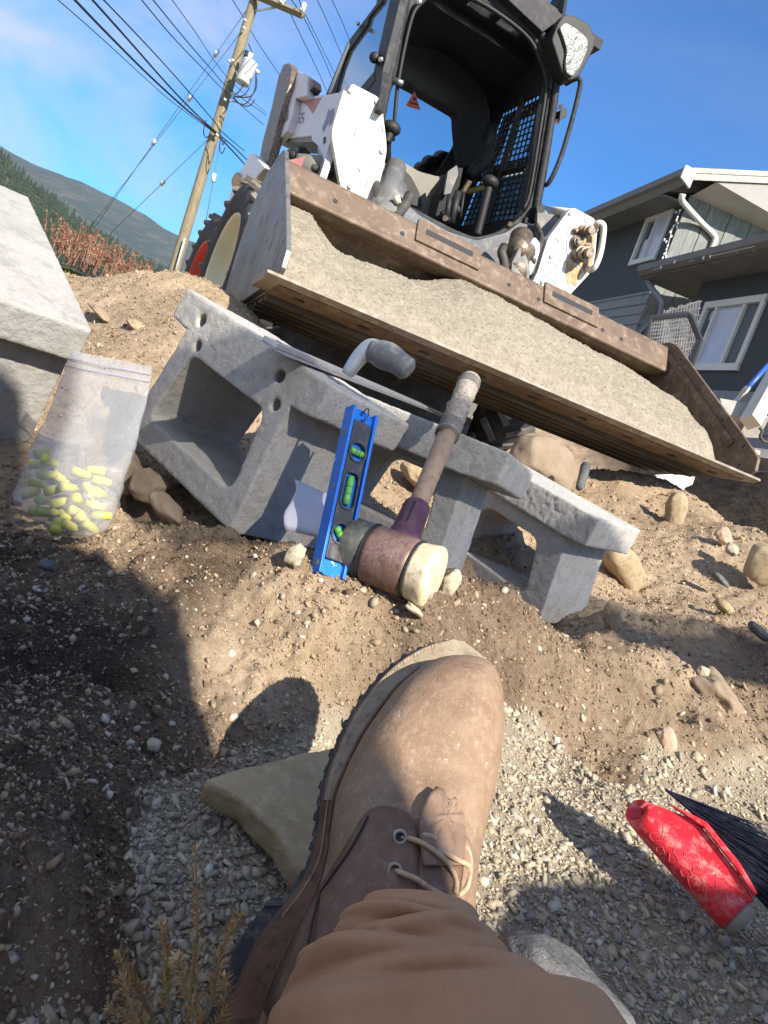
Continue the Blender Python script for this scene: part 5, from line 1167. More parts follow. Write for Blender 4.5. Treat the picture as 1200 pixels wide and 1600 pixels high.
# right tilt cylinder
cyl('tilt_cylinder', (815, 372, 1.2), (803, 430, .95), .055, M_dirtymetal)
V, F = tube([pb(806, 388, .95), pb(822, 394, 1.02)], .045, 14); mesh('cylinder_eye', V, F, M_dirtymetal, AR, True)
plate_b('cylinder_guard', [(812, 386), (822, 398), (829, 425), (826, 440), (798, 436), (800, 410)], .93, .05, M_cabg, AR, rad=.01)
plate_b('cylinder_guard', [(836, 370), (844, 380), (843, 395), (830, 430), (826, 428), (828, 395), (829, 378)], 1.0, .02, M_greyw, AR, rad=.01)
mesh('hose', *tube(smoothpath([pb(788, 385, 1.0), pb(784, 395, .98), pb(788, 410, .96), pb(790, 432, .93)], 5), .020, 8), M_hose, AR, True)

# ---- wheels
def wheel(a, b_, c_, rim, rr_=.42, rim_r=.265):
    wl = empty('wheel', (a, b_, c_)); wl.parent = SK
    prof = [(0.0, rim_r), (-.012, rim_r+.02), (-.02, rr_*.80), (-.012, rr_*.93), (.015, rr_*.985), (.12, rr_), (.24, rr_*.985), (.265, rr_*.92), (.27, rim_r)]
    n = 56; V = []; F = []
    for i in range(n):
        th = 2*math.pi*i/n
        for x, q in prof: V.append((x, q*math.cos(th), q*math.sin(th)))
    k_ = len(prof)
    for i in range(n):
        for j in range(k_-1): F.append((i*k_+j, i*k_+j+1, ((i+1) % n)*k_+j+1, ((i+1) % n)*k_+j))
    ty = mesh('tyre', V, F, M_rubber, wl, True)
    mb = MB(); nl = 22
    for i in range(nl):
        for s in (0, 1):
            th = 2*math.pi*(i+.5*s)/nl; M4 = Matrix.Rotation(th, 4, 'X') @ Matrix.Translation((.045 if not s else .205, 0, rr_+.004)) @ Matrix.Rotation(R(38 if s else -38), 4, 'Z')
            mb.box(-.080, .080, -.017, .017, -.02, .006, M=M4)
    mb.build('tread_lug', M_rubberd, wl, bv=.004)
    rp = [(.0, rim_r), (-.006, rim_r-.004), (.004, rim_r-.012), (.05, rim_r-.02), (.085, rim_r-.04), (.09, .12), (.075, .09), (.075, .0001)]
    V = []; F = []; k_ = len(rp)
    for i in range(n):
        th = 2*math.pi*i/n
        for x, q in rp: V.append((x, q*math.cos(th), q*math.sin(th)))
    for i in range(n):
        for j in range(k_-1): F.append((i*k_+j, i*k_+j+1, ((i+1) % n)*k_+j+1, ((i+1) % n)*k_+j))
    mesh('rim', V, F, rim, wl, True)
    mb = MB()
    for i in range(8): th = 2*math.pi*i/8; mb.tube([(.085, .095*math.cos(th), .095*math.sin(th)), (.06, .095*math.cos(th), .095*math.sin(th))], .012, 6)
    mb.build('wheel_nut', M_dirtymetal, wl)
    return wl
WH1 = wheel(.06, 1.74, .17, M_cream); WH2 = wheel(.06, 3.0, .17, M_red); WH1.rotation_euler.z = WH2.rotation_euler.z = R(5)
wheel(WB-.33, 1.74, .17, M_cream); wheel(WB-.33, 3.0, .17, M_red)
# front fender strip seen over the left tyre
fe = [pa(x, y, .10) for x, y in [(410, 255), (423, 262), (412, 300), (398, 345), (392, 350), (397, 300), (396, 278)]]

# ---- machine body and cab
CB = empty('cab', (0, 0, 0)); CB.parent = SK
BF = 1.40
outer = [(655, -60), (700, -75), (770, -50), (835, 15), (868, 70), (877, 105), (876, 135), (862, 233), (846, 325), (838, 372), (832, 395), (770, 402), (740, 398), (700, 382), (655, 352), (618, 318), (588, 300), (583, 250), (586, 190), (590, 160), (620, 40), (640, -30)]
innr = [(642, 12), (657, 2), (690, -18), (735, -8), (787, 20), (833, 57), (851, 95), (857, 115), (858, 140), (847, 215), (833, 300), (824, 328), (806, 345), (775, 364), (743, 371), (710, 358), (670, 337), (634, 318), (616, 300), (598, 270), (596, 215), (606, 160), (620, 117), (632, 50)]
lo_ = [tuple(pb(x, y, BF)[[0, 2]]) for x, y in outer]; li_ = [tuple(pb(x, y, BF)[[0, 2]]) for x, y in innr]
V, F = prism([rounded(lo_, .03, 3), rounded(li_, .03, 3)], .05, .008); V = np.c_[V[:, 0], BF+V[:, 2], V[:, 1]]; mesh('front_frame', V, F, M_cab, CB)
# raised bead round the opening
def close_px(P, b_, grow=1.0): return [pb(x, y, b_) for x, y in P]
bead = [pb(x, y, BF-.004) for x, y in [(614, 220), (622, 130), (640, 40), (655, 8), (690, -14), (735, -4), (786, 26), (828, 62), (845, 98), (852, 120), (853, 142), (842, 215), (828, 300), (818, 328)]]
mesh('door_seal', *tube(smoothpath(bead, 4), .009, 8), M_black, CB, True)
bead = [pb(x, y, BF-.006) for x, y in [(590, 300), (592, 215), (603, 145), (622, 60), (645, -30), (690, -50), (770, -25), (828, 28), (861, 82), (868, 115), (868, 140), (856, 220), (842, 300), (834, 345)]]
mesh('frame_tube', *tube(smoothpath(bead, 4), .019, 10), M_cab, CB, True)
A0_, A1_ = lo_[19][0] if False else pb(590, 190, BF)[0], pb(865, 200, BF)[0]
zt_ = pb(740, -55, BF)[2]+.02; zb_ = pb(700, 382, BF)[2]
aL = .470; aR = 1.372; bR = 2.55; cR = zb_+.05
# left side: window frame and glass, outside of the cab
def side_panel(name, bcs, a, th, m, holes=(), rad=.02, parent=CB):
    V, F = prism([rounded(bcs, rad, 3)]+[rounded(h, rad, 3) for h in holes], th, .002); V = np.c_[a+V[:, 2], V[:, 0], V[:, 1]]; return mesh(name, V, F, m, parent)
bo = [(BF+.02, cR-.05), (BF+.02, zt_), (2.35, zt_-.02), (2.55, zt_-.22), (2.62, .62), (2.4, .45)]
wi = [(BF+.14, .72), (BF+.12, zt_-.14), (2.22, zt_-.15), (2.38, zt_-.30), (2.42, .72)]
# left flank, leaning with the cab: outer frame, glass
Q0 = pb(612, -10, BF+.03); Q1 = pb(566, 150, BF+.03); Q2 = pb(520, 144, 2.25)
def onq(x, y, off=0.):
    n_ = np.cross(Q1-Q0, Q2-Q0); n_ /= np.linalg.norm(n_); n_ = n_ if n_[0] < 0 else -n_
    P0 = LO+LA*Q0[0]+LB_*Q0[1]+LU*Q0[2]; nw = LA*n_[0]+LB_*n_[1]+LU*n_[2]; return lfr(onplane(x, y, P0+nw*off, nw)), n_
def plate_q(name, px, th, m, hole=None, off=0., parent=CB):
    P = [onq(x, y, off)[0] for x, y in px]; n_ = onq(0, 0)[1]; e1 = np.cross([0, 0, 1.], n_); e1 /= np.linalg.norm(e1); e2 = np.cross(n_, e1); o_ = P[0]
    lp = [((p-o_)@e1, (p-o_)@e2) for p in P]; hl = [[((onq(x, y, off)[0]-o_)@e1, (onq(x, y, off)[0]-o_)@e2) for x, y in hole]] if hole else []
    V, F = prism([lp]+hl, th, .001); return mesh(name, (V-[0, 0, th])@np.column_stack([e1, e2, n_]).T+o_, F, m, parent)
gl = [(612, -60), (597, 2), (577, 26), (574, 38), (541, 84), (524, 144), (556, 150), (566, 140), (583, 116), (600, 40), (622, -60)]
fro = [(600, -80), (588, 6), (543, 66), (510, 146), (500, 175), (560, 200), (590, 170), (598, 110), (625, 0), (640, -80)]
plate_q('side_wall', fro, .03, M_cab, gl)
plate_q('side_window', gl, .006, M_sideglass, off=-.012)
plate_q('window_trim', [(545, 64), (512, 146), (517, 146), (541, 84), (546, 72)], .004, M_cream, off=.004)
plate_q('window_gusset', [(584, 112), (586, 125), (566, 150), (556, 150), (563, 137)], .010, M_cab, off=.003)
V, F = tube([onq(586, 90, .0)[0], onq(585, 90, .03)[0]], .022, 12); mesh('window_knob', V, F, M_black, CB, True)
# right flank: the screened opening, seen from inside
def quad3(u, v):            # u back along the cab, v upwards
    f0 = pb(812, 340, BF+.04); f1 = pb(851, 141, BF+.04); r0_ = pb(714, 354, 2.15); r1_ = pb(783, 176, 2.15)
    return (f0*(1-v)+f1*v)*(1-u)+(r0_*(1-v)+r1_*v)*u
def strip4(name, u0, u1, v0, v1, m, off=0.):
    V = [quad3(u, v)+np.array([o, 0, 0]) for o in (off, off+.015) for u, v in ((u0, v0), (u1, v0), (u1, v1), (u0, v1))]
    return mesh(name, V, [(0, 1, 2, 3), (7, 6, 5, 4), (0, 4, 5, 1), (1, 5, 6, 2), (2, 6, 7, 3), (3, 7, 4, 0)], m, CB)
strip4('side_wall', -.08, 1.5, 1.0, 1.8, M_liner); strip4('side_wall', 1.0, 1.5, -.2, 1.0, M_liner); strip4('side_wall', -.08, 1.5, -.5, .0, M_liner)
for x, y in ((595, 93), (559, 37), (655, 3)): mesh('hinge_bolt', *tube([onq(x, y, 0)[0], onq(x, y, .03)[0]], .011, 8), M_chrome, CB, True)
# roof with a slotted opening, headliner, rear wall with a big rear window
rz = zt_-.015
V, F = prism([[(aL-.01, BF+.01), (aR+.01, BF+.01), (aR+.01, 2.4), (aL-.01, 2.4)]]+[[(x, BF+.13), (x+.13, BF+.13), (x+.13, BF+.30), (x, BF+.30)] for x in (aL+.13, aL+.30, aL+.47, aL+.64)], .05, .004); V = np.c_[V[:, 0], V[:, 1], rz+V[:, 2]]; mesh('roof', V, F, M_cab, CB)
boxo('roof_window', M_glass, (aL+.1, aR-.1, BF+.10, BF+.33, rz+.052, rz+.056), CB)
vis = [(752, -40), (848, 50), (882, 26), (850, -5), (790, -60)]
plate_b('visor', vis, BF-.05, .06, M_cab, CB)
rw = [(560, 95), (610, 117), (649, 138), (716, 178), (720, 194), (712, 225), (681, 274), (640, 262), (600, 245), (540, 215), (540, 130)]
bw = 2.36
ro = [(aL, .30), (aR, .30), (aR, zt_-.02), (aL, zt_-.02)]; rwp = [tuple(pb(x, y, bw)[[0, 2]]) for x, y in rw]; rwp = [(max(x, aL+.03), z) for x, z in rwp]
V, F = prism([ro, rounded(rwp, .04, 4)], .03, 0); V = np.c_[V[:, 0], bw+V[:, 2], V[:, 1]]; mesh('rear_wall', V, F, M_liner, CB)
rg = [(x, bw+.012, z) for x, z in rounded(rwp, .04, 4)]; mesh('rear_window', rg, [tuple(range(len(rg)))], M_glass, CB)
# headliner slab hanging under the roof and down the back (seat back shell)
hb_ = [pb(x, y, 2.05) for x, y in [(600, 60), (640, 68), (690, 78), (735, 112), (762, 150), (768, 185), (755, 225), (740, 260), (722, 262), (716, 190), (716, 178), (649, 138), (600, 112)]]
V, F = prism([rounded([(p[0], p[2]) for p in hb_], .02, 3)], .10, .01); V = np.c_[V[:, 0], 2.05+V[:, 2], V[:, 1]]; mesh('seat_shell', V, F, M_liner, CB)
mesh('seat_bolster', *tube(smoothpath([pb(768, 196, 1.95), pb(764, 225, 1.92), pb(752, 255, 1.88), pb(735, 275, 1.85)], 5), [.030+.01*math.sin(i/5) for i in range(16)], 12), M_black, CB, True)
boxo('headliner', M_liner, (aL+.01, aR-.01, BF+.36, 2.34, rz-.05, rz-.004), CB)
boxo('interior_lamp', M_cabg, (.93, 1.02, 2.02, 2.045, 1.03, 1.06), CB)
# warning triangle hanging in the cab
wt = [pb(648, 142, 1.9), pb(634, 165, 1.9), pb(657, 172, 1.9)]
V, F = prism([rounded([(p[0], p[2]) for p in wt], .006, 3)], .004, 0); V = np.c_[V[:, 0], 1.9+V[:, 2], V[:, 1]]; w_ = mesh('warning_triangle', V, F, M_orange, CB)
for q in ([(646, 152), (650, 152), (651, 157), (645, 156)], [(641, 159), (653, 162), (653, 165), (640, 161)]): mesh('triangle_print', [pb(x, y, 1.898) for x, y in q], [(0, 1, 2, 3)], M_ink, w_)
mesh('hanging_cord', *tube([pb(648, 130, 1.9), pb(648, 143, 1.9)], .003, 5), M_ink, CB)
# rear engine deck seen through the front: grey moulded cover
plate_b('engine_cover', [(598, 240), (625, 250), (655, 268), (685, 276), (706, 268), (700, 300), (680, 345), (640, 325), (600, 312)], 1.95, .20, M_tan, CB, rad=.02)
plate_b('engine_vent', [(628, 262), (642, 275), (655, 300), (660, 325), (640, 318), (630, 300)], 1.93, .012, M_black, CB, rad=.02, bv=0)
for x, y, r_ in ((690, 248, .055), (672, 254, .05), (658, 262, .04)): V, F = tube([pb(x, y, 2.6), pb(x+8, y+4, 2.5)], r_, 12); mesh('exhaust_part', V, F, M_black, CB, True)
# right side: wire mesh screen
ms = MB(); nu, nv = 13, 20
for i in range(nu+1): ms.tube([quad3(i/nu, v) for v in np.linspace(0, 1, 5)], .0045, 5)
for i in range(nv+1): ms.tube([quad3(u, i/nv)+np.array([.006, 0, 0]) for u in np.linspace(0, 1, 5)], .0045, 5)
ms.build('mesh_screen', M_black, CB, smooth=True)
for u in (.0, .47, 1.0): V, F = tube([quad3(u, -.02), quad3(u, 1.02)], .018, 4); mesh('screen_post', V, F, M_black, CB)
V, F = tube([quad3(0, .40), quad3(1, .42)], .016, 4); mesh('screen_rail', V, F, M_black, CB)
strip4('side_window', .0, 1., .42, 1., M_glass, .03).data.materials[0] = M_glass
strip4('lower_side_window', .0, 1., .0, .40, mat('dim_green_glass', (.10, .14, .125), (.17, .21, .18), ns=6, rough=.12, alpha=.8), .03)
strip4('yellow_label', .62, .95, .27, .31, M_yel, -.03)
# control levers
def lever(x0, y0, x1, y1, b_, r_=.020):
    a = pb(x0, y0, b_); c = pb(x1, y1, b_); t = np.linspace(0, 1, 22)[:, None]; P = c+(a-c)*t; rr_ = r_*(.75+.18*np.abs(np.sin(np.arange(22)*1.5))); rr_[-1] = r_*.8
    mesh('control_lever', *tube(P, rr_, 12), M_black, CB, True)
    V = ICO2 and ICO3[0]*np.array([1.35, 1.2, .95])*r_*1.35+a; mesh('lever_knob', V, ICO3[1], M_black, CB, True)
lever(766, 284, 745, 368, 1.52, .024); lever(612, 200, 604, 222, 1.30, .023)
mesh('lever_stalk', *tube(smoothpath([pb(612, 205, 1.30), pb(604, 222, 1.34), pb(604, 250, 1.4)], 4), .022, 8), M_black, CB, True)
# seat side bar, springs, latch hardware
plate_b('seat_base', [(690, 300), (712, 262), (724, 262), (716, 300), (705, 350), (680, 340)], 1.8, .12, M_liner, CB, rad=.01)
plate_b('grey_seat_bracket', [(700, 268), (714, 258), (716, 272), (704, 302), (694, 304)], 1.75, .02, M_cabg, CB, rad=.005, bv=0)
mesh('damper_spring', *tube([(p:=pb(734, 283, 1.75))+(pb(722, 302, 1.75)-p)*t+np.array([.012*math.cos(t*60), .012*math.sin(t*60), 0]) for t in np.linspace(0, 1, 60)], .004, 5), M_dirtymetal, CB, True)
mb = MB()
for x0, y0, x1, y1, r_ in ((716, 300, 705, 348, .020), (703, 305, 698, 340, .015), (711, 318, 716, 333, .018), (690, 330, 704, 347, .016), (725, 300, 719, 340, .008)): mb.tube([pb(x0, y0, 1.62), pb(x1, y1, 1.6)], r_, 8)
mb.build('seat_bar_linkage', M_black, CB, smooth=True)
mesh('linkage_bolt', *tube([pb(696, 341, 1.55), pb(696, 341, 1.53)], .014, 10), M_dirtymetal, CB)
mesh('chrome_pin', *tube([pb(613, 125, BF), pb(630, 131, BF-.03)], [.016, .013], 12), M_chrome, CB, True)
for x, y in ((877, 317), (875, 340), (837, 340), (876, 167), (871, 190), (590, 153), (797, 350)): mesh('frame_bolt', *tube([pb(x-37 if x > 870 and y > 300 else x, y, BF), pb(x-37 if x > 870 and y > 300 else x, y, BF-.018)], .012, 8), M_dirtymetal, CB)
plate_b('rubber_stop', [(838, 322), (849, 318), (852, 330), (840, 338)], BF-.06, .06, M_black, CB, rad=.006)
plate_b('latch_block', [(876, 172), (886, 168), (886, 182), (874, 188)], BF-.03, .05, M_black, CB, rad=.004)
mesh('door_latch_rod', *tube(smoothpath([pb(823, 232, 1.46), pb(832, 240, 1.46), pb(828, 262, 1.46), pb(824, 272, 1.46)], 4), .010, 8), M_black, CB, True)
mesh('latch_end', *tube([pb(824, 262, 1.45), pb(826, 270, 1.45)], .018, 10), M_steel, CB, True)
# grab handle right of the cab
mesh('grab_handle', *tube(smoothpath([pb(884, 131, BF+.02), pb(895, 125, BF-.02), pb(904, 123, BF-.04), pb(906, 136, BF-.04), pb(893, 190, BF-.04), pb(878, 240, BF-.04), pb(866, 270, BF-.04), pb(856, 287, BF-.02), pb(848, 289, BF+.02)], 5), .0115, 10), M_cab, CB, True)
# work lamp
plate_b('lamp_housing', [(872, 36), (882, 22), (898, 24), (922, 38), (931, 62), (928, 76), (905, 120), (890, 126), (880, 118), (868, 80), (862, 62)], BF-.10, .11, M_black, CB, rad=.015, bv=.006)
ln_ = plate_b('lamp_lens', [(874, 43), (884, 34), (898, 42), (919, 60), (919, 76), (907, 105), (895, 120), (885, 114), (883, 100), (886, 78), (880, 58)], BF-.115, .018, M_lens, CB, rad=.014, bv=.004)
# lower cab rail and the loader's belly
plate_b('lower_rail', [(588, 268), (616, 302), (655, 336), (700, 362), (745, 376), (790, 364), (812, 348), (834, 352), (846, 372), (838, 400), (780, 420), (700, 410), (640, 372), (600, 340)], BF-.05, .07, M_cabg if False else mat('blue_grey_rail_paint', (.085, .092, .11), (.12, .125, .14), (.22, .2, .17), ns=9, rough=.38, bump=.0004, bs=60, spk=(.45, .36, .25), spks=26, spka=-.02), CB, rad=.012)
plate_b('side_shroud', [(838, 325), (852, 328), (864, 340), (868, 362), (852, 396), (845, 440), (832, 440), (834, 372)], BF+.04, .03, M_cabg, CB, bv=0)
boxo('chassis', M_cabg, (.36, 1.46, 1.45, 3.2, -.25, .30), SK, bv=.02)
boxo('quick_attach', M_dirtymetal, (.42, 1.42, .98, 1.06, .02, .34), SK, bv=.01)
boxo('transmission_case', M_black, (.45, 1.40, 1.06, 1.46, .05, .33), SK, bv=.02)
boxo('engine_hood', M_white, (.38, 1.45, 2.65, 3.3, .30, .74), SK, bv=.05)
MB().tube([(.15, 1.74, .17), (WB-.15, 1.74, .17)], .07, 12).tube([(.15, 3.0, .17), (WB-.15, 3.0, .17)], .07, 12).build('axle', M_dirtymetal, SK, smooth=True)

# ============================================================ HOUSE
M_navy = mat('dark_blue_grey_wall_paint', (.042, .048, .058), (.052, .058, .068), ns=2.5, rough=.7, stretch=(1, 1, .3), bump=.001, bs=20)
M_sid = mat('grey_lap_siding', (.20, .205, .22), (.23, .235, .25), (.16, .165, .18), ns=2, rough=.7)
M_board = mat('weathered_grey_board', (.155, .165, .155), (.20, .21, .195), (.27, .285, .265), ns=3, rough=.85, stretch=(3, 3, .5))
M_trim = mat('cream_trim', (.48, .46, .42), (.54, .52, .48), ns=3, rough=.6)
M_fasc = mat('weathered_fascia', (.38, .36, .32), (.46, .43, .38), (.27, .25, .22), ns=5, rough=.7, stretch=(.3, .3, 1))
M_gut = mat('brown_grey_gutter', (.13, .115, .105), (.16, .145, .13), ns=4, rough=.45)
M_soff = mat('grey_soffit', (.16, .155, .15), (.2, .19, .185), ns=3, rough=.8)
M_soffp = mat('pale_soffit', (.40, .375, .35), (.46, .43, .41), ns=3, rough=.8)
M_roof = mat('dark_shingle', (.03, .03, .032), (.06, .06, .062), ns=12, rough=.95, bump=.01, bs=12)
M_win = mat('window_glass', (.05, .07, .12), rough=.03, spec=.9, coat=1)
M_curt = mat('pale_blind', (.42, .46, .62), (.5, .53, .68), ns=2, rough=.5, coat=.6)
M_winf = mat('window_frame_paint', (.60, .60, .60), (.66, .65, .64), ns=5, rough=.5)
M_pipe = mat('white_downpipe', (.66, .64, .60), (.58, .56, .52), ns=6, rough=.45)
M_wood2 = mat('grey_post_paint', (.6, .6, .6), rough=.7)
dA = ray(364, 576); dA = np.array([dA[0], dA[1], 0]); dA /= np.linalg.norm(dA); nA = np.array([-dA[1], dA[0], 0]); nA = nA if nA[0] < 0 else -nA     # wall A runs away along dA, faces nA
dB = -nA; nB = -dA                                            # wall B runs right along dB, faces the camera
HC = at(1040, 400, 14.0); HC[2] = 0
HO = HC.copy()
HS = empty('house', tuple(HO), (0, 0, 0), label='dark blue-grey two-storey house with cream trim behind the loader', cat='house')
def hA(px, py, off=0.): return onplane(px, py, HO+nA*off, nA)
def hB(px, py, off=0.): return onplane(px, py, HO+nB*off, nB)
def slab(name, P, nrm, th, m, parent=HS, holes=(), bv=0):
    """flat outline P (world points) given thickness th away from the viewer"""
    P = [np.array(p) for p in P]; nrm = np.array(nrm, float); e1 = np.array([-nrm[1], nrm[0], 0]); e1 /= np.linalg.norm(e1); e2 = np.cross(nrm, e1); o_ = P[0]
    lp = [((p-o_)@e1, (p-o_)@e2) for p in P]; hl = [[((p-o_)@e1, (p-o_)@e2) for p in h] for h in holes]
    V, F = prism([lp]+hl, th, bv); Mw = np.column_stack([e1, e2, nrm]); V = V-[0, 0, th]
    return mesh(name, V@Mw.T+o_, F, m, parent, world=True)
up_ = np.array([0, 0, 1.])
def Apt(s, z, off=0.): return HO+dA*s+nA*off+up_*z
def Bpt(s, z, off=0.): return HO+dB*s+nB*off+up_*z
def sA(px, py, off=0.): p = hA(px, py, off); return (p-HO)@dA, p[2]
def sB(px, py, off=0.): p = hB(px, py, off); return (p-HO)@dB, p[2]
zE = sA(1062, 312)[1]                      # eaves
zS = sA(1010, 460)[1]                      # top of the siding
base = -.3
w1 = [hA(x, y) for x, y in [(1008, 347), (1047, 336), (1027, 402), (991, 408)]]
w2 = [hA(x, y) for x, y in [(1090, 483), (1197, 469), (1153, 573), (1083, 570)]]
def rect(P): s = [((p-HO)@dA) for p in P]; z = [p[2] for p in P]; s0, s1 = (s[0]+s[3])/2, (s[1]+s[2])/2; z1, z0 = (z[0]+z[1])/2, (z[2]+z[3])/2; return s0, s1, z0, z1
R1, R2 = rect(w1), rect(w2)
def rp_(r): return [Apt(r[0], r[2]), Apt(r[1], r[2]), Apt(r[1], r[3]), Apt(r[0], r[3])]
sEnd = 8.0; sNear = sA(1200, 600)[0]-6
slab('upper_wall', [Apt(sEnd, zS), Apt(0, zS), Apt(0, zE+.3), Apt(sEnd, zE+.3)], nA, .2, M_navy, holes=[rp_(R1)])
slab('ground_floor_wall', [Apt(-1.6, base), Apt(sNear, base), Apt(sNear, zS+.45), Apt(-1.6, zS+.45)], nA, .2, M_navy, holes=[rp_(R2)])
# porch recess between the corner and the wing wall
slab('recess_wall', [Apt(-1.6, base, -1.2), Apt(.0, base, -1.2), Apt(0, zS+.45, -1.2), Apt(-1.6, zS+.45, -1.2)], nA, .1, M_navy)
slab('recess_return', [Bpt(0, base), Bpt(1.2, base), Bpt(1.2, zS+.45), Bpt(0, zS+.45)], nB, .1, M_navy)
# lap siding boards
k_ = 0; bh = .20; z = zS
while z > base:
    zb2 = z-bh; V = []
    for s in (0., sEnd): V += [Apt(s, z, .012), Apt(s, zb2, .034), Apt(s, zb2, .0), Apt(s, z, .0)]
    mesh('siding_board', V, [(0, 1, 5, 4), (1, 2, 6, 5), (3, 0, 4, 7), (0, 3, 2, 1), (4, 5, 6, 7)], M_sid, HS, world=True); z = zb2
z = sA(1115, 610)[1]
zt2 = z
while z > base:
    zb2 = z-bh; V = []
    for s in (sNear, -1.6): V += [Apt(s, z, .012), Apt(s, zb2, .034), Apt(s, zb2, .0), Apt(s, z, .0)]
    mesh('siding_board', V, [(0, 1, 5, 4), (1, 2, 6, 5), (3, 0, 4, 7), (0, 3, 2, 1), (4, 5, 6, 7)], M_sid, HS, world=True); z = zb2
MB().add([Apt(0, zS, .03), Apt(sEnd, zS, .03), Apt(sEnd, zS+.05, .03), Apt(0, zS+.05, .03), Apt(0, zS, .0), Apt(sEnd, zS, .0), Apt(sEnd, zS+.05, 0), Apt(0, zS+.05, 0)], [(0, 1, 2, 3), (0, 4, 5, 1), (3, 2, 6, 7), (0, 3, 7, 4), (1, 5, 6, 2)]).build('siding_cap', M_sid, HS, world=True)
def window(r, split, panes, nm='window', fw=.07):
    s0, s1, z0, z1 = r; fr = MB()
    def bx(a0, a1, b0, b1, o0, o1):
        V = [Apt(a, b_, o) for a in (a0, a1) for b_ in (b0, b1) for o in (o0, o1)]; fr.add(V, [(0, 1, 3, 2), (4, 6, 7, 5), (0, 4, 5, 1), (2, 3, 7, 6), (0, 2, 6, 4), (1, 5, 7, 3)])
    d = 1 if s1 > s0 else -1; f = fw*d
    bx(s0-f*.5, s1+f*.5, z0-fw, z0+fw*.3, -.04, .045); bx(s0-f*.5, s1+f*.5, z1-fw*.3, z1+fw, -.04, .045); bx(s0-f*.5, s0+f*.6, z0, z1, -.04, .04); bx(s1-f*.6, s1+f*.5, z0, z1, -.04, .04)
    for t in split: sm = s0+(s1-s0)*t; bx(sm-f*.35, sm+f*.35, z0, z1, -.035, .03)
    w_ = fr.build(nm, M_winf, HS, world=True)
    ed = [0]+list(split)+[1]
    for i, mm in enumerate(panes):
        a0 = s0+(s1-s0)*ed[i]; a1 = s0+(s1-s0)*ed[i+1]; V = [Apt(a0, z0, -.02), Apt(a1, z0, -.02), Apt(a1, z1, -.02), Apt(a0, z1, -.02)]; mesh('pane', V, [(0, 1, 2, 3)], mm, w_, world=True)
    return w_
window(R1, (.45,), (M_win, M_curt)); window(R2, (.22, .70), (M_win, M_curt, mat('insect_screen', (.10, .11, .12), rough=.5)), fw=.085)
# gable wall B: upright boards
gx0, gz0 = 0., 0.
pk = [sB(x, y) for x, y in [(1087, 310), (1200, 362)]]
slope = (pk[1][1]-pk[0][1])/(pk[1][0]-pk[0][0]) if pk[1][0] != pk[0][0] else .4
sl2 = .42
nbd = 26; bwid = .24
gtop = lambda s: max(zS-.5, pk[0][1]+(pk[1][1]-pk[0][1])/(pk[1][0]-pk[0][0])*(s-pk[0][0]))
for i in range(nbd):
    s0 = i*bwid; s1 = s0+bwid-.012; z1a = gtop(s0); z1b = gtop(s1)
    off = .0 if i % 2 else .012
    V = [Bpt(s0, zS-.6, .02+off), Bpt(s1, zS-.6, .02+off), Bpt(s1, z1b, .02+off), Bpt(s0, z1a, .02+off), Bpt(s0, zS-.6, -.1), Bpt(s1, zS-.6, -.1), Bpt(s1, z1b, -.1), Bpt(s0, z1a, -.1)]
    mesh('gable_board', V, [(0, 1, 2, 3), (0, 3, 7, 4), (1, 5, 6, 2), (3, 2, 6, 7)], M_board, HS, world=True)
# main roof: eave along A, rake along B
ov = .55; rk = .75
def Rpt(s, t, dz=0.): return HO+dA*s+dB*t+up_*(zE+sl2*.9*t+dz)      # t from the eave side across the house
e0 = -ov
def roofslab(name, t0, t1, s0, s1, z0, z1, m):
    V = [Rpt(s, t, z) for s in (s0, s1) for t in (t0, t1) for z in (z0, z1)]
    return mesh(name, V, [(0, 1, 3, 2), (4, 6, 7, 5), (0, 4, 5, 1), (2, 3, 7, 6), (0, 2, 6, 4), (1, 5, 7, 3)], m, HS, world=True)
rf = roofslab('roof', e0, 6, -rk, sEnd, .26, .32, M_roof); mesh('rake_soffit', [Rpt(-rk+.02, .02, .09), Rpt(-rk+.02, 6, .09), Bpt(6, gtop(6)-.01, .03), Bpt(.02, gtop(.02)-.01, .03)], [(0, 1, 2, 3)], M_soffp, HS, world=True); roofslab('rafter_filling', e0+.04, 6, -.03, sEnd, .07, .26, M_soff)
roofslab('rake_board', e0+.02, 6, -rk-.02, -rk+.02, .10, .30, M_fasc); roofslab('rake_trim', e0+.02, 6, -rk-.035, -rk-.0, .22, .31, M_fasc)
mb = MB(); V = [Apt(s, zE+z, o) for s in (-rk, sEnd) for o, z in ((ov, -.20), (ov, .07), (ov+.12, .07), (ov+.11, -.05), (ov+.05, -.09))]
n5 = 5; F = [(i, (i+1) % 5, 5+(i+1) % 5, 5+i) for i in range(5)]+[(4, 3, 2, 1, 0), (5, 6, 7, 8, 9)]; mb.add(V, F).build('eaves_gutter', M_gut, HS, world=True)
V = [Apt(s, zE+z, o) for s in (-.0, sEnd) for o, z in ((0, -.16), (0, -.12), (ov, -.17), (ov, -.21))]; mesh('eaves_soffit', V, [(0, 1, 2, 3), (7, 6, 5, 4), (0, 4, 5, 1), (1, 5, 6, 2), (2, 6, 7, 3), (3, 7, 4, 0)], M_soff, HS, world=True)
V = [Apt(s, zE+z, o) for s in (-rk-.03, -rk+.02) for o, z in ((ov-.1, -.22), (ov-.1, .1), (ov+.13, .1), (ov+.13, -.12))]; mesh('gutter_end_block', V, [(0, 1, 2, 3), (7, 6, 5, 4), (0, 4, 5, 1), (1, 5, 6, 2), (2, 6, 7, 3), (3, 7, 4, 0)], M_trim, HS, world=True)
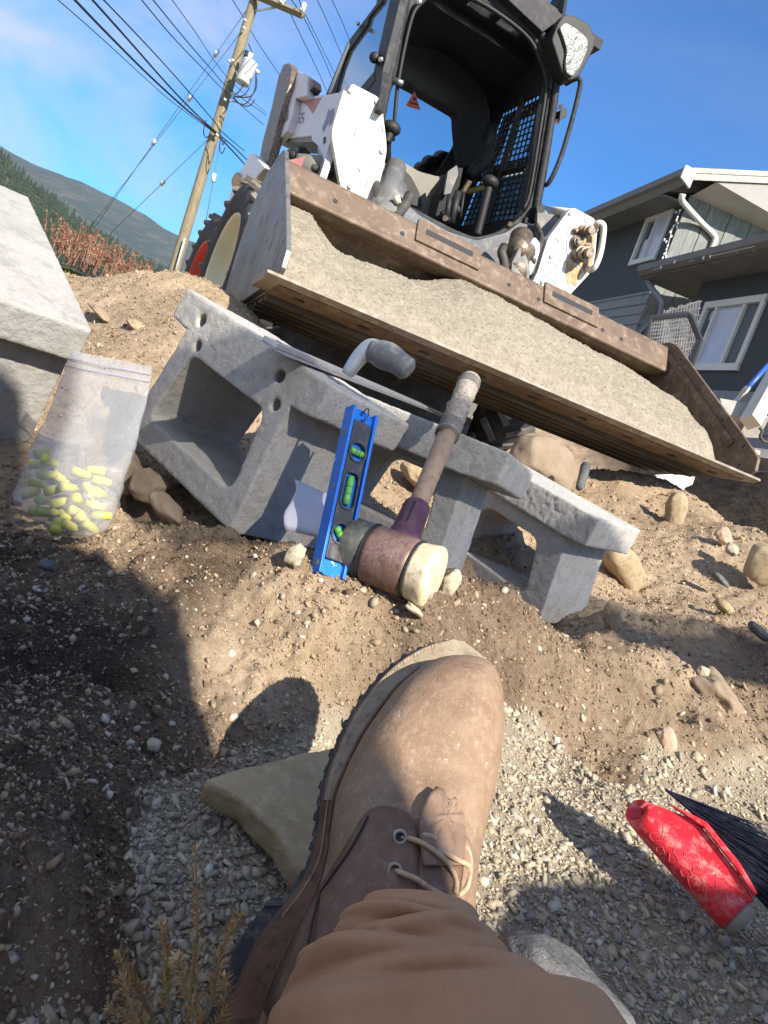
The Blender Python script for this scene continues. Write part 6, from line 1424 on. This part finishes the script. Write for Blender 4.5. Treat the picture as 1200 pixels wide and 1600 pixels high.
# downpipe across the gable
P = [hB(x, y, o) for x, y, o in [(1067, 303, .75), (1065, 312, .70), (1072, 322, .5), (1095, 347, .15), (1114, 366, .1), (1117, 376, .1), (1108, 398, .1), (1100, 420, .1)]]
mesh('downpipe', *tube(smoothpath(P, 4), .055, 10), M_pipe, HS, True, world=True)
# wing roof with gutter and soffit, eave parallel to wall A
zW = sA(1003, 433, .55)[1]; sW = sA(1003, 433, .55)[0]
V = [Apt(s, zW+z, o) for s in (sW, sNear) for o, z in ((.55, -.02), (.55, .16), (.70, .16), (.69, .05), (.62, -.01))]; mesh('wing_gutter', V, [(i, (i+1) % 5, 5+(i+1) % 5, 5+i) for i in range(5)]+[(4, 3, 2, 1, 0), (5, 6, 7, 8, 9)], M_gut, HS, world=True)
V = [Apt(s, zW+z, o) for s in (sW, sNear) for o, z in ((.56, .0), (.56, .14), (-1.4, .62), (-1.4, .48))]; mesh('wing_roof', V, [(0, 1, 2, 3), (7, 6, 5, 4), (0, 4, 5, 1), (1, 5, 6, 2), (2, 6, 7, 3), (3, 7, 4, 0)], M_roof, HS, world=True)
V = [Apt(s, zW+z, o) for s in (sW+.02, sNear) for o, z in ((.56, -.03), (.56, -.005), (-1.4, .06), (-1.4, .03))]; mesh('wing_soffit', V, [(0, 1, 2, 3), (7, 6, 5, 4), (0, 4, 5, 1), (1, 5, 6, 2), (2, 6, 7, 3), (3, 7, 4, 0)], M_soff, HS, world=True)
P = [hA(x, y, .45) for x, y in [(1012, 438), (1018, 450), (1030, 465), (1035, 475), (1028, 500), (1012, 535)]]; mesh('downpipe', *tube(smoothpath(P, 4), .05, 10), M_sid, HS, True, world=True)
# strings of small white lights
M_bulb = mat('small_white_bulb', (.85, .85, .85), rough=.3)
def lights(label, pts):
    r_ = np.random.default_rng(3); pts = np.array(pts); root = empty('string_lights', tuple(pts[0]), label=label, cat='string lights')
    mesh('wire', *tube(pts, .006, 5), M_winf, root, world=True)
    for i in range(len(pts)):
        p = pts[i]+r_.normal(0, .03, 3)*np.array([1, 1, .6]); V = ICO1[0]*np.array([.018, .018, .035])+p; mesh('bulb', V, ICO1[1], M_bulb, root, True, world=True)
lights('drooping string of small white lights down the dark wall left of the house corner', smoothpath([hA(x, y, .06) for x, y in [(1065, 327), (1060, 335), (1057, 348), (1050, 360), (1046, 375), (1042, 390), (1040, 402), (1047, 412)]], 3))
lights('row of small white bulbs along the lower gutter of the house', [hA(x, y, .66) for x, y in [(1020, 422), (1034, 418), (1060, 410), (1078, 408), (1100, 402), (1112, 400), (1150, 391), (1175, 386), (1187, 381)]])
# ============================================================ YARD THINGS BEFORE THE HOUSE
M_gate = mat('black_gate_steel', (.03, .033, .04), rough=.5, metal=.3)
M_wire = mat('galvanised_wire', (.22, .22, .22), (.4, .4, .4), ns=5, rough=.5, metal=.5)
def yard():
    d = 8.2
    def g(x, y): return at(x, y, d)
    root = empty('steel_gate', tuple(g(1040, 560)), label='black steel framed mesh gate leaning before the house', cat='gate')
    fr = [(988, 528), (1017, 497), (1074, 491), (1080, 496), (1094, 532), (1080, 570), (1035, 600), (1010, 570)]
    P = [g(x, y) for x, y in fr]; mesh('gate_frame', *tube(P[:6], .035, 6), M_gate, root, world=True)
    mesh('gate_frame', *tube([g(1017, 497), g(1000, 560)], .03, 6), M_gate, root, world=True); mesh('gate_frame', *tube([g(1094, 530), g(1078, 575)], .035, 6), M_gate, root, world=True)
    mb = MB()
    for i in range(16):
        t = i/15; mb.tube([g(1020+56*t, 497-6*t), g(1008+60*t, 575-4*t)], .006, 4)
    for i in range(14):
        t = i/13; mb.tube([g(1018-9*t, 500+74*t), g(1076+4*t-8*t*t, 494+76*t)], .006, 4)
    mb.build('gate_mesh', M_wire, root, world=True)
    root = empty('wire_panels', tuple(g(1060, 520)+_f*.4), label='stack of crumpled wire mesh panels standing behind the gate', cat='wire mesh')
    for k_ in range(3):
        mb = MB()
        for i in range(12):
            t = i/11; x0 = 1038+k_*3+50*t; mb.tube([at(x0, 484-13*t+2*math.sin(i*2+k_), d+.5+k_*.1), at(x0-16, 570+3*math.sin(i), d+.5+k_*.1)], .008, 4)
        for i in range(9):
            t = i/8; mb.tube([at(1040+k_*3-14*t, 488+80*t, d+.5+k_*.1), at(1091+k_*3-15*t, 471+84*t, d+.5+k_*.1)], .007, 4)
        mb.build('mesh_panel', M_wire, root, world=True)
    # blue and white telescopic pole
    root = empty('telescopic_pole', tuple(at(1137, 642, 6.5)), label='blue and white telescopic pole leaning against the house wall', cat='pole')
    a = at(1137, 640, 6.5); b_ = at(1212, 558, 6.9); q = lambda t: a+(b_-a)*t
    mesh('white_section', *tube([q(0), q(.34)], .018, 8), M_trim, root, True, world=True); mesh('blue_section', *tube([q(.34), q(1)], .024, 8), mat('blue_pole_paint', (.03, .10, .42), rough=.4), root, True, world=True)
    mesh('red_tip', *tube([q(-.07), q(.02)], .03, 8), mat('red_rubber', (.45, .03, .03), rough=.6), root, True, world=True); mesh('white_collar', *tube([q(.30), q(.40)], .028, 8), M_trim, root, True, world=True)
    # leaning white plank, post base
    V, F = tube([at(1172, 660, 6.0), at(1222, 570, 6.4)], .085, 4); o = mesh('white_plank', V, F, M_trim, world=True); tag(o, 'wide white painted plank leaning at the right picture edge', 'plank')
    V, F = tube([at(1120, 648, 6.3), at(1165, 655, 6.3), at(1178, 668, 6.2)], .14, 4); o = mesh('concrete_footing', V, F, M_conc_s, world=True); tag(o, 'grey concrete footing lump below the white plank', 'footing')
    V, F = tube(smoothpath([at(1187, 668, 5.6), at(1191, 674, 5.6), at(1188, 682, 5.6), at(1194, 690, 5.6), at(1204, 688, 5.6)], 5), .012, 6); o = mesh('cable', V, F, M_hose, world=True, smooth=True); tag(o, 'black cable loop hanging on the foundation at the right edge', 'cable')
    V, F = tube([at(1150, 712, 4.9), at(1215, 722, 4.6)], .07, 4); o = mesh('kerb_stone', V, F, M_conc_s, world=True); tag(o, 'pale concrete kerb on top of the dark cut bank', 'kerb')
    V, F = tube([at(1176, 708, 4.6), at(1184, 711, 4.6)], .03, 5); o = mesh('stone', V, F, M_st['pale'], world=True); tag(o, 'small pale rubble lump on the kerb above the dark bank', 'stone')
    # white scrap by the bucket's right end
    c = lambda x, y: at(x, y, 3.1)
    V = [c(1024, 742), c(1050, 741), c(1086, 745), (c(1082, 757)), c(1070, 762), c(1068, 777), c(1054, 770), c(1044, 757), c(1030, 750)]
    n_ = nB; o = slab('plastic_scrap', V, -_f, .03, mat('white_scrap', (.66, .66, .64), (.55, .55, .52), ns=12, rough=.6, bump=.004, bs=30), None); tag(o, 'torn white packaging scrap on the bank beyond the bucket tip', 'packaging')
    o2 = tube([at(915, 728, 2.05), at(911, 745, 2.0), at(905, 762, 1.95)], [.014, .013, .010], 8); o = mesh('bent_pipe', *o2, M_st['grey'], world=True, smooth=True); tag(o, 'short grey pipe stub standing by the shaded boulder under the bucket', 'pipe')
yard()

# ============================================================ UTILITY POLE AND WIRES
M_pole = mat('weathered_pole_wood', (.185, .155, .09), (.25, .21, .13), (.12, .10, .065), ns=5, rough=.9, stretch=(3, 3, .25), bump=.004, bs=18)
M_ins = mat('grey_porcelain', (.62, .63, .64), rough=.3)
M_tank = mat('pale_grey_tank', (.52, .53, .53), (.58, .58, .56), ns=3, rough=.45)
M_cable = mat('black_cable', (.012, .013, .018), rough=.6)
M_cablet = mat('thin_grey_wire', (.10, .11, .14), rough=.5)
DP = 15.0
def pl_(x, y, d=DP): return at(x, y, d)
UP = empty('utility_pole', tuple(pl_(268, 440)), label='wooden utility pole with a grey transformer, leaning right in view', cat='utility pole')
t = np.linspace(0, 1, 30); Pp = [pl_(262+(411-262)*a, 455+(-45-455)*a) for a in t]
mesh('trunk', *tube(Pp, .112-.018*t, 20), M_pole, UP, True, world=True)
ca = pl_(404, -5); cb_ = pl_(474, 24)
mesh('crossarm', *tube([pl_(396, -9, DP-.15), pl_(474, 24, DP-.6)], .075, 4), M_pole, UP, world=True)
mesh('brace', *tube([pl_(393, 18), pl_(430, 12, DP-.3)], .02, 6), M_ins, UP, True, world=True)
for x, y, d in ((439, 6, DP-.45), (471, 18, DP-.6)):
    V, F = tube([at(x, y, d), at(x+1.5, y-3, d), at(x+1.6, y-3.2, d), at(x+3, y-7, d), at(x+3.2, y-7.5, d), at(x+5, y-12, d)], [.05, .05, .025, .06, .03, .05], 10); mesh('insulator', V, F, M_ins, UP, True, world=True)
TK = tube([pl_(378, 130, 14.5), pl_(378.4, 129, 14.5), pl_(391, 99, 14.5), pl_(391.6, 97.5, 14.5), pl_(392, 96.6, 14.5)], [.13, .145, .145, .155, .08], 20); mesh('transformer_tank', *TK, M_tank, UP, True, world=True)
V, F = tube([pl_(389, 96, 14.5), pl_(390, 92, 14.5), pl_(390.2, 91, 14.5), pl_(392, 84, 14.5), pl_(392.4, 82.5, 14.5)], [.03, .03, .055, .05, .02], 12); mesh('bushing', V, F, M_ins, UP, True, world=True)
mesh('cutout', *tube([pl_(383, 90, 14.7), pl_(386, 80, 14.7)], .04, 8), M_black, UP, True, world=True)
for x, y in ((375, 104), (371, 117)): mesh('bracket', *tube([pl_(x, y, 14.8), pl_(x+8, y+2, 14.6)], .03, 6), M_ins, UP, True, world=True)
V, F = tube([pl_(401, 110, 14.3), pl_(404, 114, 14.3)], .035, 8); mesh('bushing', V, F, M_ins, UP, True, world=True)
for x, y in ((362, 148), (366, 148), (360, 158), (351, 157), (358, 97), (363, 96), (382, 33), (380, 45), (333, 207), (338, 212)): V, F = tube([pl_(x, y, DP-.2), pl_(x+1.5, y-2.5, DP-.2)], .035, 8); mesh('spool_insulator', V, F, M_ins, UP, True, world=True)
for pts in ([(400, 114), (401, 135), (392, 150), (375, 152), (366, 151)], [(400, 114), (398, 140), (388, 158), (380, 163), (364, 158)], [(394, 82), (391, 75), (388, 68)], [(390, 137), (382, 148), (372, 151), (366, 150)], [(383, 128), (376, 140), (369, 147)], [(364, 151), (378, 165), (392, 164), (398, 155)], [(322, 188), (318, 205), (322, 215), (330, 208)], [(345, 215), (343, 232), (347, 240), (352, 230)], [(340, 196), (346, 214), (348, 226), (352, 220)]):
    V, F = tube(smoothpath([pl_(x, y, DP-.5) for x, y in pts], 4), .011, 5); mesh('jumper_wire', V, F, M_cable, UP, True, world=True)
mesh('guy_guard', *tube([pl_(275, 420, DP-.2), pl_(289, 372, DP-.2)], .018, 6), M_ins, UP, True, world=True)
def wire(label, px, r_, m=M_cable, grp='overhead wires on the utility pole'):
    P = smoothpath([at(x, y, d) for x, y, d in px], 8); V, F = tube(P, r_*.7, 5); o = mesh('overhead_wire', V, F, m, world=True, smooth=True); tag(o, label, 'wire', grp); return o
wire('thin lowest black wire running from the top left to the pole middle', [(86, -4, 9), (150, 52, 10.5), (230, 125, 13), (270, 160, 14), (333, 206, DP-.2)], .010)
wire('thick black cable, second from the left at the picture top', [(113, -4, 9), (165, 50, 10.5), (232, 117, 12.5), (290, 170, 14), (336, 208, DP-.2), (378, 252, 19), (420, 300, 24)], .026)
wire('thick black cable, third from the left at the picture top', [(141, -4, 9), (200, 62, 10.5), (260, 130, 13), (300, 172, 14), (338, 207, DP-.2), (372, 236, 19), (420, 285, 24)], .022)
wire('black cable, fourth from the left at the picture top', [(158, -4, 9), (210, 50, 10.5), (270, 115, 13), (335, 190, DP-.4), (345, 204, DP-.1), (382, 236, 19)], .015)
wire('thin wire from the top edge to the pole just below the transformer', [(218, -4, 9), (270, 58, 11), (320, 110, 13), (352, 143, DP-.3), (412, 195, 20)], .012)
wire('thin wire right of it reaching the pole below the transformer', [(236, -4, 9), (290, 62, 11), (330, 108, 13), (360, 140, DP-.3), (416, 180, 20)], .012)
wire('faint thin wire passing behind the transformer', [(266, -4, 10), (305, 50, 12), (335, 95, 14), (366, 132, DP+.3), (414, 175, 20)], .009)
wire('thin black wire crossing the pole top and ending behind the loader link', [(361, -4, 13), (382, 30, DP-.1), (400, 62, 17), (432, 110, 20), (470, 165, 24)], .012)
wire('black wire from the inner insulator of the crossarm down to the cab', [(432, -10, 13), (443, 0, DP-.5), (465, 45, 18), (500, 118, 22), (520, 165, 26)], .014)
wire('black wire from the outer insulator of the crossarm down to the cab', [(453, -4, 13), (478, 34, 17), (505, 90, 21), (530, 150, 26)], .014)
wire('second black wire close beside the outer insulator wire', [(466, -4, 13), (474, 16, DP-.6), (495, 58, 19), (530, 130, 25)], .012)
wire('thin wire high in the sky just left of the cab roof', [(494, -4, 14), (515, 42, 17), (533, 84, 21), (550, 120, 26)], .012)
wire('rightmost thin wire meeting the cab side at the picture top', [(517, -4, 14), (535, 35, 17), (548, 68, 20), (560, 100, 24)], .012)
def guy(label, a, b_, t, r_=.007):
    root = empty('guy_wire', tuple(at(*b_)), label=label, cat='guy wire', group='pale guy wires left of the pole')
    A_, B_ = at(*a), at(*b_); mesh('strand', *tube([A_, B_], r_, 5), M_cablet, root, True, world=True)
    for q in t: c = A_+(B_-A_)*q; d = (B_-A_)/np.linalg.norm(B_-A_)*.08; mesh('strain_insulator', *tube([c-d, c+d], .042, 10), M_ins, root, True, world=True)
guy('leftmost pale guy wire crossing the valley view with one white insulator', (400, 20, 15), (126, 375, 21), (.30,))
guy('middle pale guy wire with two white insulators', (393, 5, 15), (132, 378, 21), (.16, .50))
guy('pale guy wire from the pole middle down to the red bush with one insulator', (333, 210, 15), (165, 372, 20), (.40,))
guy('short vertical pale wire just right of the pole with one insulator', (345, 215, 14.8), (322, 345, 15), (.48,))

# ============================================================ ROAD, BUSH, HILLS
M_asph = mat('grey_asphalt', (.17, .17, .175), (.21, .21, .212), ns=8, rough=.9)
def road():
    V = []; n = 12
    pts = [(-14, 14.5), (-9, 13.2), (-6, 12.6), (-4.6, 12.4), (-2, 13), (4, 16)]
    P = smoothpath([(x, y, 0) for x, y in pts], 6)[:, :2]; T = np.gradient(P, axis=0); N = np.c_[-T[:, 1], T[:, 0]]; N /= np.linalg.norm(N, axis=1, keepdims=True)
    L_ = P+N*2.6; R_ = P-N*2.6; zz = [max(gz1(*a), gz1(*b_))+.02 for a, b_ in zip(L_, R_)]
    V = [(*a, z) for a, z in zip(L_, zz)]+[(*b_, z) for b_, z in zip(R_, zz)]; k_ = len(P); F = [(i, i+1, k_+i+1, k_+i)[::-1] for i in range(k_-1)]
    o = mesh('road', V, F, M_asph, world=True); tag(o, 'narrow grey asphalt road beyond the earth mound', kind='structure')
road()
M_twig = mat('red_brown_twig', (.13, .07, .045), (.22, .13, .085), ns=4, rough=.9)
M_leafr = mat('red_autumn_leaf', (.26, .07, .045), (.34, .15, .08), (.28, .2, .09), ns=3, rough=.8)
def bush(label, px, py, d, wd, ht, n, seed):
    r_ = np.random.default_rng(seed); c = at(px, py, d); root = empty('red_bush', tuple(c), label=label, cat='bush', group='red leaved bushes by the road')
    mb = MB(); LV = []; LF = []
    for i in range(n):
        a = r_.uniform(0, 6.28); b0 = c+np.array([r_.normal()*wd*.30, r_.normal()*wd*.3, 0]); h = ht*r_.uniform(.55, 1.05); lean = np.array([math.cos(a), math.sin(a), 0])*r_.uniform(.1, .5)*h
        P = [b0, b0+lean*.3+up_*h*.5, b0+lean+up_*h]; mb.tube(P, [.012, .008, .003], 4, False)
        for k_ in range(20):
            t = r_.uniform(.25, 1); p = b0+lean*t*t+up_*h*t+r_.normal(0, .10, 3)*ht*.35; s = r_.uniform(.010, .024); e1 = r_.normal(0, 1, 3); e1 /= np.linalg.norm(e1); e2 = np.cross(e1, r_.normal(0, 1, 3)); e2 /= np.linalg.norm(e2)
            k0 = len(LV); LV += [p-e1*s, p+e2*s*.6, p+e1*s, p-e2*s*.6]; LF.append((k0, k0+1, k0+2, k0+3))
    o = mb.build('twigs', M_twig, root, world=True); o['kind'] = 'stuff'; o = mesh('leaves', LV, LF, M_leafr, root, world=True); o['kind'] = 'stuff'
bush('dense red bush nearest the big pale block', 112, 404, 11.5, 1.0, .55, 60, 1)
bush('red bush in the middle beneath the guy wires', 150, 432, 12, 1.1, .62, 60, 2)
bush('red bush at the right end by the earth mound', 186, 442, 12.5, .8, .5, 45, 3)

# hills: heightfield ridges facing the valley
M_far = mat('far_hill_forest', (.035, .058, .048), (.06, .072, .055), (.12, .105, .08), ns=.006, rough=1, stretch=(1, 1, 2), ramp=(.42, .62), bump=12, bs=.03, spec=0)
M_near = mat('near_hill_ground', (.035, .045, .022), (.06, .062, .03), (.16, .135, .09), ns=.018, rough=1, ramp=(.4, .6), spec=0)
def hill(name, label, m, dist, prof, depth, seed, rough):
    """ridge seen at distance dist; prof = (azimuth deg, elevation tangent)"""
    az = np.radians(np.linspace(-75, 75, 340)); nr = 50; V = []
    el_ = np.interp(np.degrees(az), [p[0] for p in prof], [p[1] for p in prof])
    for j in range(nr):
        t = j/(nr-1); r_ = dist*(.45+.55*t) if t <= 1 else dist
        h = (t**1.15)*el_*dist
        X_ = np.c_[r_*np.sin(az), r_*np.cos(az)]; nz_ = fbm(np.c_[X_/dist*14, np.full(len(az), seed)], 5, seed)*rough*dist*(t*(1.0))
        V.append(np.c_[X_, h+nz_+CAMZ-12*(1-t)])
    V = np.vstack(V); na = len(az); i, j = np.meshgrid(np.arange(nr-1), np.arange(na-1), indexing='ij'); F = np.c_[(i*na+j).ravel(), (i*na+j+1).ravel(), ((i+1)*na+j+1).ravel(), ((i+1)*na+j).ravel()]
    o = mesh(name, V, F, m, world=True, smooth=True); tag(o, label, kind='structure'); return V.reshape(nr, na, 3)
def az_el(px, py): r = ray(px, py); return (math.degrees(math.atan2(r[0], r[1])), r[2]/math.hypot(r[0], r[1]))
pf = [az_el(*p) for p in [(0, 225), (60, 254), (130, 284), (200, 328), (270, 358), (300, 374)]]
pf = [(-75, .17), (-50, .18)]+pf+[(-5, .09), (10, .05), (40, .03), (75, .03)]
hill('far_hill', 'bluish wooded mountain ridge across the valley', M_far, 2600, pf, 1, 5, .005)
pn = [az_el(*p) for p in [(0, 245), (50, 290), (100, 330), (150, 366), (200, 400), (262, 430)]]
pn = [(-75, .20), (-45, .19)]+pn+[(-5, .02), (10, .012), (75, .012)]
GH = hill('near_hill', 'green forested hillside sloping down behind the bushes', M_near, 900, pn, 1, 9, .004)
# conifers of the near hillside
def forest():
    r_ = np.random.default_rng(11); nr, na, _ = GH.shape; n = 11000
    ii = (r_.uniform(.42, 1, n)*(nr-1)).astype(int).clip(0, nr-2); jj = r_.uniform(0, na*.47, n); j0 = jj.astype(int); fr = (jj-j0)[:, None]
    P = GH[ii, j0]*(1-fr)+GH[ii, j0+1]*fr; fi = r_.uniform(0, 1, n)[:, None]; P = P*(1-fi)+(GH[ii+1, j0])*fi
    keep = vnoise(P/90., 3) > -.55; P = P[keep]; n = len(P)
    tv = []; k_ = 6
    for z0, z1, rr_ in ((.10, .55, .22), (.38, .80, .16), (.65, 1.0, .10)):
        b_ = len(tv); tv += [(rr_*math.cos(a), rr_*math.sin(a), z0) for a in np.linspace(0, 2*math.pi, k_, endpoint=False)]+[(0, 0, z1)]
    tv = np.array(tv); tf = np.array([(b_*7+i, b_*7+(i+1) % 6, b_*7+6) for b_ in range(3) for i in range(6)])
    h = r_.uniform(6, 13, n); W_ = tv[None]*h[:, None, None]; W_ = W_ + P[:, None, :]
    V = W_.reshape(-1, 3); F = (tf[None]+(np.arange(n)*len(tv))[:, None, None]).reshape(-1, 3)
    o = mesh('hillside_forest', V, F, mat('conifer_green', (.018, .032, .014), (.035, .052, .022), (.06, .07, .03), ns=.05, rough=1, spec=0), world=True); tag(o, 'dark conifer forest covering the near hillside', kind='stuff')
forest()
# verge grass along the road edge
def grass(name, label, c, wd, dp, n, h, m, seed):
    r_ = np.random.default_rng(seed); X = np.c_[c[0]+r_.uniform(-wd, wd, n), c[1]+r_.uniform(-dp, dp, n)]; z = gz(X); a = r_.uniform(0, 6.28, n); hh = h*r_.uniform(.4, 1.2, n)
    d = np.c_[np.cos(a), np.sin(a)]*.02; V = np.stack([np.c_[X-d*.5, z], np.c_[X+d*.5, z], np.c_[X+np.c_[np.cos(a*3), np.sin(a*3)]*hh[:, None]*.4, z+hh]], 1).reshape(-1, 3); F = np.arange(3*n).reshape(-1, 3)
    o = mesh(name, V, F, m, world=True); tag(o, label, kind='stuff')
gc = at(115, 425, 10)
grass('verge_grass', 'yellow-green grass on the road verge below the red bushes', (gc[0]+.3, gc[1]), 2.4, 1.2, 9000, .16, mat('verge_grass', (.20, .21, .07), (.30, .27, .12), ns=2, rough=.9), 4)

# ============================================================ DRY WEED
def weed():
    M_w = mat('dry_golden_weed', (.46, .30, .12), (.56, .39, .19), (.32, .20, .08), ns=60, rough=.85); M_ws = mat('dry_weed_stem', (.30, .22, .11), (.24, .2, .1), ns=60, rough=.8)
    c = at(290, 1640, .40); root = empty('dry_weed', tuple(c), label='dry golden spiky weed growing at the bottom left beside the boot heel', cat='weed'); r_ = np.random.default_rng(8)
    stems = [[(285, 1640, .40), (300, 1540, .405), (308, 1440, .41), (305, 1330, .42)], [(270, 1640, .40), (262, 1560, .40), (262, 1500, .405), (255, 1450, .41)], [(290, 1650, .39), (330, 1560, .395), (345, 1490, .40), (372, 1432, .41)],
             [(260, 1650, .40), (230, 1570, .40), (205, 1530, .40), (186, 1492, .405)], [(265, 1650, .385), (240, 1610, .385), (205, 1590, .39), (172, 1575, .39)], [(300, 1650, .385), (308, 1600, .385), (290, 1540, .39), (278, 1500, .39)], [(310, 1650, .38), (335, 1610, .38), (350, 1570, .385), (352, 1530, .39)], [(250, 1650, .38), (225, 1620, .38), (200, 1560, .385), (190, 1530, .39)]]
    for sp in stems:
        P = smoothpath([at(*q) for q in sp], 10); st = mesh('stem', *tube(P, np.linspace(.0011, .0004, len(P)), 5), M_ws, root, True, world=True)
        LV = []; LF = []
        for i in range(int(len(P)*.28), len(P)):
            for k_ in range(9):
                p = P[i]+(P[min(i+1, len(P)-1)]-P[i])*r_.uniform(0, 1); T = P[min(i+1, len(P)-1)]-P[i-1]; T /= np.linalg.norm(T)
                dr = r_.normal(0, 1, 3); dr -= T*(dr@T); dr /= np.linalg.norm(dr); dr = dr*.9+T*r_.uniform(.3, 1.0); dr /= np.linalg.norm(dr); ln = r_.uniform(.0035, .0078)*(1.15-.5*i/len(P)); w_ = np.cross(dr, T); w_ /= np.linalg.norm(w_)+1e-9; w_ *= ln*.14; q = p+dr*r_.uniform(0, .003)
                k0 = len(LV); LV += [q, q+dr*ln*.45+w_, q+dr*ln, q+dr*ln*.45-w_]; LF.append((k0, k0+1, k0+2, k0+3))
        o = mesh('spiky_bracts', LV, LF, M_w, root, world=True); o['kind'] = 'stuff'
weed()

# ============================================================ BEHIND THE CAMERA: unseen, added trestle whose boards and netting shade blocks and gravel
def sunshade():
    M_t = mat('raw_timber', (.38, .28, .17), (.46, .35, .22), ns=6, rough=.8, stretch=(.4, 3, 3))
    S = np.array(SUN); U_ = np.array([.783, .622, 0]); U_ = np.cross([0, 0, 1], S); U_ /= np.linalg.norm(U_); U_ = U_ if U_[0] > 0 else -U_; W_ = np.cross(S, U_); W_ = W_ if W_[2] > 0 else -W_
    def P(u, w_, k_): return U_*u+W_*w_+S*k_
    root = empty('added_sunshade', tuple(P(1.1, 0, 1.6)), label='unseen added trestle with pale debris netting standing behind the camera', cat='sunshade')
    M_net = mat('translucent_netting', (.5, .52, .5), rough=.8, alpha=.74)  # added netting lets part of the sun through for half shade
    def shade_board(uw, k_, nm, M_t=M_t):
        n_ = len(uw); th = .03 if nm == 'shade_board' else 0
        if not th: return mesh(nm, [P(u, w_, k_) for u, w_ in uw], [tuple(range(len(uw)))], M_t, root, world=True)
        V = [P(u, w_, k_) for u, w_ in uw]+[P(u, w_, k_+.03) for u, w_ in uw]
        return mesh(nm, V, [tuple(range(n_)), tuple(range(2*n_-1, n_-1, -1))]+[(i, n_+i, n_+(i+1) % n_, (i+1) % n_) for i in range(n_)], M_t, root, world=True)
    shade_board([(.37, .60), (.47, .61), (1.30, .545), (1.85, .44), (1.85, .58), (1.30, .775), (.55, .90), (.37, .98)], 2.2, 'shade_netting', M_net); shade_board([(1.14, .52), (1.50, .50), (1.85, .42), (1.85, .57), (1.50, .62), (1.14, .60)], 2.0, 'shade_board'); shade_board([(.50, -.3), (1.7, -.3), (1.7, .19), (.9, .20), (.60, .215), (.50, .17)], 1.5, 'shade_board')  # boards and netting outlined along the sun's direction to shape the shade
    for u0, u1 in ((.9, 1.9),):
        tube_ = tube([P(u1, -.6, 2.25), P(u1, .6, 2.25)], .03, 4); mesh('sunshade_post', *tube_, M_t, root, world=True); tube_ = tube([P(u1-.1, -.6, 1.55), P(u1-.1, .22, 1.55)], .03, 4); mesh('sunshade_post', *tube_, M_t, root, world=True)
sunshade()
# haze in the valley air
def haze():
    V, F = box(-3300, 3300, -60, 3300, -40, 620); o = mesh('haze', V, F); m = bpy.data.materials.new('valley_haze'); m.use_nodes = True; n = m.node_tree; n.nodes.clear(); ou = n.nodes.new('ShaderNodeOutputMaterial'); pv = n.nodes.new('ShaderNodeVolumePrincipled')
    pv.inputs['Color'].default_value = (.80, .88, 1, 1); pv.inputs['Density'].default_value = .00015; pv.inputs['Anisotropy'].default_value = .3; n.links.new(pv.outputs[0], ou.inputs['Volume']); o.data.materials.append(m); tag(o, 'thin valley haze', kind='stuff'); m.cycles.homogeneous_volume = True if hasattr(m.cycles, 'homogeneous_volume') else None
HAZE = True
if HAZE: haze()
